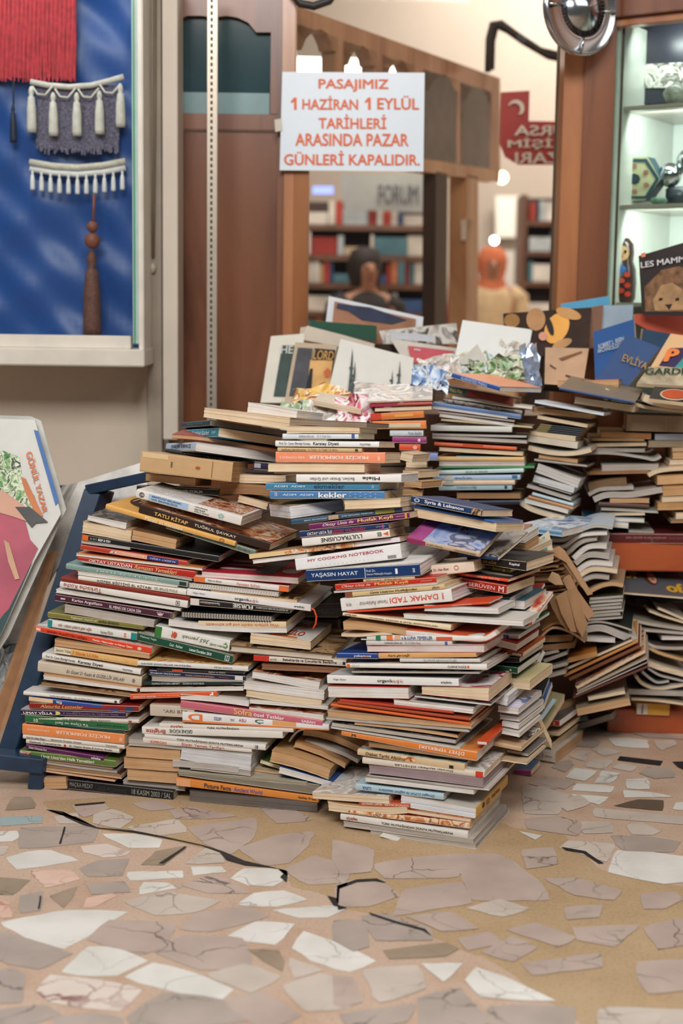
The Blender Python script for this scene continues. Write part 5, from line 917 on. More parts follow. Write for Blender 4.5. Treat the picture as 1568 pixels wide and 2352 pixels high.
# ================================================== supporting volumes low inside the heap, seen only through its gaps
ST('inside the heap', 'bundles inside the heap', yaw=19)
K(0, 0, 1)
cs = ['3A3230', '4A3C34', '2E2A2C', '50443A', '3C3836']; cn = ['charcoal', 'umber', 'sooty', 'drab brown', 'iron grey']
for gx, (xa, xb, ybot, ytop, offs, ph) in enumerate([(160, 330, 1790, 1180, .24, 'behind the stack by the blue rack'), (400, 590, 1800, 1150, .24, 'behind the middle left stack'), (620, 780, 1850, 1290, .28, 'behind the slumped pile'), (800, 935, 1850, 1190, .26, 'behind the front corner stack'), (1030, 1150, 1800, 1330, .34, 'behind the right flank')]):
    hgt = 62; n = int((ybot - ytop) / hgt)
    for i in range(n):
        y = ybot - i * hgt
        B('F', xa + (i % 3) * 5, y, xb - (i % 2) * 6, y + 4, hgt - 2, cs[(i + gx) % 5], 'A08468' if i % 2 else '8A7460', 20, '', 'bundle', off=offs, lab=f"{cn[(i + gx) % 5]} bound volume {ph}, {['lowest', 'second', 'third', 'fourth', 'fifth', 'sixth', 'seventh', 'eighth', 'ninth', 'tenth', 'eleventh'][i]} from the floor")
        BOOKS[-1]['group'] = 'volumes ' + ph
# ================================================== floor of broken marble set in mortar
def stone_mat(name, c1, c2, vein, vs=9, vw=.02, amt=.8):
    m, nt, p = newmat('marble_' + name)
    v = coords(nt, (1, 1, 1), rnd=False)
    n = N(nt, 'TexNoise'); n.inputs['Scale'].default_value = 9; n.inputs['Detail'].default_value = 7; nt.links.new(v, n.inputs['Vector'])
    base = ramp(nt, n.outputs['Fac'], [(.35, lin(c1)), (.65, lin(c2))])
    wn = N(nt, 'TexNoise'); wn.inputs['Scale'].default_value = 6; wn.inputs['Detail'].default_value = 5; nt.links.new(v, wn.inputs['Vector'])
    ad = N(nt, 'VectorMath', operation='MULTIPLY_ADD'); ad.inputs[1].default_value = (.22, .22, 0); nt.links.new(wn.outputs['Color'], ad.inputs[0]); nt.links.new(v, ad.inputs[2])
    vo = N(nt, 'TexVoronoi', feature='DISTANCE_TO_EDGE'); vo.inputs['Scale'].default_value = vs; nt.links.new(ad.outputs[0], vo.inputs['Vector'])
    line = ramp(nt, vo.outputs['Distance'], [(0, (1, 1, 1)), (vw, (0, 0, 0))])
    gn = N(nt, 'TexNoise'); gn.inputs['Scale'].default_value = 5; gn.inputs['Detail'].default_value = 2; nt.links.new(v, gn.inputs['Vector'])
    gate = ramp(nt, gn.outputs['Fac'], [(.42, (0, 0, 0)), (.6, (amt, amt, amt))])
    mu = N(nt, 'Mix', data_type='RGBA', blend_type='MULTIPLY'); mu.inputs[0].default_value = 1; nt.links.new(line, mu.inputs[6]); nt.links.new(gate, mu.inputs[7])
    mx = N(nt, 'Mix', data_type='RGBA'); nt.links.new(mu.outputs[2], mx.inputs[0]); nt.links.new(base, mx.inputs[6]); mx.inputs[7].default_value = (*lin(vein), 1)
    nt.links.new(mx.outputs[2], p.inputs['Base Color']); p.inputs['Roughness'].default_value = .38
    return m
SM = {'w': stone_mat('white', 'DAD8D0', 'ECEAE4', '8A847C', 8, .02, .75), 'l': stone_mat('light', 'C4B8AC', 'D4C8BC', '7A6E66'), 'g': stone_mat('grey', 'A89C92', 'B8AAA0', '524844', 6, .017, .95),
      'p': stone_mat('greypink', 'B4A298', 'C4B2A6', '5A4A44', 7, .017, .95), 'b': stone_mat('brown', '978672', 'A89682', '54463C'), 'r': stone_mat('veined_red', 'DCCFC4', 'E4D8CC', '7E4038', 24, .09, 1),
      'u': stone_mat('bluish', '9AAEB0', 'A8B8B8', '7A8A8C'), 'k': flat('26272A', .5, var=.4, scale=60), 'o': stone_mat('pinkish', 'DAB49E', 'E8CCBC', 'B87860', 10, .05, 1), 'd': stone_mat('dark', '5E5044', '6E6052', '2E2622')}
def mortar(name, a, b, c):
    m, nt, p = newmat(name); v = coords(nt, rnd=False)
    n = N(nt, 'TexNoise'); n.inputs['Scale'].default_value = 4; n.inputs['Detail'].default_value = 10; n.inputs['Roughness'].default_value = .65; nt.links.new(v, n.inputs['Vector'])
    n2 = N(nt, 'TexNoise'); n2.inputs['Scale'].default_value = 160; n2.inputs['Detail'].default_value = 3; nt.links.new(v, n2.inputs['Vector'])
    x = ramp(nt, n.outputs['Fac'], [(.3, lin(a)), (.5, lin(b)), (.7, lin(c))])
    y = ramp(nt, n2.outputs['Fac'], [(.3, (.8, .78, .76)), (.5, (1, 1, 1))])
    mx = N(nt, 'Mix', data_type='RGBA', blend_type='MULTIPLY'); mx.inputs[0].default_value = 1; nt.links.new(x, mx.inputs[6]); nt.links.new(y, mx.inputs[7])
    nt.links.new(mx.outputs[2], p.inputs['Base Color']); p.inputs['Roughness'].default_value = .5
    return m
MORT = mortar('pink_mortar', 'BE9A80', 'CBB09A', 'D2B8A2'); OCH = mortar('ochre_mortar', 'B09472', 'BCA07C', 'C4AA88')
FL1 = (0, 1780, 1.96); FL2 = (768, 1780, 1.96)
ST1 = [  # (crop, kind, outline)
(FL1,'w',(0,665,300,610,575,615,430,700,290,780,150,745)),(FL1,'w',(270,890,400,770,520,775,665,835,530,900,420,905)),(FL1,'w',(565,910,690,845,800,870,920,910,1050,965,985,1015,800,980,640,935)),
(FL1,'w',(30,370,120,345,230,338,355,385,250,400,80,425)),(FL1,'w',(455,265,610,265,735,290,720,325,580,328)),(FL1,'w',(576,435,828,430,830,462,585,477)),(FL1,'w',(860,413,1000,410,1025,435,870,452)),
(FL1,'w',(650,480,740,485,830,505,620,538)),(FL1,'w',(1040,465,1100,420,1240,420,1300,455,1230,500,1120,495)),(FL1,'w',(1065,585,1150,530,1270,520,1390,560,1240,595)),(FL1,'w',(1225,608,1500,585,1560,600,1470,640,1350,642)),
(FL1,'w',(1010,730,1150,660,1325,670,1245,765)),(FL1,'w',(1322,780,1365,705,1505,750,1690,835,1565,888,1400,835)),(FL1,'w',(0,255,75,250,95,275,60,300,0,302)),(FL1,'l',(0,320,45,320,20,355,0,360)),(FL1,'o',(370,600,385,555,500,530,530,545,420,595)),
(FL1,'r',(165,975,225,900,500,930,640,965,530,1065,350,1045,230,1020)),(FL1,'u',(0,190,190,183,190,215,0,232)),(FL1,'g',(105,240,430,232,400,300,250,318,100,328)),(FL1,'r',(360,320,480,310,585,345,560,365,470,372,380,350)),
(FL1,'o',(135,430,320,425,365,470,200,510)),(FL1,'b',(0,460,135,475,60,540,0,540)),(FL1,'g',(90,545,190,525,180,610,90,620)),(FL1,'b',(225,545,355,500,290,600)),(FL1,'l',(570,235,800,200,835,255,700,275)),
(FL1,'b',(640,405,700,345,845,320,735,405)),(FL1,'g',(370,420,450,385,570,380,540,450,400,455)),(FL1,'p',(830,500,960,450,1110,530,940,530)),(FL1,'l',(570,570,750,530,980,570,860,620,700,630)),
(FL1,'p',(830,690,900,620,1100,600,1190,640,950,700)),(FL1,'p',(410,740,500,660,770,670,740,760,640,800)),(FL1,'p',(725,800,830,730,1080,740,1110,860,900,870)),(FL1,'b',(1110,785,1260,790,1280,840,1270,885)),
(FL1,'l',(1300,820,1450,880,1325,915)),(FL1,'l',(930,900,1100,850,1260,910,1130,980)),(FL1,'g',(0,710,180,760,310,805,170,870,60,850,0,830)),(FL1,'g',(0,880,60,880,110,900,90,1020,0,1020)),(FL1,'g',(0,1060,200,1035,260,1080,100,1130,0,1150)),
(FL1,'g',(590,1090,740,985,900,1000,1000,1020,1100,1100,650,1150)),(FL1,'p',(1020,1020,1180,980,1350,1080,1180,1140)),(FL1,'l',(1280,950,1440,900,1568,930,1568,1050,1380,1060)),(FL1,'p',(860,240,1140,200,1130,280,1040,350,940,310)),
(FL1,'p',(1090,330,1240,280,1400,260,1370,320,1300,390,1200,400)),(FL1,'p',(1290,430,1420,370,1568,420,1540,480,1400,490)),(FL1,'l',(240,190,350,170,350,222,260,220)),(FL1,'l',(430,170,500,155,600,190,540,240,420,215)),
(FL1,'g',(260,1090,420,1075,540,1095,560,1150,250,1150)),(FL1,'o',(0,560,45,575,50,645,0,645)),(FL1,'p',(600,130,700,115,780,150,680,160)),(FL1,'p',(775,160,850,145,1050,185,930,195,800,195)),(FL1,'p',(1150,120,1300,150,1400,200,1250,215)),
(FL1,'g',(395,490,560,480,580,525,420,535)),(FL1,'l',(930,330,985,350,1010,395,840,400)),(FL1,'p',(325,140,460,125,485,150,380,190)),(FL1,'b',(60,100,140,100,160,150,20,160)),
(FL2,'p',(15,500,100,478,190,475,280,545,150,585,20,585)),(FL2,'p',(330,520,560,490,600,580,430,600,280,630)),(FL2,'p',(195,400,360,375,540,360,540,455,240,460)),(FL2,'p',(590,450,560,370,730,365,800,400,900,480,940,550,630,550)),
(FL2,'l',(600,600,740,560,880,600,760,640)),(FL2,'w',(1240,440,1275,340,1420,350,1568,370,1640,380,1600,480,1480,488,1380,470)),(FL2,'l',(1020,330,1050,300,1255,310,1220,390,1120,360)),(FL2,'g',(1255,275,1400,280,1545,300,1510,345,1310,340)),
(FL2,'l',(1310,225,1380,215,1465,255,1430,272,1340,268)),(FL2,'l',(1180,150,1568,190,1600,225,1180,190)),(FL2,'w',(1300,68,1430,80,1530,100,1305,102)),(FL2,'w',(1525,155,1540,125,1600,120,1600,165)),(FL2,'w',(1310,20,1410,15,1415,65,1315,62)),
(FL2,'d',(1255,140,1370,110,1480,115,1478,162)),(FL2,'w',(1060,88,1240,100,1190,135,1100,110)),(FL2,'w',(1070,70,1090,38,1255,52,1240,80)),(FL2,'w',(1165,38,1200,0,1280,5,1240,38)),(FL2,'l',(1040,15,1080,-5,1160,-5,1120,28)),
(FL2,'l',(850,60,930,55,1050,90,1000,175,860,170)),(FL2,'p',(880,40,950,10,1075,40,990,62)),(FL2,'p',(875,200,1000,190,1120,215,1080,270,880,240)),(FL2,'l',(1115,210,1240,215,1250,260,1120,265)),(FL2,'w',(830,255,940,275,900,295)),
(FL2,'w',(385,850,580,850,490,935)),(FL2,'w',(590,925,640,870,760,910,1000,1020,780,1010,660,1000)),(FL2,'g',(130,640,230,630,415,690,430,740,190,740)),(FL2,'b',(225,790,500,755,550,785,500,815,250,830)),(FL2,'l',(135,880,370,860,410,960,200,1025)),
(FL2,'p',(860,850,1180,810,1190,865,900,900)),(FL2,'p',(670,800,800,730,900,780,800,840)),(FL2,'p',(790,700,900,670,1080,730,1000,770)),(FL2,'p',(1080,690,1360,680,1250,770,1100,740)),(FL2,'p',(960,470,1100,470,1280,520,1250,560,1090,540)),
(FL2,'g',(0,660,130,660,150,770,80,790,0,740)),(FL2,'p',(0,910,80,920,120,1020,40,1040,0,1030)),(FL2,'g',(390,1010,560,970,690,1110,600,1150,400,1150)),(FL2,'g',(705,1050,880,1040,1060,1050,1050,1150,720,1150)),(FL2,'g',(30,1080,350,1035,320,1110,100,1150)),
(FL2,'l',(1200,1050,1600,1060,1600,1150,1210,1150)),(FL2,'p',(1380,540,1520,530,1568,560,1480,600,1400,600)),(FL2,'p',(560,740,700,710,740,760,600,790)),(FL2,'p',(340,640,520,620,640,690,480,700)),(FL2,'p',(1380,850,1568,840,1600,960,1420,980,1370,900)),(FL2,'p',(1400,690,1568,650,1600,760,1460,780)),
(FL2,'p',(850,340,980,330,1000,400,870,420)),(FL2,'p',(1040,600,1200,590,1180,640,1050,650)),(FL2,'p',(0,300,170,340,160,430,0,440)),(FL2,'l',(1100,90,1150,130,1050,165,1010,130)),
(S4,'w',(990,990,1140,990,1290,1005,1300,1072,1180,1065,1050,1055)),(S4,'l',(860,1080,960,1062,1100,1100,960,1130)),(S4,'l',(1340,1010,1500,1008,1515,1040,1400,1085)),(S4,'l',(820,1210,880,1150,1030,1162,960,1232)),(S4,'w',(660,1290,740,1222,910,1242,820,1322)),
(S4,'w',(890,1340,950,1242,1085,1262,1030,1328)),(S4,'l',(1025,1220,1080,1182,1220,1210,1170,1250)),(S4,'g',(820,960,940,925,1140,900,1130,940,990,972)),(S4,'g',(730,980,820,985,930,1020,880,1060,740,1050)),(S4,'l',(690,1130,790,1085,845,1100,820,1170)),
(S4,'k',(1070,1162,1090,1132,1405,1168,1385,1202)),(S4,'k',(1490,1175,1600,1172,1600,1245,1530,1215)),(S4,'g',(1160,940,1400,960,1568,985,1568,1000,1300,985)),(S4,'g',(1240,1260,1300,1220,1480,1230,1500,1290,1350,1300)),(S4,'p',(480,1340,560,1290,730,1330,650,1380)),(S4,'g',(600,1180,700,1160,720,1200,660,1250,560,1215)),
]
crack = [(FL1,(165,150,240,160,250,200,370,228,440,250,600,262,740,290,900,322,985,350,1000,385,1100,415,1210,422,1290,430,1300,500,1310,505,1300,440,1200,408,1100,385,1010,345,920,318,750,280,600,250,430,232,370,185,345,175,240,150)),
 (FL1,(1515,500,1568,485,1560,500,1525,510,1520,590,1568,608,1500,590,1470,545,1515,560)),(FL2,(10,590,60,600,15,610)),(FL2,(1015,325,1130,345,1185,385,1215,400,1190,402,1120,355,1040,340)),
 (FL2,(15,500,100,472,190,468,240,490,180,480,100,484,22,512,20,580,8,580)),(FL2,(150,620,290,665,410,695,440,730,400,705,280,672,160,632)),(FL1,(330,135,480,122,470,130,335,142)),(FL1,(265,315,290,232,296,236,275,312)),(FL1,(170,605,180,545,186,545,180,608)),(FL1,(710,402,835,322,842,325,735,402))]
bm = bmesh.new()
fr = random.Random(5)
floor_mats = [MORT, OCH] + [SM[k] for k in 'wlgpbruokd']; idx = {k: 2 + i for i, k in enumerate('wlgpbruokd')}
def addpoly(P, z, mi, jit=.0):
    out = []
    n = len(P)
    for i in range(n):
        a, b = Vector(P[i]), Vector(P[(i + 1) % n]); L_ = (b - a).length; k = max(1, int(L_ / .025)) if jit else 1
        if jit: a2 = a.lerp((Vector(P[i - 1]) + b) / 2, .06)
        else: a2 = a
        for j in range(k):
            p = (a2 if j == 0 else a.lerp(b, j / k))
            if jit: p = p + Vector((fr.uniform(-jit, jit), fr.uniform(-jit, jit), 0))
            out.append(bm.verts.new((p.x, p.y, z)))
    f = bm.faces.new(out); f.material_index = mi
    if f.normal.z == 0: f.normal_update()
    if f.normal.z < 0: f.normal_flip()
for x in range(-4, 5):
    for y in range(0, 13):
        vs = [bm.verts.new(p) for p in ((x, y, 0), (x + 1, y, 0), (x + 1, y + 1, 0), (x, y + 1, 0))]; bm.faces.new(vs)
def fpoly(c, co, z): return [onfloor(c[0] + co[i] / c[2], c[1] + co[i + 1] / c[2], z) for i in range(0, len(co), 2)]
addpoly(fpoly(FL1, (165, 120, 240, 165, 440, 245, 740, 285, 985, 350, 1210, 415, 1300, 440, 1305, 500, 1470, 540, 1560, 600, 1640, 620, 1800, 665, 1930, 725, 2060, 780, 2170, 820, 2300, 890, 2600, 1110, 2700, 1200, 3300, 1200, 3300, 560, 2960, 480, 2700, 430, 2600, 330, 2520, 250, 2330, 240, 1900, 100, 1000, 60), .0002), .0002, 1, .004)
for i_, (c, k, co) in enumerate(ST1):
    P_ = fpoly(c, co, .0005); ce = sum(P_, Vector()) / len(P_); g_ = {'p': 1.16, 'g': 1.14, 'l': 1.1, 'b': 1.08}.get(k, 1.05)
    addpoly([ce + (q - ce) * g_ for q in P_], .0005 + i_ * .00001, idx[k], .0022 if k != 'k' else 0)
for c, co in crack:                      # split marble: dark filling, narrower in places
    P_ = fpoly(c, co, .0008); n_ = len(P_)
    Q_ = [q.lerp((P_[(n_ - i) % n_] + q) / 2 if n_ > 8 else q, .0) for i, q in enumerate(P_)]
    if n_ > 12:
        out_ = []
        for i, q in enumerate(Q_):
            o_ = min((Q_[j] for j in range(n_) if min(abs(j - i), n_ - abs(j - i)) > 2), key=lambda v: (v - q).length)
            out_.append(q.lerp(o_, fr.uniform(.15, .46)))
        Q_ = out_
    addpoly(Q_, .0024, idx['k'], .0006)
# the same paving goes on outside the picture
for gx in range(-13, 14):
    for gy in range(2, 42):
        cx, cy = gx * .19 + fr.uniform(-.03, .03), gy * .15 + fr.uniform(-.03, .03)
        d = Vector((cx, cy, 0)) - CAM; z_ = d.dot(fw); u_ = 784 + d.dot(rt) / z_ * F; v_ = 1176 - d.dot(up) / z_ * F
        if z_ > 0 and -110 < u_ < 1680 and 1640 < v_ < 2460: continue
        n = fr.randint(4, 6); a0 = fr.uniform(0, 6)
        P = [(cx + math.cos(a0 + 6.283 * i / n) * fr.uniform(.05, .095), cy + math.sin(a0 + 6.283 * i / n) * fr.uniform(.04, .07), 0) for i in range(n)]
        addpoly(P, .0005, idx[fr.choice('wlggppbl')], .002)
fl = bmobj('floor', bm, floor_mats); struct(fl)

# ================================================== walls, showcase, door
CREAM = flat('D4C8B8', .6, var=.06, scale=6, bump=.15); BEIGE = flat('D0C2B0', .65, var=.07, scale=3); WHT = flat('DDD6C8', .4, var=.1, scale=12); GREYP = flat('A89C8C', .5, var=.15, scale=10)
WOODB = wood('4E2A18', '8A5638', (1.2, 1.2, .35), .28); WOODO = wood('8E5230', 'B87C50', (2, 2, .3), .3); WOODR = wood('5E3420', '8A5638', (3, 3, .3), .3, 'reddish_wood')
YW = 4.25
def wbox(name, x0, y0, x1, y1, Y, d, mat, parent=None, bev=.002):
    """upright box seen between two picture corners on the plane Y, d deep"""
    a = at(x0, y0, Y); b = at(x1, y1, Y); lo = (min(a.x, b.x), Y, min(a.z, b.z)); hi = (max(a.x, b.x), Y + d, max(a.z, b.z))
    return box(name, lo, hi, mat, parent, bev)
def xz(px_, py_, Y): p = at(px_, py_, Y); return p.x, p.z
xl = at(412, 700, YW).x
struct(box('wall_left', (-3.2, YW, 0), (xl, YW + .1, 2.7), BEIGE))
# aluminium door post and painted jamb beside the showcase
struct(wbox('trim_1', 372, -60, 408, 1010, 4.16, .09, CREAM)); struct(wbox('trim_2', 336, -60, 372, 1040, 4.20, .05, GREYP))
t = wbox('trim_3', 476, -60, 497, 975, 4.14, .03, flat('B8AC9C', .35, .6, var=.1)); struct(t)
a = at(486, -40, 4.138); b = at(486, 960, 4.138)
slots = bmesh.new()
for i in range(70):
    z = b.z + (a.z - b.z) * i / 70
    vs = [slots.verts.new(q) for q in ((a.x - .003, 4.1385, z), (a.x + .003, 4.1385, z), (a.x + .003, 4.1385, z + .009), (a.x - .003, 4.1385, z + .009))]; slots.faces.new(vs)
bmobj('slot_marks', slots, flat('3A3430', .6), t)
tube('pull_cord', [at(356, -60, 4.19), at(355, 300, 4.19), at(352, 590, 4.19)], .004, flat('8A7860', .6), None)
c = bpy.data.objects['pull_cord']; tag(c, 'thin tan cord hanging down the grey post beside the showcase', 'cord')
k = lathe('pull', [(0, .0), (.008, .004), (.011, .016), (.007, .028), (0, .03)], flat('C8BCA8', .4), None); k.location = at(350, 628, 4.19); k.parent = c
# showcase: a shallow glass-fronted box on the wall
SY = 4.02
sc_root = empty('display_case', Matrix.Translation(Vector((at(150, 840, SY).x, SY, at(150, 840, SY).z)))); tag(sc_root, 'white-framed wall showcase lined with blue satin at the left', 'display case')
bpy.context.view_layer.update()
def under(o, root):
    bpy.context.view_layer.update(); mw = o.matrix_world.copy(); o.parent = root; o.matrix_parent_inverse = root.matrix_world.inverted(); return o
def part(o, root): return under(o, root)
x0 = -1.9; xr, zb = xz(334, 842, SY); xi, zi = xz(305, 772, SY); ztop = 2.35
part(box('ledge', (x0, SY - .025, zb), (xr, YW, zi - .035), WHT, bev=.003), sc_root)
part(box('bottom_frame', (x0, SY, zi - .035), (xi - .006, SY + .05, zi), WHT, bev=.002), sc_root)
part(box('side_frame', (xi + .016, SY, zb + .02), (xr - .004, YW, ztop), WHT, bev=.003), sc_root)
part(box('top_frame', (x0, SY, ztop - .03), (xr, YW, ztop), WHT, bev=.003), sc_root)
part(box('glass_edge', (xi, SY + .004, zi - .02), (xi + .016, SY + .012, ztop - .03), flat('B4C6C0', .15, var=.1)), sc_root)
part(box('green_edge', (xi + .003, SY + .001, zi - .02), (xi + .007, SY + .004, ztop - .03), flat('3E9A70', .2, var=.1)), sc_root)
part(box('glass_pane', (x0, SY + .006, zi), (xi, SY + .011, ztop - .03), glass_mat('FAFCFC')), sc_root)
# satin backing with folds
m, nt, p = newmat('blue_satin'); p.inputs['Base Color'].default_value = (*lin('184A90'), 1); p.inputs['Roughness'].default_value = .42; p.inputs['Sheen Weight'].default_value = .1
vs, fs = [], []; nx, nz = 70, 80; BY = SY + .16
for i in range(nx + 1):
    for j in range(nz + 1):
        X_ = x0 + (xi + .01 - x0) * i / nx; Z_ = zi - .03 + (ztop - zi) * j / nz
        y_ = .006 * math.sin(X_ * 23 + Z_ * 9 + 1.5 * math.sin(Z_ * 7)) + .005 * math.sin(Z_ * 31 - X_ * 17 + 2 * math.sin(X_ * 9)) + .004 * math.sin((X_ + Z_) * 43)
        vs.append((X_, BY + y_, Z_))
for i in range(nx):
    for j in range(nz): q = i * (nz + 1) + j; fs.append((q, q + nz + 1, q + nz + 2, q + 1))
part(mesh('satin_backing', vs, fs, m, smooth=True), sc_root)
# fringes and tassels hung on the satin
def fringe(name, px0, px1, ytop, ylen, Y, n, r, mat, root=None, jit=6, sag=0):
    """countless threads: one mesh"""
    bmv, bmf = [], []
    q = random.Random(len(name))
    for i in range(n):
        u = i / (n - 1); X_ = px0 + (px1 - px0) * u; yt = ytop + sag * 4 * u * (1 - u)
        a = at(X_, yt, Y); b = at(X_ + q.uniform(-1, 1), yt + ylen + q.uniform(-jit, jit), Y)
        b0 = len(bmv)
        for k in range(4):
            p = a.lerp(b, k / 3); wv = .0015 * math.sin(k * 2.1 + i)
            for s_ in range(5):
                w = 2 * math.pi * s_ / 5; bmv.append((p.x + r * math.cos(w) + wv, p.y + r * math.sin(w), p.z))
        for k in range(3):
            for s_ in range(5): bmf.append((b0 + k * 5 + s_, b0 + k * 5 + (s_ + 1) % 5, b0 + (k + 1) * 5 + (s_ + 1) % 5, b0 + (k + 1) * 5 + s_))
    return mesh(name, bmv, bmf, mat, smooth=True)
Yf = SY + .12
fb = empty('red_fringe', Matrix.Translation(at(88, -30, Yf))); tag(fb, 'long red thread fringe hanging at the top left of the showcase', 'fringe')
part(fringe('threads', -60, 173, -60, 243, Yf, 150, .0016, flat('C03038', .5, var=.35, scale=60)), fb)
part(box('braid', (at(-60, 0, Yf).x, Yf - .004, at(0, -60, Yf).z - .01), (at(175, 0, Yf).x, Yf + .006, at(0, -60, Yf).z + .02), flat('A02830', .6), bev=.002), fb)
gb = empty('grey_fringe', Matrix.Translation(at(178, 190, Yf))); tag(gb, 'grey chenille fringe with white cord and five white tassels', 'fringe')
part(fringe('threads', 86, 272, 196, 152, Yf + .008, 62, .0032, flat('746E80', .8, var=.6, scale=160), jit=9), gb)
IV = flat('D8D2C4', .6, var=.15, scale=60)
P = [at(x, y, Yf - .004) for x, y in [(70, 188), (110, 196), (160, 200), (210, 196), (250, 186), (284, 176)]]
part(tube('woven_band', P, .008, IV), gb)
def tassel(px_, ptop, plen, r, mat, Y, root, name='tassel'):
    M = Matrix.Translation(at(px_, ptop + plen, Y)); h = at(px_, ptop, Y).z - at(px_, ptop + plen, Y).z
    o = lathe(name, [(r * 1.02, 0), (r * 1.08, h * .1), (r, h * .5), (r * .72, h * .76), (r * .4, h * .8), (r * .62, h * .86), (r * .55, h * .93), (r * .2, h)], mat, None, seg=14); o.matrix_world = M
    return part(o, root)
for x, yt in ((73, 198), (123, 212), (177, 212), (229, 208), (277, 192)): tassel(x, yt, 100 if x not in (73,) else 106, .0125, IV, Yf - .012, gb)
for x, yt in ((98, 200), (150, 206), (203, 206), (253, 196)):
    part(tube('cord_loop', [at(x - 24, yt - 2, Yf - .012), at(x - 12, yt + 16, Yf - .014), at(x + 6, yt + 18, Yf - .014), at(x + 24, yt - 4, Yf - .012)], .0028, IV), gb)
wb = empty('white_fringe', Matrix.Translation(at(178, 380, Yf))); tag(wb, 'small white braid with a row of short white tassels', 'fringe')
P = [at(x, y, Yf) for x, y in [(68, 372), (120, 381), (178, 385), (235, 380), (288, 370)]]; WH2 = flat('E8E6E0', .6, var=.1, scale=60)
part(tube('upper_cord', P, .009, flat('D8D0BC', .6, var=.2, scale=80)), wb); part(tube('lower_cord', [p - Vector((0, -.002, .018)) for p in P], .008, WH2), wb)
for i in range(11):
    x = 75 + i * 20.6; tassel(x, 392 + 10 * math.sin(math.pi * i / 10), 44, .0062, WH2, Yf - .004, wb)
bt = empty('brown_tassel', Matrix.Translation(at(212, 770, Yf))); tag(bt, 'large brown curtain tassel with two round beads', 'tassel'); BRN = flat('8A4E3A', .55, var=.25, scale=90)
part(tube('cord', [at(216, 446, Yf - .02), at(214, 515, Yf - .02)], .004, BRN), bt)
def ball(px_, py_, rpx, Y, mat, name):
    c_ = at(px_, py_, Y); r_ = rpx / F * (Y); bm_ = bmesh.new(); bmesh.ops.create_uvsphere(bm_, u_segments=20, v_segments=12, radius=r_); return bmobj(name, bm_, mat, smooth=True, loc=c_)
part(ball(212, 521, 13, Yf - .02, BRN, 'small_bead'), bt); part(ball(212, 553, 18, Yf - .02, BRN, 'large_bead'), bt)
tassel(212, 574, 198, .0235, flat('6E4638', .7, var=.4, scale=120), Yf - .02, bt, 'thread_skirt')
dt = empty('dark_tassel', Matrix.Translation(at(31, 330, Yf))); tag(dt, 'thin dark navy tassel at the left edge of the showcase', 'tassel')
part(tube('cord', [at(31, 185, Yf), at(31, 245, Yf)], .002, flat('22283A', .6)), dt); tassel(31, 240, 88, .009, flat('1A2438', .6, var=.3, scale=90), Yf, dt, 'thread_skirt')

# brown door behind the rail
DY = 4.36
d1 = empty('door_1', Matrix.Translation(at(520, 1100, DY))); d1['kind'] = 'structure'
def dpart(o): return part(o, d1)
dxl, dxr = at(398, 500, DY).x, at(640, 500, DY).x; ztp = at(500, -60, DY).z; zgt = at(500, 30, DY).z; zgb = at(500, 262, DY).z; zr2 = at(500, 303, DY).z
dpart(box('door_panel', (dxl, DY, .0), (dxr, DY + .04, zr2), WOODB, bev=.002))
dpart(box('rail', (dxl, DY - .012, zr2 + .003), (dxr, DY + .04, zgb), WOODR, bev=.003))
# arched head above the pane
ap = [(398, -60), (660, -60), (660, 262), (620, 262), (622, 74), (588, 74), (570, 52), (545, 40), (520, 36), (490, 40), (462, 36), (430, 36), (412, 44), (398, 56)]
bm = bmesh.new(); top_ = [bm.verts.new(at(x, y, DY - .012)) for x, y in ap]; f = bm.faces.new(top_); r_ = bmesh.ops.extrude_face_region(bm, geom=[f]); bmesh.ops.translate(bm, verts=[v for v in r_['geom'] if isinstance(v, bmesh.types.BMVert)], vec=(0, .05, 0)); bmesh.ops.recalc_face_normals(bm, faces=bm.faces); bmesh.ops.triangulate(bm, faces=bm.faces)
dpart(bmobj('arched_head', bm, WOODR))
dpart(box('door_glass', (dxl, DY + .012, zgb), (at(622, 0, DY).x, DY + .018, zgt + .02), flat('2E4A50', .12, var=.3, scale=3)))
dpart(box('inner_blind', (dxl, DY + .005, zgb), (at(620, 0, DY).x, DY + .011, at(500, 212, DY).z), flat('7A9A9C', .3, var=.1)))
struct(wbox('trim_4', 640, -60, 652, 1100, 4.33, .08, WOODR))
struct(wbox('trim_5', 652, 380, 702, 1100, 4.32, .09, WOODO)); struct(wbox('trim_6', 650, -60, 678, 380, 4.32, .09, wood('A8785A', 'D0A684', (2, 2, .3), .25)))  # upper post: paler wood colour stands in for a white reflection
# ================================================== big pane and the shop behind it
PYY = 4.31
lo_ = at(655, 900, 4.34); struct(box('wall_front', (lo_.x, 4.34, 0), (2.2, 4.42, .80), WOODB))
g = wbox('window_1', 678, -60, 1306, 1200, PYY, .006, glass_mat('F8F6F2'), bev=0); struct(g)
struct(wbox('trim_7', 1290, -60, 1303, 1100, 4.28, .05, flat('5A4636', .5)))
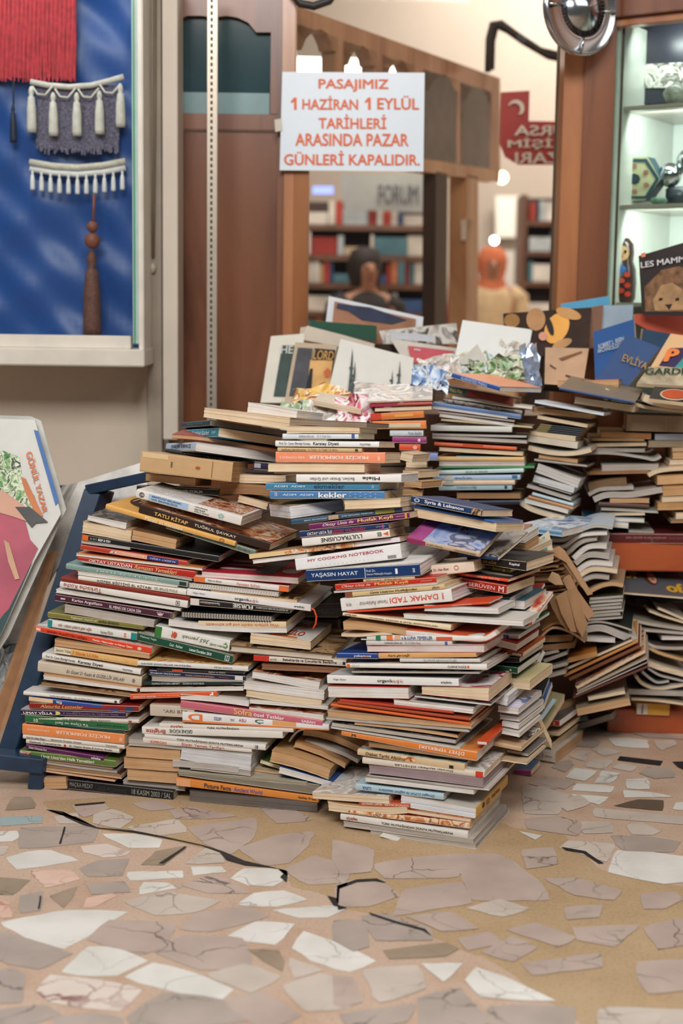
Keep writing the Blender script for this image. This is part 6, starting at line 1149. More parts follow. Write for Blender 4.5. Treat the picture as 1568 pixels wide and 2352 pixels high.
# sign taped to the pane
sg = slab('paper_notice', [at(x, y, PYY - .012) for x, y in ((648, 165), (975, 167), (972, 394), (642, 391))], .002, flat('DCE6EE', .35, var=.02)); tag(sg, 'white notice with orange capitals taped to the big pane', 'sign')
sm_ = flat('E0642C', .5, var=.04)
for s_, a_, b_ in (('PASAJIMIZ', (731, 181), (892, 211)), ('HAZİRAN', (694, 219), (822, 252)), ('EYLÜL', (866, 219), (962, 252)), ('TARİHLERİ', (731, 262), (887, 296)), ('ARASINDA PAZAR', (678, 306), (938, 336)), ('GÜNLERİ KAPALIDIR.', (652, 345), (964, 380))):
    q = [at(a_[0], a_[1], PYY - .0135), at(b_[0], a_[1] + 1, PYY - .0135), at(b_[0], b_[1], PYY - .0135), at(a_[0], b_[1] - 1, PYY - .0135)]
    text_on('printed_words', s_, q, sm_, sg, bold=.022, lift=.0004)
bpy.context.view_layer.update(); Mi = sg.matrix_world.inverted()
for x_ in (668, 838):
    pts_ = [(x_ + 7, 224), (x_ + 13, 224), (x_ + 13, 252), (x_ + 7, 252), (x_ + 7, 233), (x_, 237), (x_, 232)]
    mesh('printed_numeral', [Mi @ at(x, y, PYY - .0135) for x, y in pts_], [(0, 1, 2, 3, 4, 5, 6)], sm_, sg)
tp = slab('adhesive_tape', [at(x, y, PYY - .016) for x, y in ((630, 275), (646, 272), (648, 300), (632, 303))], .001, flat('D8D0C4', .2), sg)
# wooden partition running away from the pane
pa = Vector((at(676, 700, 4.38).x, 4.38, 0)); pd = Vector((.475, 1, 0)).normalized()
def pp(px_, py_):                       # point of the partition's plane
    n = Vector((pd.y, -pd.x, 0)); return onplane(px_, py_, pa, n)
part_root = empty('wooden_partition', Matrix.Translation(pa)); tag(part_root, 'arched wooden partition running back into the shop behind the pane', 'partition')
pn = Vector((pd.y, -pd.x, 0))
def pslab(name, pts, mat, th=.04):
    P = [pp(x, y) for x, y in pts]; bm = bmesh.new(); vs = [bm.verts.new(p) for p in P]; f = bm.faces.new(vs)
    r_ = bmesh.ops.extrude_face_region(bm, geom=[f]); bmesh.ops.translate(bm, verts=[v for v in r_['geom'] if isinstance(v, bmesh.types.BMVert)], vec=-pn * th); bmesh.ops.recalc_face_normals(bm, faces=bm.faces); bmesh.ops.triangulate(bm, faces=bm.faces)
    return part(bmobj(name, bm, mat), part_root)
def tl(x): return 12 + (x - 676) * (180 - 12) / (1148 - 676)
def rl(x): return 322 + (x - 700) * (392 - 322) / (1140 - 700)
WP = wood('A06848', 'D4A480', (2, 2, .4), .25); WPL = wood('A8744A', 'D8AC80', (2, 2, .4), .25)
arches = [(682, 772), (792, 862), (882, 948), (976, 1048), (1060, 1124)]
def archpt(x0_, x1_, y0_, h):
    w_ = x1_ - x0_; s = 1 if True else 0
    return [(x0_, y0_ + h * .42), (x0_ + w_ * .12, y0_ + h * .40), (x0_ + w_ * .22, y0_ + h * .2), (x0_ + w_ * .42, y0_ + h * .04), (x0_ + w_ * .6, y0_), (x0_ + w_ * .78, y0_ + h * .1), (x0_ + w_ * .9, y0_ + h * .3), (x0_ + w_ * .93, y0_ + h * .42), (x1_, y0_ + h * .44)]
pts = [(676, tl(676)), (1148, tl(1148)), (1148, rl(1148))]
for x0_, x1_ in reversed(arches):
    h = 120 - (x0_ - 676) * .1; y0_ = tl(x0_) + 46
    ar = archpt(x0_, x1_, y0_ + 6, h)
    pts += [(x1_, rl(x1_))] + list(reversed(ar)) + [(x0_, rl(x0_))]
pts += [(676, rl(676))]
pslab('arched_frieze', pts, WP, .05)
pslab('lower_rail', [(676, rl(676) - 2), (1148, rl(1148) - 2), (1146, rl(1146) + 26), (676, rl(676) + 34)], WPL, .06)
pslab('pane_post', [(1001, rl(1001) + 24), (1028, rl(1028) + 24), (1022, 1000), (996, 1000)], flat('3A2820', .4), .05)
pslab('corner_post', [(1072, rl(1072) + 20), (1098, rl(1098) + 20), (1096, 1000), (1068, 1000)], WPL, .07)
for i, (x0_, x1_) in enumerate(arches):
    pslab('arch_pane', [(x0_ - 4, tl(x0_) + 40), (x1_ + 4, tl(x1_) + 40), (x1_ + 4, rl(x1_)), (x0_ - 4, rl(x0_))], glass_mat('F0F2F2') if i < 3 else flat('5E5856', .12, var=.5, scale=5), .008)
# room behind
struct(box('wall_back', (-4, 12, 0), (5, 12.1, 4.6), flat('A89C90', .7, var=.05, scale=2))); struct(box('wall_right', (4.9, 4.7, 0), (5, 12, 4.6), flat('D0C0AE', .7, var=.05)))
struct(box('ceiling', (-4, 4.75, 4.5), (5, 12.1, 4.6), flat('C8B4A0', .7, var=.05)))
# shelves full of books deep in the shop
def shopshelf(x0_, x1_, yrows, Y, seed, lab, stuff_lab):
    root = empty('bookshelf', Matrix.Translation(Vector((at(x0_, 700, Y).x, Y, 0)))); tag(root, lab, 'bookshelf')
    xa, xb = at(x0_, 700, Y).x, at(x1_, 700, Y).x; wd = wood('5A3624', '7E5438', (2, 2, .4), .4); q = random.Random(seed)
    part(box('side_panel', (xa - .04, Y, 0), (xa, Y + .3, at(0, yrows[0] - 60, Y).z), wd), root); part(box('side_panel', (xb, Y, 0), (xb + .04, Y + .3, at(0, yrows[0] - 60, Y).z), wd), root)
    part(box('back_panel', (xa, Y + .28, 0), (xb, Y + .3, at(0, yrows[0] - 60, Y).z), flat('4A3A34', .7)), root)
    cols = ['C84838', 'E8E4DC', 'D8B888', '3A5A90', 'F0E8DC', 'A83830', '5A8A98', 'E0C8A8', 'D8D0C8', '2E3A4A', 'E89060', 'C8D4D8']
    vs, fs, mi = [], [], []
    for yr in yrows:
        z = at(0, yr, Y).z; part(box('shelf_board', (xa, Y, z - .03), (xb, Y + .28, z), wd), root)
        x = xa + .02
        while x < xb - .05:
            w_ = q.uniform(.015, .04); h_ = q.uniform(.10, .135); b0 = len(vs); dy = q.uniform(.0, .03)
            if q.random() < .3: w_, h_ = q.uniform(.12, .18), q.uniform(.03, .12)
            for X_ in (x, x + w_):
                for Y_ in (Y + dy, Y + .22):
                    for Z_ in (z + .002, z + h_): vs.append((X_, Y_, Z_))
            for f_ in ((0, 1, 3, 2), (4, 6, 7, 5), (0, 4, 5, 1), (2, 3, 7, 6), (1, 5, 7, 3), (0, 2, 6, 4)): fs.append(tuple(b0 + i_ for i_ in f_)); mi.append(0)
            ci = q.randrange(len(cols))
            for i_ in range(6): mi[-1 - i_] = ci
            x += w_ + .004
    o = mesh('blurred_books', vs, fs, [flat(c_, .6, var=.3, scale=8) for c_ in cols], None, mi); o['kind'] = 'stuff'; o['label'] = stuff_lab; o['category'] = 'books'
shopshelf(690, 1000, (505, 575, 640, 705, 770), 8.2, 4, 'wide bookshelf deep in the shop behind the pane', 'blurred colourful books filling the wide shelf deep in the shop')
shopshelf(1205, 1290, (490, 560, 630, 700, 770), 9.6, 9, 'narrow bookshelf by the far bright wall', 'blurred books filling the narrow shelf by the bright wall')
bn = slab('banner', [at(x, y, 8.0) for x, y in ((780, 400), (1000, 400), (1000, 490), (790, 480))], .01, flat('B8BCB8', .6, var=.2, scale=3)); tag(bn, 'pale banner hanging over the wide bookshelf', 'banner')
text_on('printed_words', 'FORUM', [at(x, y, 7.98) for x, y in ((868, 425), (960, 425), (960, 470), (868, 470))], flat('4A4E58', .5), bn, bold=.02, lift=.01)
sg2 = slab('neon_sign', [at(x, y, 7.9) for x, y in ((718, 428), (765, 428), (765, 445), (718, 445))], .02, emis('8AA0FF', 1.6)); tag(sg2, 'small bluish lit sign above the wide bookshelf', 'sign')
# red shop sign reflected in the pane, built behind it with mirrored lettering
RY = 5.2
rs = slab('red_sign_reflection', [at(x, y, RY) for x, y in ((1150, 212), (1216, 208), (1214, 278), (1330, 280), (1330, 378), (1190, 378), (1160, 360), (1148, 330))], .01, flat('B23028', .5, var=.15, scale=6)); tag(rs, 'reflected red sign with mirrored white capitals and a crescent, built behind the pane', 'sign')
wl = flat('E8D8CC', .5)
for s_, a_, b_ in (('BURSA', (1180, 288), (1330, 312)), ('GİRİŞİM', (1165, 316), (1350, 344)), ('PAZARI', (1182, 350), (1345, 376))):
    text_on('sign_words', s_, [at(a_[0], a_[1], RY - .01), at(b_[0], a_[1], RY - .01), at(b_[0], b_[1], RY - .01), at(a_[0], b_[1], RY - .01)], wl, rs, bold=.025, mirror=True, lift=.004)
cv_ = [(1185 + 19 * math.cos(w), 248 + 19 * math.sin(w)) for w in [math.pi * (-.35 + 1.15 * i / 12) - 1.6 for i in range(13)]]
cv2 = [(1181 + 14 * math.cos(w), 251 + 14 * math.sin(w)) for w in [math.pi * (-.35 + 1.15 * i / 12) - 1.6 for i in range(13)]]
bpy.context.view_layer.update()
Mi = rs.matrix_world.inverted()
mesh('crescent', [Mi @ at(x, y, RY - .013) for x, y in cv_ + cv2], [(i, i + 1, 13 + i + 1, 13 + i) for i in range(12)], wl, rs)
# cables on the wall
for i, pts in enumerate([[(1120, 165), (1122, 90), (1130, 55), (1150, 52), (1180, 75), (1240, 115), (1300, 130)], [(1128, 160), (1130, 95), (1140, 62), (1165, 70), (1200, 95), (1260, 130), (1310, 140)]]):
    tag(tube('cable', [at(x, y, 5.6 + i * .05) for x, y in pts], .012, flat('3A3430', .6)), ['upper', 'lower'][i] + ' dark cable curving over the cream wall behind the pane', 'cable')
tag(tube('cable', [at(x, y, 4.29) for x, y in ((670, -20), (690, 8), (720, 14), (755, 2), (770, -20))], .012, flat('2A2624', .5)), 'dark cable looped at the top of the brown door frame', 'cable')
# lit things in the shop
lp = ball(1152, 408, 14, 7.5, emis('FFF2D0', 5), 'round_lamp'); tag(lp, 'round warm lamp glowing behind the pane', 'lamp')
l2 = ball(1135, 552, 9, 8.0, emis('F0FFFF', 14), 'wall_lamp'); tag(l2, 'small cold white lamp beside the corner post', 'lamp')
tb = tube('tube_lamp', [at(640, 148, 7.2), at(960, 156, 7.2)], .035, emis('FFF8EE', 7)); tag(tb, 'long white tube lamp glowing through the arched panes', 'lamp')
d2 = slab('door_2', [at(x, y, 11.9) for x, y in ((1150, 575), (1198, 575), (1198, 800), (1150, 800))], .05, flat('C8C4BC', .5)); struct(d2)
w2 = slab('window_2', [at(x, y, 11.9) for x, y in ((1138, 450), (1202, 450), (1202, 545), (1138, 545))], .03, flat('F2EEE4', .5, var=.02)); struct(w2)
rc = slab('red_cloth', [at(x, y, 7.0) for x, y in ((1035, 560), (1075, 640), (1080, 800), (1020, 800))], .01, flat('A83A30', .7, var=.2)); tag(rc, 'dark red cloth hanging beside the scarfed person', 'cloth')
nt_ = slab('paper_note', [pp(x, y) - pd * .01 for x, y in ((1062, 505), (1086, 505), (1086, 552), (1062, 552))], .002, flat('D8D0C4', .5)); tag(nt_, 'small white paper on the partition behind the pane', 'paper')
# ---- people reflected in the pane, built as solid figures behind it
def person(X, Y, H, hair, coat, scarf, lab, rz=0, hk=1):
    root = empty('person', Matrix.Translation(Vector((X, Y, 0))) @ Matrix.Rotation(rz, 4, 'Z')); tag(root, lab, 'person')
    s = H / 1.65; J = {'pel': (0, 0, .92), 'sp': (0, -.01, 1.1), 'ch': (0, 0, 1.28), 'nk': (0, 0, 1.43), 'hd0': (0, -.005, 1.5), 'hd': (0, -.012, 1.565), 'hd1': (0, 0, 1.63)}
    rad = {'pel': (.15, .11), 'sp': (.125, .095), 'ch': (.155, .105), 'nk': (.052, .052), 'hd0': (.062, .075), 'hd': (.075, .092), 'hd1': (.05, .06)}
    ed = [('pel', 'sp'), ('sp', 'ch'), ('ch', 'nk'), ('nk', 'hd0'), ('hd0', 'hd'), ('hd', 'hd1')]
    for sx, n_ in ((1, 'a'), (-1, 'b')):
        J.update({'sh' + n_: (.17 * sx, 0, 1.36), 'el' + n_: (.23 * sx, .02, 1.08), 'wr' + n_: (.24 * sx, -.06, .84), 'pm' + n_: (.24 * sx, -.08, .78), 'hp' + n_: (.09 * sx, 0, .86), 'kn' + n_: (.1 * sx, -.01, .48), 'an' + n_: (.1 * sx, .02, .08), 'to' + n_: (.11 * sx, -.13, .03)})
        rad.update({'sh' + n_: (.06, .06), 'el' + n_: (.043, .043), 'wr' + n_: (.027, .022), 'pm' + n_: (.036, .018), 'hp' + n_: (.085, .085), 'kn' + n_: (.055, .055), 'an' + n_: (.036, .04), 'to' + n_: (.035, .025)})
        ed += [('ch', 'sh' + n_), ('sh' + n_, 'el' + n_), ('el' + n_, 'wr' + n_), ('wr' + n_, 'pm' + n_), ('pel', 'hp' + n_), ('hp' + n_, 'kn' + n_), ('kn' + n_, 'an' + n_), ('an' + n_, 'to' + n_)]
        for k, (dx, ln) in enumerate(((-.024, .07), (-.008, .078), (.008, .072), (.024, .058))):
            J[f'f{n_}{k}'] = (.24 * sx + dx * .3, -.08 + dx, .745); J[f'g{n_}{k}'] = (.235 * sx + dx * .2, -.085 + dx, .745 - ln)
            rad[f'f{n_}{k}'] = (.009, .009); rad[f'g{n_}{k}'] = (.007, .007); ed += [('pm' + n_, f'f{n_}{k}'), (f'f{n_}{k}', f'g{n_}{k}')]
        J[f't{n_}'] = (.22 * sx, -.125, .75); rad[f't{n_}'] = (.009, .009); ed.append(('pm' + n_, f't{n_}'))
    for n_ in ('hd0', 'hd', 'hd1'): J[n_] = (J[n_][0], J[n_][1] * hk, 1.43 + (J[n_][2] - 1.43) * hk); rad[n_] = (rad[n_][0] * hk, rad[n_][1] * hk)
    names = list(J); me = bpy.data.meshes.new('body'); me.from_pydata([tuple(c * s for c in J[n_]) for n_ in names], [(names.index(a), names.index(b)) for a, b in ed], [])
    o = bpy.data.objects.new('body', me); C.objects.link(o); o.parent = root
    md = o.modifiers.new('skin', 'SKIN'); md.use_smooth_shade = True
    for i, n_ in enumerate(names):
        v = me.skin_vertices[0].data[i]; v.radius = (rad[n_][0] * s, rad[n_][1] * s); v.use_root = (n_ == 'pel')
    o.modifiers.new('sub', 'SUBSURF').levels = 2; o.modifiers['sub'].render_levels = 2
    me.materials.append(flat('B07C62', .5))
    cm = flat(coat, .8, var=.15); M4 = Matrix.Identity(4)
    def lat(name, prof, mat, flatn=.72, z0=0, loc=(0, 0, 0)):
        q = lathe(name, prof, mat, None, root, 20); q.scale = (s, s * flatn, s); q.location = loc; return q
    lat('coat', [(.2, .42), (.2, .6), (.185, .85), (.16, 1.02), (.165, 1.2), (.17, 1.33), (.12, 1.40), (.06, 1.44)], cm)
    for sx in (1, -1):
        tube('sleeve', [Vector(p) * s for p in ((.13 * sx, 0, 1.38), (.19 * sx, 0, 1.34), (.23 * sx, .02, 1.08), (.24 * sx, -.05, .86))], .06, cm, root, 12, [.06 * s, .068 * s, .055 * s, .04 * s])
    hz = lambda z: 1.43 + (z - 1.43) * hk
    if scarf:
        hm = flat(scarf, .8, var=.15)
        lat('headscarf', [(.13, 1.34), (.12, 1.40), (.085 * hk, hz(1.47)), (.1 * hk, hz(1.53)), (.108 * hk, hz(1.6)), (.085 * hk, hz(1.67)), (.03 * hk, hz(1.695))], hm, 1.02, loc=(0, .028 * hk, 0))
    else:
        lat('hair', [(.085, 1.46), (.105, 1.53), (.108, 1.61), (.085, 1.68), (.03, 1.705)], flat(hair, .7, var=.3), 1.0, loc=(0, .03, 0))
    fm = flat('3A2420', .5)
    for sx in (1, -1):
        bm_ = bmesh.new(); bmesh.ops.create_uvsphere(bm_, u_segments=10, v_segments=8, radius=.011 * s * hk); bmobj('eye', bm_, fm, root, True, Vector((.03 * sx * hk, -.095 * hk, hz(1.575))) * s)
    tube('nose', [Vector((0, -.095 * hk, hz(1.575))) * s, Vector((0, -.118 * hk, hz(1.54))) * s], .011 * s * hk, flat('B07C62', .5), root, 8)
    tube('mouth', [Vector((-.022 * hk, -.088 * hk, hz(1.505))) * s, Vector((0, -.094 * hk, hz(1.503))) * s, Vector((.022 * hk, -.088 * hk, hz(1.505))) * s], .006 * s, flat('8A4038', .5), root, 6)
    tube('trouser_leg', [Vector((.1, 0, .8)) * s, Vector((.1, 0, .1)) * s], .08 * s, flat('2E2C34', .8), root, 12); tube('trouser_leg', [Vector((-.1, 0, .8)) * s, Vector((-.1, 0, .1)) * s], .08 * s, flat('2E2C34', .8), root, 12)
YP = 9.3; hx = at(1131, 600, YP); person(hx.x, YP, at(1120, 563, YP).z / 1.03, '3A2A22', 'D0B48C', 'CC7048', 'reflected person in an orange headscarf and beige coat, built behind the pane')
YP = 7.6; hx = at(842, 600, YP); person(hx.x, YP, at(842, 568, YP).z / 1.03, '2A1E1A', '2E2624', None, 'reflected dark-haired person in a dark jacket, built behind the pane', rz=.3)
# ================================================== right-hand showcase
CY = 4.20
struct(wbox('trim_8', 1303, -60, 1335, 1150, CY - .02, .10, WOODO)); struct(wbox('trim_9', 1335, -60, 1350, 1150, CY + .01, .07, flat('6A4A3C', .5))); struct(wbox('trim_10', 1350, -60, 1376, 1150, CY - .03, .12, WOODR)); struct(wbox('trim_11', 1376, -60, 1394, 1150, CY - .0, .08, flat('4A3024', .5)))
ph = R(35); sd = Vector((math.cos(ph), -math.sin(ph), 0)); sn = Vector((math.sin(ph), math.cos(ph), 0)); sp0 = Vector((at(1392, 700, 4.17).x, 4.17, 0))
def sp(x, y, off=0): return onplane(x, y, sp0 + sn * off, sn)
cab = empty('shop_cabinet', Matrix.Translation(sp0)); tag(cab, 'wooden glass cabinet with shelves of curios at the right edge', 'cabinet')
def obox(name, u0_, u1_, z0, z1, d0, d1, mat, bev=.002, parent=None):
    """box in the cabinet's own frame: u along its front, d into it"""
    M = Matrix(((sd.x, sn.x, 0, sp0.x), (sd.y, sn.y, 0, sp0.y), (0, 0, 1, 0), (0, 0, 0, 1)))
    return box(name, (u0_, d0, z0), (u1_, d1, z1), mat, None, bev, M)
zt = sp(1420, 42).z; z1 = sp(1395, 240).z; z2 = sp(1390, 468).z; z3 = sp(1390, 694).z
part(obox('top_beam', -.02, .6, zt, zt + .05, -.02, .05, WOODR), cab); part(obox('top_beam_lip', -.02, .9, zt - .022, zt, 0, .04, WOODO), cab); part(obox('cornice', -.02, .9, zt + .05, zt + .14, -.03, .06, WOODO), cab)
part(obox('back_panel', -.02, .9, .5, zt + .1, .42, .44, flat('DCE2DE', .3, var=.06, scale=3)), cab); part(obox('left_panel', -.02, .0, .5, zt, .02, .42, flat('CCD0C8', .3, var=.08)), cab)  # pale back panel colour stands in for the reflection in the glass
part(obox('upper_shadow_board', .1, .9, zt - .36, zt, .38, .415, flat('2E3440', .4)), cab)  # dark board put in for the shade at the cabinet top
GSH = flat('A89C90', .15, var=.05)
for z in (z1, z2, z3): part(obox('shelf', 0, .9, z - .012, z, .06, .41, GSH), cab)
part(obox('cabinet_glass', 0, .9, z3 - .3, zt - .02, .0, .005, glass_mat('EEF6F2'), 0), cab)
part(obox('base_panel', -.02, .9, .62, z3 - .3, 0, .4, WOODR), cab)
# hub cap fixed on the corner
hc = at(1334, 20, 4.06); ax = (Vector((.52, -.85, .02))).normalized(); zax = ax; xax = Vector((0, 0, 1)).cross(zax).normalized(); yax = zax.cross(xax)
HM = Matrix(((xax.x, yax.x, zax.x, hc.x), (xax.y, yax.y, zax.y, hc.y), (xax.z, yax.z, zax.z, hc.z), (0, 0, 0, 1)))
chrome = flat('B8BCC0', .16, 1, var=.12, scale=6); h = empty('hubcap', HM); tag(h, 'round chrome hubcap fixed on the wooden corner post', 'hubcap')
def hl(name, prof, mat, seg=48): return lathe(name, prof, mat, None, h, seg)
RR = .122
hl('rim_disc', [(0, -.012), (RR * .98, -.012), (RR, -.004), (RR * .985, .004), (RR * .93, .006), (RR * .9, .0), (RR * .66, .012), (RR * .60, .008)], chrome)
hl('recessed_ring', [(RR * .61, .009), (RR * .60, .004), (RR * .50, .003), (RR * .48, .01)], flat('3A4048', .3, .8))
hl('centre_dome', [(RR * .50, .006), (RR * .47, .014), (RR * .25, .024), (RR * .12, .032), (.0001, .034)], chrome)
for i in range(40):
    w = 2 * math.pi * i / 40
    if i % 10 == 0:
        o = tube('spoke_rib', [Vector((math.cos(w), math.sin(w), 0)) * RR * .62 + Vector((0, 0, .012)), Vector((math.cos(w), math.sin(w), 0)) * RR * .92 + Vector((0, 0, .006))], .004, chrome, h)
fins = [(Vector((math.cos(2 * math.pi * i / 48), math.sin(2 * math.pi * i / 48), 0)), i) for i in range(48)]
vs, fs = [], []
for d_, i in fins:
    tdir = Vector((-d_.y, d_.x, 0)) * .0016; b0 = len(vs)
    for r_ in (RR * .49, RR * .60):
        for z_ in (.001, .009):
            for s_ in (-1, 1): vs.append(d_ * r_ + tdir * s_ + Vector((0, 0, z_)))
    for f_ in ((0, 1, 3, 2), (4, 6, 7, 5), (0, 4, 5, 1), (2, 3, 7, 6), (1, 5, 7, 3), (0, 2, 6, 4)): fs.append(tuple(b0 + k for k in f_))
mesh('vent_fins', vs, fs, chrome, h)
# curios
def stand(px_, py_, off): p = sp(px_, py_, off); return p
# nesting doll
dd = .12; b = sp(1424, 692, dd); t_ = sp(1424, 540, dd); H_ = (t_.z - b.z); b.z = z3
dl = empty('nesting_doll', Matrix.Translation(b)); tag(dl, 'painted nesting doll with dark hair standing on the lowest glass shelf', 'doll')
lathe('body', [(.0, 0), (H_ * .19, 0), (H_ * .225, .06 * H_), (H_ * .235, .3 * H_), (H_ * .22, .5 * H_), (H_ * .175, .62 * H_), (H_ * .185, .75 * H_), (H_ * .17, .88 * H_), (H_ * .1, .97 * H_), (.0001, H_)], flat('3E2420', .25, var=.5, scale=30), None, dl, 28)
bpy.context.view_layer.update()
def ondoll(name, cx, cz, rx, rz_, mat, lift=1.0, n=14):
    """a painted patch lying on the doll's round belly"""
    vs, fs = [], []
    prof = [(0, .19), (.06, .225), (.3, .235), (.5, .22), (.62, .175), (.75, .185), (.88, .17), (.97, .1), (1, .0)]
    def rad_(z):
        for (a_, ra), (b_, rb) in zip(prof, prof[1:]):
            if a_ <= z <= b_: return ra + (rb - ra) * (z - a_) / (b_ - a_)
        return .1
    vs.append(None); pts_ = [(cx, cz)] + [(cx + rx * math.cos(6.283 * i / n), cz + rz_ * math.sin(6.283 * i / n)) for i in range(n)]
    out = []
    for x_, z_ in pts_:
        r_ = (rad_(z_) + .006 * lift) * H_; w = -math.pi / 2 - .17 + x_ / .2; out.append((r_ * math.cos(w), r_ * math.sin(w), z_ * H_))
    return mesh(name, out, [(0, i + 1, (i + 1) % n + 1) for i in range(n)], mat, dl)
ondoll('painted_hair', 0, .80, .15, .15, flat('16161A', .3)); ondoll('painted_face', -.005, .74, .115, .115, flat('D8A878', .35, var=.05), 1.8)
for sx in (-1, 1): ondoll('painted_eye', .045 * sx, .765, .022, .025, flat('101010', .3), 2.6)
ondoll('painted_mouth', 0, .69, .018, .008, flat('A83028', .3), 2.6)
ondoll('painted_flower', 0, .5, .06, .06, flat('1E5AA8', .4), 1.6)
for x_, z_ in ((-.08, .44), (.07, .42), (0, .33), (-.09, .28), (.08, .26), (0, .18), (-.06, .12), (.09, .13)): ondoll('painted_flower', x_, z_, .045, .04, flat('C83A24', .4), 1.6)
# hexagonal tin standing on edge
hx6 = [(1398, 412), (1430, 362), (1487, 360), (1516, 412), (1482, 460), (1422, 462)]
tn = slab('hexagonal_tin', [sp(x, y, .14) for x, y in hx6], .05, [flat('B8B490', .4, var=.1, scale=30), flat('2E4854', .3)]); tag(tn, 'hexagonal tin with a flowered lid standing on the middle shelf', 'tin')
cc = (1456, 411)
def ring(name, r1, r2, mat, off, n=6, rot=0, par=tn, c=cc):
    bpy.context.view_layer.update(); Mi = par.matrix_world.inverted()
    A = [Mi @ sp(c[0] + r1 * math.cos(rot + 6.283 * i / n) , c[1] + r1 * .92 * math.sin(rot + 6.283 * i / n), off) for i in range(n)]; B_ = [Mi @ sp(c[0] + r2 * math.cos(rot + 6.283 * i / n), c[1] + r2 * .92 * math.sin(rot + 6.283 * i / n), off) for i in range(n)]
    if r2 == 0: return mesh(name, A, [tuple(range(n))], mat, par)
    return mesh(name, A + B_, [(i, (i + 1) % n, n + (i + 1) % n, n + i) for i in range(n)], mat, par)
ring('lid_border', 58, 49, flat('2A4450', .35), .138); ring('lid_emblem', 14, 0, flat('1E3440', .35), .137, 8)
for i in range(6):
    w = 6.283 * i / 6 + .5; ring('lid_flower', 7, 0, flat('9A6A58', .5, var=.3, scale=90), .137, 7, 0, tn, (cc[0] + 31 * math.cos(w), cc[1] + 29 * math.sin(w)))
# silver trophy and small things
p = sp(1560, 462, .2); p.z = z2; tr = empty('silver_trophy', Matrix.Translation(p)); tag(tr, 'silver ball-shaped trophy on a dark foot at the right edge', 'trophy')
lathe('foot', [(0, 0), (.04, 0), (.04, .05), (.03, .055), (0, .055)], flat('2A3238', .3), None, tr); bm_ = bmesh.new(); bmesh.ops.create_uvsphere(bm_, u_segments=24, v_segments=16, radius=.034); bmobj('silver_ball', bm_, chrome, tr, True, (-.03, 0, .088)); bm_ = bmesh.new(); bmesh.ops.create_uvsphere(bm_, u_segments=24, v_segments=16, radius=.036); bmobj('silver_bowl', bm_, chrome, tr, True, (.02, -.01, .125))
p = sp(1512, 460, .13); p.z = z2; sh_ = lathe('small_dish', [(0, 0), (.012, 0), (.026, .012), (.02, .022), (0, .024)], flat('5A7A68', .35, var=.4, scale=60), Matrix.Translation(p)); tag(sh_, 'small green dish between the tin and the trophy', 'dish')
# framed photo on the top shelf
fp = slab('framed_picture', [sp(x, y, .2) for x, y in ((1448, 40), (1640, 12), (1640, 232), (1446, 240))], .03, [flat('30303C', .3, var=.2, scale=4), flat('1E2630', .4)]); tag(fp, 'large dark framed picture on the top glass shelf', 'picture')
slab('photo', [sp(x, y, .195) for x, y in ((1463, 148), (1640, 140), (1640, 200), (1463, 202))], .002, pic('grey', 22), fp)
p = sp(1552, 222, .1); p.z = z1; sb = lathe('sugar_bowl', [(0, 0), (.02, 0), (.03, .015), (.036, .03), (.03, .045), (.012, .056), (.005, .064), (.007, .07), (0, .073)], flat('A8A89C', .25, var=.5, scale=50), Matrix.Translation(p)); tag(sb, 'small patterned lidded bowl before the framed picture', 'bowl')
bk = slab('book', [sp(x, y, .16) for x, y in ((1440, 142), (1450, 138), (1452, 230), (1444, 232))], .02, [flat('2A4A7A', .4), page_mat(PC)]); tag(bk, 'thin blue book beside the framed picture on the top shelf', 'book')
# lion book leaning before the cabinet
def q4(name, pts, off, th, mats, par=None, cat=None, lab=None, Y=None):
    o = slab(name, [at(x, y, Y if not isinstance(Y, (list, tuple)) else Y[i]) for i, (x, y) in enumerate(pts)], th, mats, par)
    if lab: tag(o, lab, cat, 'things leaning along the back of the heap')
    return o
lb_ = q4('book', [(1466, 588), (1600, 548), (1600, 722), (1474, 722)], 0, .02, [flat('2A1E18', .35, var=.1), flat('2E7AB8', .4)], None, 'book', 'blue-spined mammals book with a lion on its cover', Y=[4.0, 3.9, 3.86, 3.96])
bpy.context.view_layer.update()
def deco(par, pts, mat, k=.004, name='cover_picture'):
    """a printed patch on the front of a leaning cover; pts are picture corners"""
    M = par.matrix_world; n = Vector((M[0][2], M[1][2], M[2][2])); o_ = M.translation; n = n if n.dot(CAM - o_) > 0 else -n
    P0 = M @ par.data.vertices[0].co
    P = [M.inverted() @ (onplane(x, y, P0, n) + n * k) for x, y in pts]
    return mesh(name, P, [tuple(range(len(P)))], mat, par)
def dtext(par, s, quad, mat, bold=.02, k=.006):
    M = par.matrix_world; n = Vector((M[0][2], M[1][2], M[2][2])); o_ = M.translation; n = n if n.dot(CAM - o_) > 0 else -n
    P0 = M @ par.data.vertices[0].co
    return text_on('cover_words', s, [onplane(x, y, P0, n) + n * k for x, y in quad], mat, par, bold, lift=.0003)
mane = flat('8A6444', .7, var=.6, scale=40)
deco(lb_, [(1480, 660), (1520, 620), (1560, 612), (1600, 625), (1600, 716), (1482, 716)], mane, .002); deco(lb_, [(1500, 690), (1520, 655), (1545, 650), (1568, 665), (1575, 712), (1505, 714)], flat('B08A60', .7, var=.3, scale=40), .003)
for x_ in (1518, 1556): deco(lb_, [(x_ - 4, 686), (x_ + 4, 684), (x_ + 5, 690), (x_ - 4, 692)], flat('1A120E', .4), .004)
deco(lb_, [(1528, 700), (1545, 699), (1538, 712)], flat('2A1A14', .4), .004)
dtext(lb_, 'LES MAMMIFÈRES', [(1473, 600), (1640, 575), (1640, 592), (1474, 617)], flat('D8D8D8', .4)); deco(lb_, [(1473, 583), (1483, 580), (1484, 590), (1474, 592)], flat('E88A70', .4))
L_ = lambda *a, **k: q4(*a, **k)
bpy.context.view_layer.update()
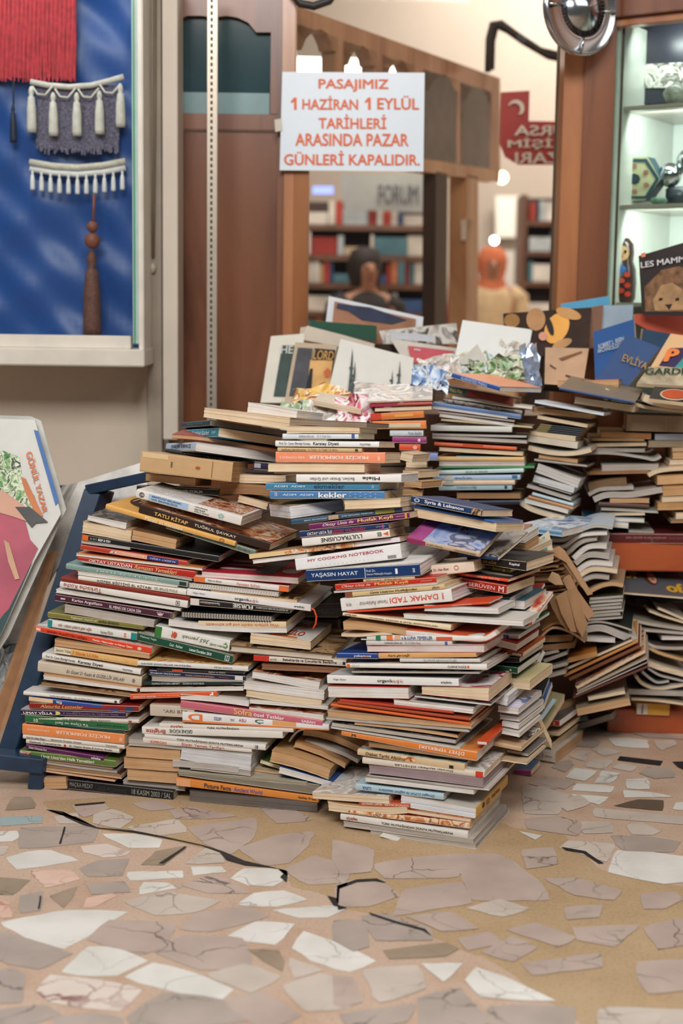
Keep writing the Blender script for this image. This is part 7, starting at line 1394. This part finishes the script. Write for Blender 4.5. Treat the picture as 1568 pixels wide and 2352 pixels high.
ct = box('low_counter', (at(612, 900, 4.0).x, 4.03, 0), (at(1380, 900, 4.0).x, 4.27, .82), wood('4A2C1E', '6E4630', (1, 1, .4), .4), None, .004); tag(ct, 'plain dark wooden counter hidden behind the heap, carrying the leaning prints', 'counter')
# standing prints and books along the back (from left to right)
def lean(name, pts, Y, th, front, back, cat, lab): return q4(name, pts, 0, th, [front, back], None, cat, lab, Y=Y)
dark = flat('2A3A38', .5, var=.3)
o = lean('mounted_print', [(622, 772), (700, 766), (676, 925), (598, 925)], [4.1, 4.1, 3.98, 3.98], .006, flat('D8D2C4', .5, var=.05), page_mat(PC), 'print', 'cream mounted print with grey letters, leftmost of the leaning prints')
deco(o, [(648, 795), (676, 795), (668, 912), (628, 912)], flat('3A4A44', .5, var=.3)); dtext(o, 'HE', [(646, 797), (674, 797), (672, 815), (645, 815)], flat('C8C8C0', .5))
o = lean('mounted_print', [(678, 786), (775, 792), (752, 935), (652, 930)], [4.07, 4.07, 3.96, 3.96], .006, flat('BCA88E', .5, var=.08), page_mat(PT), 'print', 'tan mounted film print with a woman face beside the leftmost print')
deco(o, [(684, 800), (718, 802), (700, 912), (664, 910)], flat('4A4A50', .5, var=.4)); deco(o, [(722, 802), (770, 806), (756, 915), (700, 910)], flat('2A1E16', .5), .005); deco(o, [(712, 830), (764, 830), (755, 912), (704, 905)], flat('D8A868', .6, var=.3), .006); deco(o, [(735, 885), (745, 880), (752, 890), (748, 908), (734, 908), (728, 895)], flat('B05A3A', .6), .008)
deco(o, [(700, 905), (712, 850), (718, 850), (714, 910)], flat('14120F', .6), .008); deco(o, [(742, 858), (752, 848), (760, 856), (756, 870), (746, 870)], flat('C8683A', .6), .008)
dtext(o, 'LORD', [(722, 808), (768, 812), (764, 832), (718, 830)], flat('C89A58', .5), .02, .01)
o = lean('print_board', [(705, 748), (790, 770), (860, 790), (858, 810), (690, 780)], [4.14] * 5, .006, flat('D8CDBA', .5, var=.08), page_mat(PC), 'print', 'cream board showing behind the mosque print')
o = lean('mounted_print', [(690, 752), (706, 750), (700, 800), (684, 800)], [4.15] * 4, .006, flat('D0C4B0', .5, var=.08), page_mat(PC), 'print', 'narrow cream print edge behind the film print')
o = lean('mounted_print', [(782, 778), (950, 822), (938, 930), (752, 905)], [4.03, 4.03, 3.9, 3.9], .006, flat('DCDAD2', .5, var=.04), page_mat(PC), 'print', 'white print of a mosque with four minarets')
mk = flat('4E5A58', .6, var=.4, scale=60)
for x_, yt, yb, w_ in ((806, 800, 905, 4), (812, 830, 905, 3), (915, 828, 905, 4), (898, 850, 905, 3)):
    deco(o, [(x_ + 3, yt), (x_ + 4, yt + 25), (x_ + w_ / 2 + 1, yt + 45), (x_ + w_ / 2, yb), (x_ - w_ / 2 - 10 * 0 - 6, yb), (x_ - w_ / 2, yt + 45), (x_, yt + 25)], mk, .002)
    for f_ in (.42, .68): yy = yt + (yb - yt) * f_; deco(o, [(x_ - w_ - 1, yy), (x_ + w_ + 1, yy), (x_ + w_, yy + 5), (x_ - w_, yy + 5)], mk, .003)
deco(o, [(815, 903), (825, 893), (845, 888), (865, 893), (875, 905), (860, 912), (825, 910)], mk, .002)
o = lean('mounted_print', [(755, 680), (972, 728), (966, 790), (742, 790)], [4.24] * 4, .006, flat('DDE2E6', .5, var=.04), page_mat(PW), 'print', 'white-bordered landscape print with dark clouds, highest of the leaning prints')
deco(o, [(768, 692), (955, 733), (950, 790), (758, 790)], flat('A8785A', .6, var=.3, scale=20)); deco(o, [(775, 697), (850, 706), (935, 735), (900, 745), (830, 735), (800, 715), (772, 708)], flat('2A3450', .6, var=.3, scale=20), .006)
lean('book', [(712, 736), (865, 748), (864, 785), (712, 760)], [4.17] * 4, .02, flat('0E4A34', .5), page_mat(PC), 'book', 'dark green book standing behind the mosque print')
o = lean('book', [(896, 778), (1048, 800), (1045, 860), (940, 850)], [4.06] * 4, .015, flat('DDD8CC', .5), page_mat(PC), 'book', 'cream book with a coral box on its cover')
deco(o, [(936, 794), (1042, 806), (1040, 836), (944, 834)], flat('D8606A', .5)); deco(o, [(950, 800), (965, 802), (965, 806), (950, 804)], flat('E8C8C8', .5), .006)
lean('magazine', [(870, 760), (1048, 742), (1052, 790), (880, 790)], [4.15] * 4, .02, pic('grey', 9), page_mat(PG), 'magazine', 'grey-green glossy magazine lying behind the cream book')
lean('magazine', [(896, 762), (995, 770), (1000, 786), (896, 778)], [4.08] * 4, .03, flat('C8CCD4', .3), page_mat(PW), 'magazine', 'rolled white magazine behind the cream book')
lean('blank_card', [(1062, 735), (1222, 757), (1205, 850), (1040, 840)], [4.02, 4.02, 3.92, 3.92], .004, flat('E4E6E2', .5, var=.03), page_mat(PW), 'card', 'large blank white card leaning at the back')
lean('blank_card', [(1096, 790), (1120, 835), (1045, 838)], [3.86] * 3, .004, flat('D8D6CC', .5), page_mat(PW), 'card', 'small blank cream card before the large white card')
o = lean('book', [(1155, 720), (1358, 706), (1352, 802), (1166, 815)], [4.05, 4.05, 3.98, 3.98], .02, flat('3A2A22', .3, var=.3, scale=12), page_mat(PG), 'book', 'dark photo book with yellow and tan flower petals')
PE = lambda cx, cy, rx, ry, w0: [(cx + rx * math.cos(w) * math.cos(w0) - ry * math.sin(w) * math.sin(w0), cy + rx * math.cos(w) * math.sin(w0) + ry * math.sin(w) * math.cos(w0)) for w in [6.283 * i / 18 for i in range(18)]]
deco(o, PE(1278, 755, 26, 38, .5), flat('E8A850', .5, var=.1), .003); deco(o, PE(1230, 735, 22, 26, 0), flat('B8885A', .5, var=.2), .003); deco(o, PE(1305, 722, 30, 12, .3), flat('C8945A', .5, var=.2), .004); deco(o, PE(1175, 738, 18, 16, 0), flat('9A703A', .5, var=.2), .004); deco(o, PE(1262, 752, 7, 22, -.3), flat('1E1612', .5), .006); deco(o, PE(1290, 792, 24, 10, -.4), flat('B88A5C', .5, var=.2), .005); deco(o, PE(1246, 775, 10, 10, 0), flat('D89A80', .5), .006)
o = lean('book', [(1252, 798), (1352, 800), (1338, 888), (1250, 882)], [3.96, 3.96, 3.88, 3.88], .03, flat('C4A080', .6, var=.12), flat('2A211C', .5), 'book', 'sand-coloured book with a dark spine and drawn strokes')
deco(o, [(1282, 825), (1335, 808), (1336, 812), (1290, 830)], flat('8A5A3A', .5)); deco(o, [(1262, 838), (1276, 848), (1276, 851), (1262, 842)], flat('5A3A2A', .5)); deco(o, [(1298, 862), (1312, 866), (1312, 870), (1298, 866)], flat('5A3A2A', .5))
lean('book', [(1288, 698), (1398, 680), (1400, 700), (1400, 760), (1290, 760)], [4.13] * 5, .01, flat('5AA8D0', .4, var=.05), page_mat(PW), 'book', 'light blue book showing its top edge by the wooden post')
lean('book', [(1355, 706), (1385, 700), (1378, 800), (1345, 800)], [4.06] * 4, .02, flat('8A6450', .5, var=.2), page_mat(PT), 'book', 'narrow brown book beside the flower book')
lean('book', [(1384, 702), (1454, 700), (1450, 790), (1372, 790)], [4.08] * 4, .01, flat('A8BCCC', .4, var=.1), page_mat(PW), 'book', 'pale blue-grey card-covered book behind the dark blue books')
o = lean('book', [(1362, 762), (1455, 733), (1462, 850), (1366, 872)], [3.96, 3.94, 3.84, 3.86], .03, flat('285490', .5, var=.1), page_mat(PC), 'book', 'bright blue hardcover with silver words leaning at the right')
dtext(o, 'ROBERT L. EISEN', [(1374, 795), (1432, 776), (1434, 786), (1375, 805)], flat('B8C4D0', .4)); dtext(o, 'ARCHAEOLOGY', [(1372, 805), (1428, 790), (1430, 800), (1373, 815)], flat('B8C4D0', .4))
lean('book', [(1476, 755), (1545, 768), (1520, 830), (1470, 800)], [3.96] * 4, .02, flat('2A4A68', .5, var=.1), page_mat(PC), 'book', 'slate blue book behind the Evliya volume'.replace('the Evliya volume', 'the tilted navy volume'))
o = lean('book', [(1440, 768), (1516, 798), (1444, 886), (1370, 870)], [3.90, 3.88, 3.82, 3.84], .03, flat('2A4A7C', .55, var=.08), page_mat(PC), 'book', 'tilted navy volume with gold lettering at the right')
dtext(o, 'EVLİYA', [(1434, 810), (1490, 832), (1482, 852), (1426, 832)], flat('A88A50', .4))
o = lean('book', [(1456, 722), (1600, 714), (1600, 775), (1500, 764), (1458, 742)], [4.0] * 5, .015, flat('C8563E', .5, var=.06), page_mat(PC), 'book', 'orange-red book lying across the back under the lion book')
o = lean('book', [(1540, 766), (1620, 778), (1590, 860), (1494, 842)], [3.86, 3.84, 3.76, 3.78], .012, flat('E4B888', .5, var=.04), page_mat(PC), 'book', 'peach book with an orange letter P at the right edge')
deco(o, [(1538, 802), (1600, 800), (1590, 848), (1512, 842)], flat('3A2E58', .5)); deco(o, [(1572, 820), (1600, 818), (1600, 850), (1548, 848)], flat('4A9A98', .5), .006); dtext(o, 'P', [(1532, 806), (1562, 806), (1552, 836), (1520, 836)], flat('F08848', .4), .06, .008)
o = lean('magazine', [(1490, 842), (1600, 846), (1600, 888), (1462, 880)], [3.74, 3.73, 3.68, 3.69], .012, flat('C8B89A', .4, var=.6, scale=26), page_mat(PC), 'magazine', 'magazine with dark garden lettering under the peach book')
dtext(o, 'GARDEN', [(1482, 850), (1600, 850), (1600, 864), (1478, 864)], flat('2E4A38', .4), .03)
o = lean('book', [(1502, 888), (1600, 894), (1600, 928), (1490, 915)], [3.66, 3.66, 3.6, 3.6], .01, flat('3A3836', .4, var=.3), page_mat(PC), 'book', 'black book with an orange oval emblem at the right edge')
deco(o, PE(1548, 909, 34, 13, .05), flat('D0B090', .5), .003); deco(o, PE(1548, 909, 29, 10, .05), flat('C8542E', .5), .005)
# crumpled pictures and foil in the hollow
def crumple(name, cx, cy, Y, w_, h_, amp, mat, lab, seed, tilt=.5, cat='paper'):
    q = random.Random(seed); c_ = at(cx, cy, Y); n = 7; vs, fs = [], []
    for i in range(n):
        for j in range(n):
            vs.append((w_ * (i / (n - 1) - .5) + q.uniform(-amp, amp) * .5, (h_ * math.sin(tilt) + .02) * (j / (n - 1) - .5) + q.uniform(-amp, amp), h_ * (j / (n - 1) - .5) + q.uniform(-amp, amp)))
    for i in range(n - 1):
        for j in range(n - 1): a_ = i * n + j; fs += [(a_, a_ + n, a_ + n + 1), (a_, a_ + n + 1, a_ + 1)]
    o = mesh(name, vs, fs, mat); o.location = c_; s_ = o.modifiers.new('t', 'SOLIDIFY'); s_.thickness = .0012
    return tag(o, lab, cat, 'loose papers in the hollow of the heap')
cr = [(1010, 850, 3.80, .11, .05, pic('light', 20), 'crumpled pale leaflet beside the mosque print'), (1075, 840, 3.86, .14, .06, pic('teal', 20), 'crumpled teal and white leaflet below the blank card'), (1140, 845, 3.84, .14, .05, pic('green', 24), 'torn green and white leaflet below the blank card'), (985, 870, 3.72, .09, .05, pic('blue', 20), 'torn light blue leaflet behind the back left stack'),
 (1185, 815, 3.95, .08, .06, pic('light', 30), 'crumpled picture at the foot of the blank card'), (1218, 838, 3.86, .05, .10, flat('B8C4D8', .12, .5, var=.3, scale=30), 'crinkled silvery plastic wrap beside the sand-coloured book'), (700, 950, 3.66, .12, .05, pic('green', 22), 'crumpled green-tinged leaflet under the prints, left'), (770, 955, 3.62, .14, .07, pic('light', 22), 'crumpled pale leaflet under the mosque print'), (830, 945, 3.6, .12, .06, pic('pink', 22), 'crumpled pinkish leaflet behind the upper centre stack'), (740, 915, 3.75, .14, .05, pic('yellow', 22), 'crumpled cream leaflet at the foot of the film print'), (880, 905, 3.72, .14, .04, pic('light', 12), 'flat cream leaflet at the foot of the mosque print')]
for i, (x, y, Y, w_, h_, m_, lab) in enumerate(cr): crumple('crumpled_leaflet', x, y, Y, w_, h_, .014, m_, lab, i + 3)
for i, (x, y) in enumerate([(850, 930), (800, 915), (720, 985)]):
    o = slab('booklet', [at(x - 60, y - 14, 3.78 - i * .03), at(x + 50, y + 4, 3.76 - i * .03), at(x + 30, y + 26, 3.62 - i * .03), at(x - 80, y + 4, 3.64 - i * .03)], .012, [flat(['D8C8A8', 'E0D4C0', 'C8C4B8'][i], .5, var=.15), page_mat(PC)]); tag(o, ['flat beige booklet before the mosque print', 'flat ivory booklet below the film print', 'flat grey booklet behind the topmost book'][i], 'booklet', 'loose papers in the hollow of the heap')
# broad bundle carrying the loose papers
for i, (xa, xb, y, Y, t_, cl, nm) in enumerate([(600, 760, 1000, 3.80, 60, '4A4038', 'left'), (770, 940, 1010, 3.72, 66, '50463E', 'right')]):
    K(0, 0, 1); ST('back', 'bundles under the loose papers', yaw=0)
    for j in range(5): B('F', xa, y + j * 60 + 0, xb, y + j * 60, 59, ['4A4038', '5A5048', '3E3832'][j % 3], '8E7A66', 20, '', 'bundle', Y=Y, lab=f"{['topmost', 'second', 'third', 'fourth', 'fifth'][j]} bound bundle under the loose papers, {nm} pile")
# ================================================== wooden shelf unit at the right
ux0 = at(1396, 1280, 3.78).x
un = empty('low_shelf_unit', Matrix.Translation(Vector((ux0, 3.78, 0)))); tag(un, 'low reddish wooden shelf unit buried in books at the right', 'shelf unit'); WU = wood('9A4420', 'B85A2C', (.6, 3, 3), .4, 'orange_wood')
zt0, zt1 = at(1480, 1312, 3.78).z, at(1480, 1248, 3.78).z; zb1 = at(1480, 1635, 3.78).z
part(box('upper_board', (ux0, 3.78, zt0), (ux0 + .7, 4.1, zt1), WU, bev=.003), un); part(box('lower_board', (ux0 + .02, 3.80, 0), (ux0 + .7, 4.1, zb1), WU, bev=.003), un)
part(box('back_panel', (ux0, 4.09, 0), (ux0 + .7, 4.11, zt0), flat('2A1A14', .6)), un); part(box('side_panel', (ux0 + .0, 3.90, 0), (ux0 + .02, 4.1, zt0), WU), un)
# ================================================== blue slanted rack with plastic-sleeved pictures at the left
NV = flat('1E3650', .35, var=.25, scale=30); rk_ = empty('blue_rack', Matrix.Translation(onfloor(80, 1812))); tag(rk_, 'navy painted slanting wooden rack at the left of the heap', 'rack')
def bar(name, a_, b_, w_, d_, mat, root, Ya, Yb):
    """board running from picture point a_ to b_; w_ pixels wide, d_ deep"""
    (xa, ya), (xb, yb) = a_, b_; dx, dy = xb - xa, yb - ya; l_ = math.hypot(dx, dy); nx_, ny_ = -dy / l_ * w_ / 2, dx / l_ * w_ / 2
    P = [at(xa + nx_, ya + ny_, Ya), at(xb + nx_, yb + ny_, Yb), at(xb - nx_, yb - ny_, Yb), at(xa - nx_, ya - ny_, Ya)]
    bm_ = bmesh.new(); vs_ = [bm_.verts.new(p_) for p_ in P]; f = bm_.faces.new(vs_); r_ = bmesh.ops.extrude_face_region(bm_, geom=[f]); bmesh.ops.translate(bm_, verts=[v for v in r_['geom'] if isinstance(v, bmesh.types.BMVert)], vec=(.02, d_, 0)); bmesh.ops.recalc_face_normals(bm_, faces=bm_.faces)
    bmesh.ops.bevel(bm_, geom=bm_.edges[:], offset=.002, segments=1, affect='EDGES')
    return part(bmobj(name, bm_, mat), root)
bar('slanting_post', (8, 1745), (212, 1128), 40, .05, NV, rk_, 3.30, 3.44); bar('top_rail', (196, 1126), (345, 1094), 24, .05, NV, rk_, 3.44, 3.40)
bar('inner_board', (30, 1750), (230, 1135), 12, .06, flat('16202E', .5), rk_, 3.34, 3.48); bar('foot_rail', (-60, 1745), (98, 1762), 34, .06, NV, rk_, 3.26, 3.26); bar('foot', (84, 1762), (78, 1814), 32, .06, NV, rk_, 3.27, 3.27)
part(box('back_board', (at(120, 1400, 3.8).x, 3.86, .05), (at(330, 1400, 3.8).x, 3.88, at(300, 1125, 3.8).z), flat('241A1C', .5)), rk_)
KR = flat('A87C58', .8, var=.15, scale=40)
o = slab('kraft_board', [at(x, y, Y) for x, y, Y in ((108, 1272, 3.46), (134, 1262, 3.46), (24, 1640, 3.33), (-8, 1700, 3.31), (-20, 1650, 3.31))], .01, KR); tag(o, 'brown hardboard sheet leaning beside the blue rack', 'board')
names = ['outermost', 'second', 'third', 'fourth', 'innermost']
pr_n = Vector((0, .957, -.29)).normalized()
for i in range(5):
    x_ = 172 - i * 9; pr_p = at(180, 1110, 3.58 + i * .014); q_ = [(x_ + 8, 1108 + i * 2), (338, 1058 + i * 4), (338, 1150), (x_ + 30, 1180), (-10 - i * 18, 1560 - i * 30), (-50 - i * 18, 1560 - i * 30)]
    o = slab('sleeved_print', [onplane(x, y, pr_p, pr_n) for x, y in q_], .003, [flat(['B8B4AC', 'A8A49A', '8A867E', 'C0BCB4', '9A968E'][i], .25, var=.35, scale=24), page_mat(PG)]); tag(o, f'{names[i]} grey plastic-sleeved print leaning behind the blue rack', 'print', 'sleeved prints behind the blue rack')
rd = slab('poster', [at(x, y, 3.52) for x, y in ((205, 1170), (330, 1135), (330, 1240), (190, 1240))], .003, pic('red', 8)); tag(rd, 'dark red glossy poster behind the rack top', 'poster')
# record sleeve at the far left
lpP = [at(x, y, Y) for x, y, Y in ((-60, 962, 3.44), (78, 962, 3.44), (138, 1170, 3.30), (60, 1420, 3.26), (-40, 1560, 3.24), (-80, 1560, 3.24))]
P3 = [at(-70, 958, 3.42), at(76, 962, 3.42)]
bs = [(-70, 960), (80, 964), (140, 1180), (78, 1290), (10, 1440), (-70, 1600)]
pl0 = at(76, 962, 3.42); pn_ = Vector((.06, .957, -.29)).normalized()
P = [onplane(x, y, pl0, pn_) for x, y in bs]
lp_ = slab('record_sleeve', P, .006, [flat('D4D4CE', .3, var=.05), page_mat(PW)]); tag(lp_, 'white record sleeve in plastic showing a pink dress and orange title', 'record sleeve')
bpy.context.view_layer.update()
deco(lp_, [(78, 988), (88, 990), (136, 1152), (128, 1162)], flat('3A6AA8', .4), .002)
deco(lp_, [(-60, 1170), (20, 1160), (50, 1165), (70, 1240), (88, 1260), (60, 1320), (20, 1400), (-60, 1480)], flat('B8586A', .5, var=.25, scale=8), .002, 'dress_picture')
deco(lp_, [(-60, 1040), (10, 1036), (45, 1050), (52, 1100), (80, 1140), (92, 1180), (60, 1170), (-60, 1150)], pic('green', 45), .0018, 'flowers_picture'); deco(lp_, [(48, 1095), (60, 1100), (100, 1185), (86, 1190), (58, 1130)], flat('C87A4A', .5), .003, 'orange_band')
deco(lp_, [(-60, 1120), (10, 1128), (60, 1165), (68, 1200), (40, 1190), (-20, 1172), (-60, 1165)], flat('D0A088', .5, var=.1), .004, 'hand_picture'); deco(lp_, [(36, 1165), (70, 1165), (112, 1200), (84, 1202), (74, 1212)], flat('4A4A4C', .4, var=.4), .005, 'ribbon_picture')
deco(lp_, [(10, 1240), (22, 1248), (46, 1330), (36, 1332), (20, 1290)], flat('C8A080', .5), .005, 'strap_picture'); deco(lp_, [(-60, 1490), (20, 1400), (70, 1300), (76, 1290), (10, 1440), (-60, 1590)], flat('2A4A4E', .5, var=.3), .002, 'ground_picture')
M = lp_.matrix_world; n = -pn_
def onlp(x, y): return onplane(x, y, P[1], pn_) + n * .006
text_on('sleeve_words', 'GÖNÜL YAZAR', [onlp(77, 1034), onlp(114, 1174), onlp(100, 1180), onlp(60, 1042)], flat('D8703A', .5), lp_, .02, lift=.0005)
lp2 = slab('record_sleeve', [onplane(x, y, pl0 + Vector((0, .03, 0)), pn_) for x, y in [(-70, 952), (70, 956), (94, 966), (152, 1170), (20, 1460), (-70, 1600)]], .004, [flat('C4C4BE', .25, var=.2), page_mat(PW)]); tag(lp2, 'second plastic-covered sleeve just behind the white record sleeve', 'record sleeve')
cpp = crumple('crumpled_paper', 20, 1775, 3.42, .12, .05, .016, flat('A8A8A8', .6, var=.2), 'crumpled grey paper on the floor under the rack foot', 40)
cpp['group'] = 'loose papers'
crumple('plastic_bag', 8, 1545, 3.38, .05, .09, .012, flat('B8C0C0', .15, var=.3), 'crinkled clear plastic bag at the left edge', 41, cat='bag')
crumple('plastic_bag', 5, 1500, 3.42, .08, .05, .012, flat('8A908E', .15, var=.3), 'second grey plastic bag above the first at the left edge', 42, cat='bag')
# ribbons
K(*C5)
def rib(pts, offs, r, mat, lab):
    q = [anchor(x, y, offs, None) for x, y in pts]; n_ = Vector((math.sin(R(YAW0)), math.cos(R(YAW0)), 0))
    tag(tube('ribbon', q, r, mat, seg=6), lab, 'ribbon')
OR = flat('E0502A', .5)
rib([(985, 1392), (1010, 1395), (1035, 1430), (1045, 1480), (1060, 1520)], -.012, .0022, OR, 'orange ribbon marker hanging from the white corner-stack hardcover')
K(*C4); rib([(1008, 140), (1030, 155), (1045, 200), (1040, 250), (1020, 285)], -.012, .0022, OR, 'orange ribbon marker hanging from the long white hardcover')
K(*C5); rib([(410, 50), (470, 85), (530, 140), (605, 220)], -.012, .001, flat('6A7A78', .5), 'thin grey thread falling from the teal-blue cookbook')
# ================================================== light
w = bpy.data.worlds.new('room_air'); sc.world = w; w.use_nodes = True; bg = w.node_tree.nodes['Background']; bg.inputs[0].default_value = (1.0, .95, .9, 1); bg.inputs[1].default_value = .11
def area(name, loc, size, power, col=(1, .93, .85), target=(0, 3.4, .5), sy=None):
    l = bpy.data.lights.new(name, 'AREA'); l.energy = power; l.color = col; l.shape = 'RECTANGLE'; l.size = size; l.size_y = sy or size
    o = bpy.data.objects.new(name, l); C.objects.link(o); o.location = loc; d = Vector(target) - Vector(loc); o.rotation_euler = d.to_track_quat('-Z', 'Y').to_euler(); return o
area('ceiling_light_front', (-.4, -.5, 3.5), 2.4, 165, (1, .97, .94), (0, 3.0, .7), 1.2)
area('ceiling_light_left', (-1.8, 2.6, 2.9), 1.4, 12, (.97, .98, 1), (-.8, 4, 1.0), 1)
area('ceiling_light_right', (1.8, 2.4, 2.9), 1.4, 15, (1, .94, .87), (.7, 3.8, .8), 1)
area('case_fill', (-1.0, SY + .06, 2.3), .9, 6, (.97, .98, 1), (-.9, SY + .12, 1), .08)  # added unseen fill strip that brightens satin and tassels
area('shop_light', (.5, 7.5, 4.4), 3.5, 200, (1, .97, .93), (.5, 8, 0), 3)
area('shop_light_far', (2.0, 10.6, 4.2), 2, 170, (1, .98, .95), (2, 12, 1.5), 1)
for zz, pw_ in ((zt, 1.6), (z1, 2.2), (z2, 2.2)):  # added unseen fill strips, turned backwards to brighten the cabinet
    c_ = sp0 + sd * .25 + sn * .09 + Vector((0, 0, zz - .03)); area('cabinet_fill', c_, .42, pw_, (.97, 1, .98), c_ + sn * .3 - Vector((0, 0, .16)), .02)
sc.view_settings.view_transform = 'Standard'; sc.view_settings.look = 'None'; sc.view_settings.gamma = 1; sc.view_settings.use_curve_mapping = False
sc.view_settings.exposure = 0.1
sc.cycles.max_bounces = 8; sc.cycles.transparent_max_bounces = 12
dup = {k: v for k, v in USED.items() if len(v) > 1}
for k, v in dup.items(): print('DUPLABEL', k, v)
for k in USED:
    n = len(k.split())
    if n > 16 or n < 4: print('LONG', n, k)
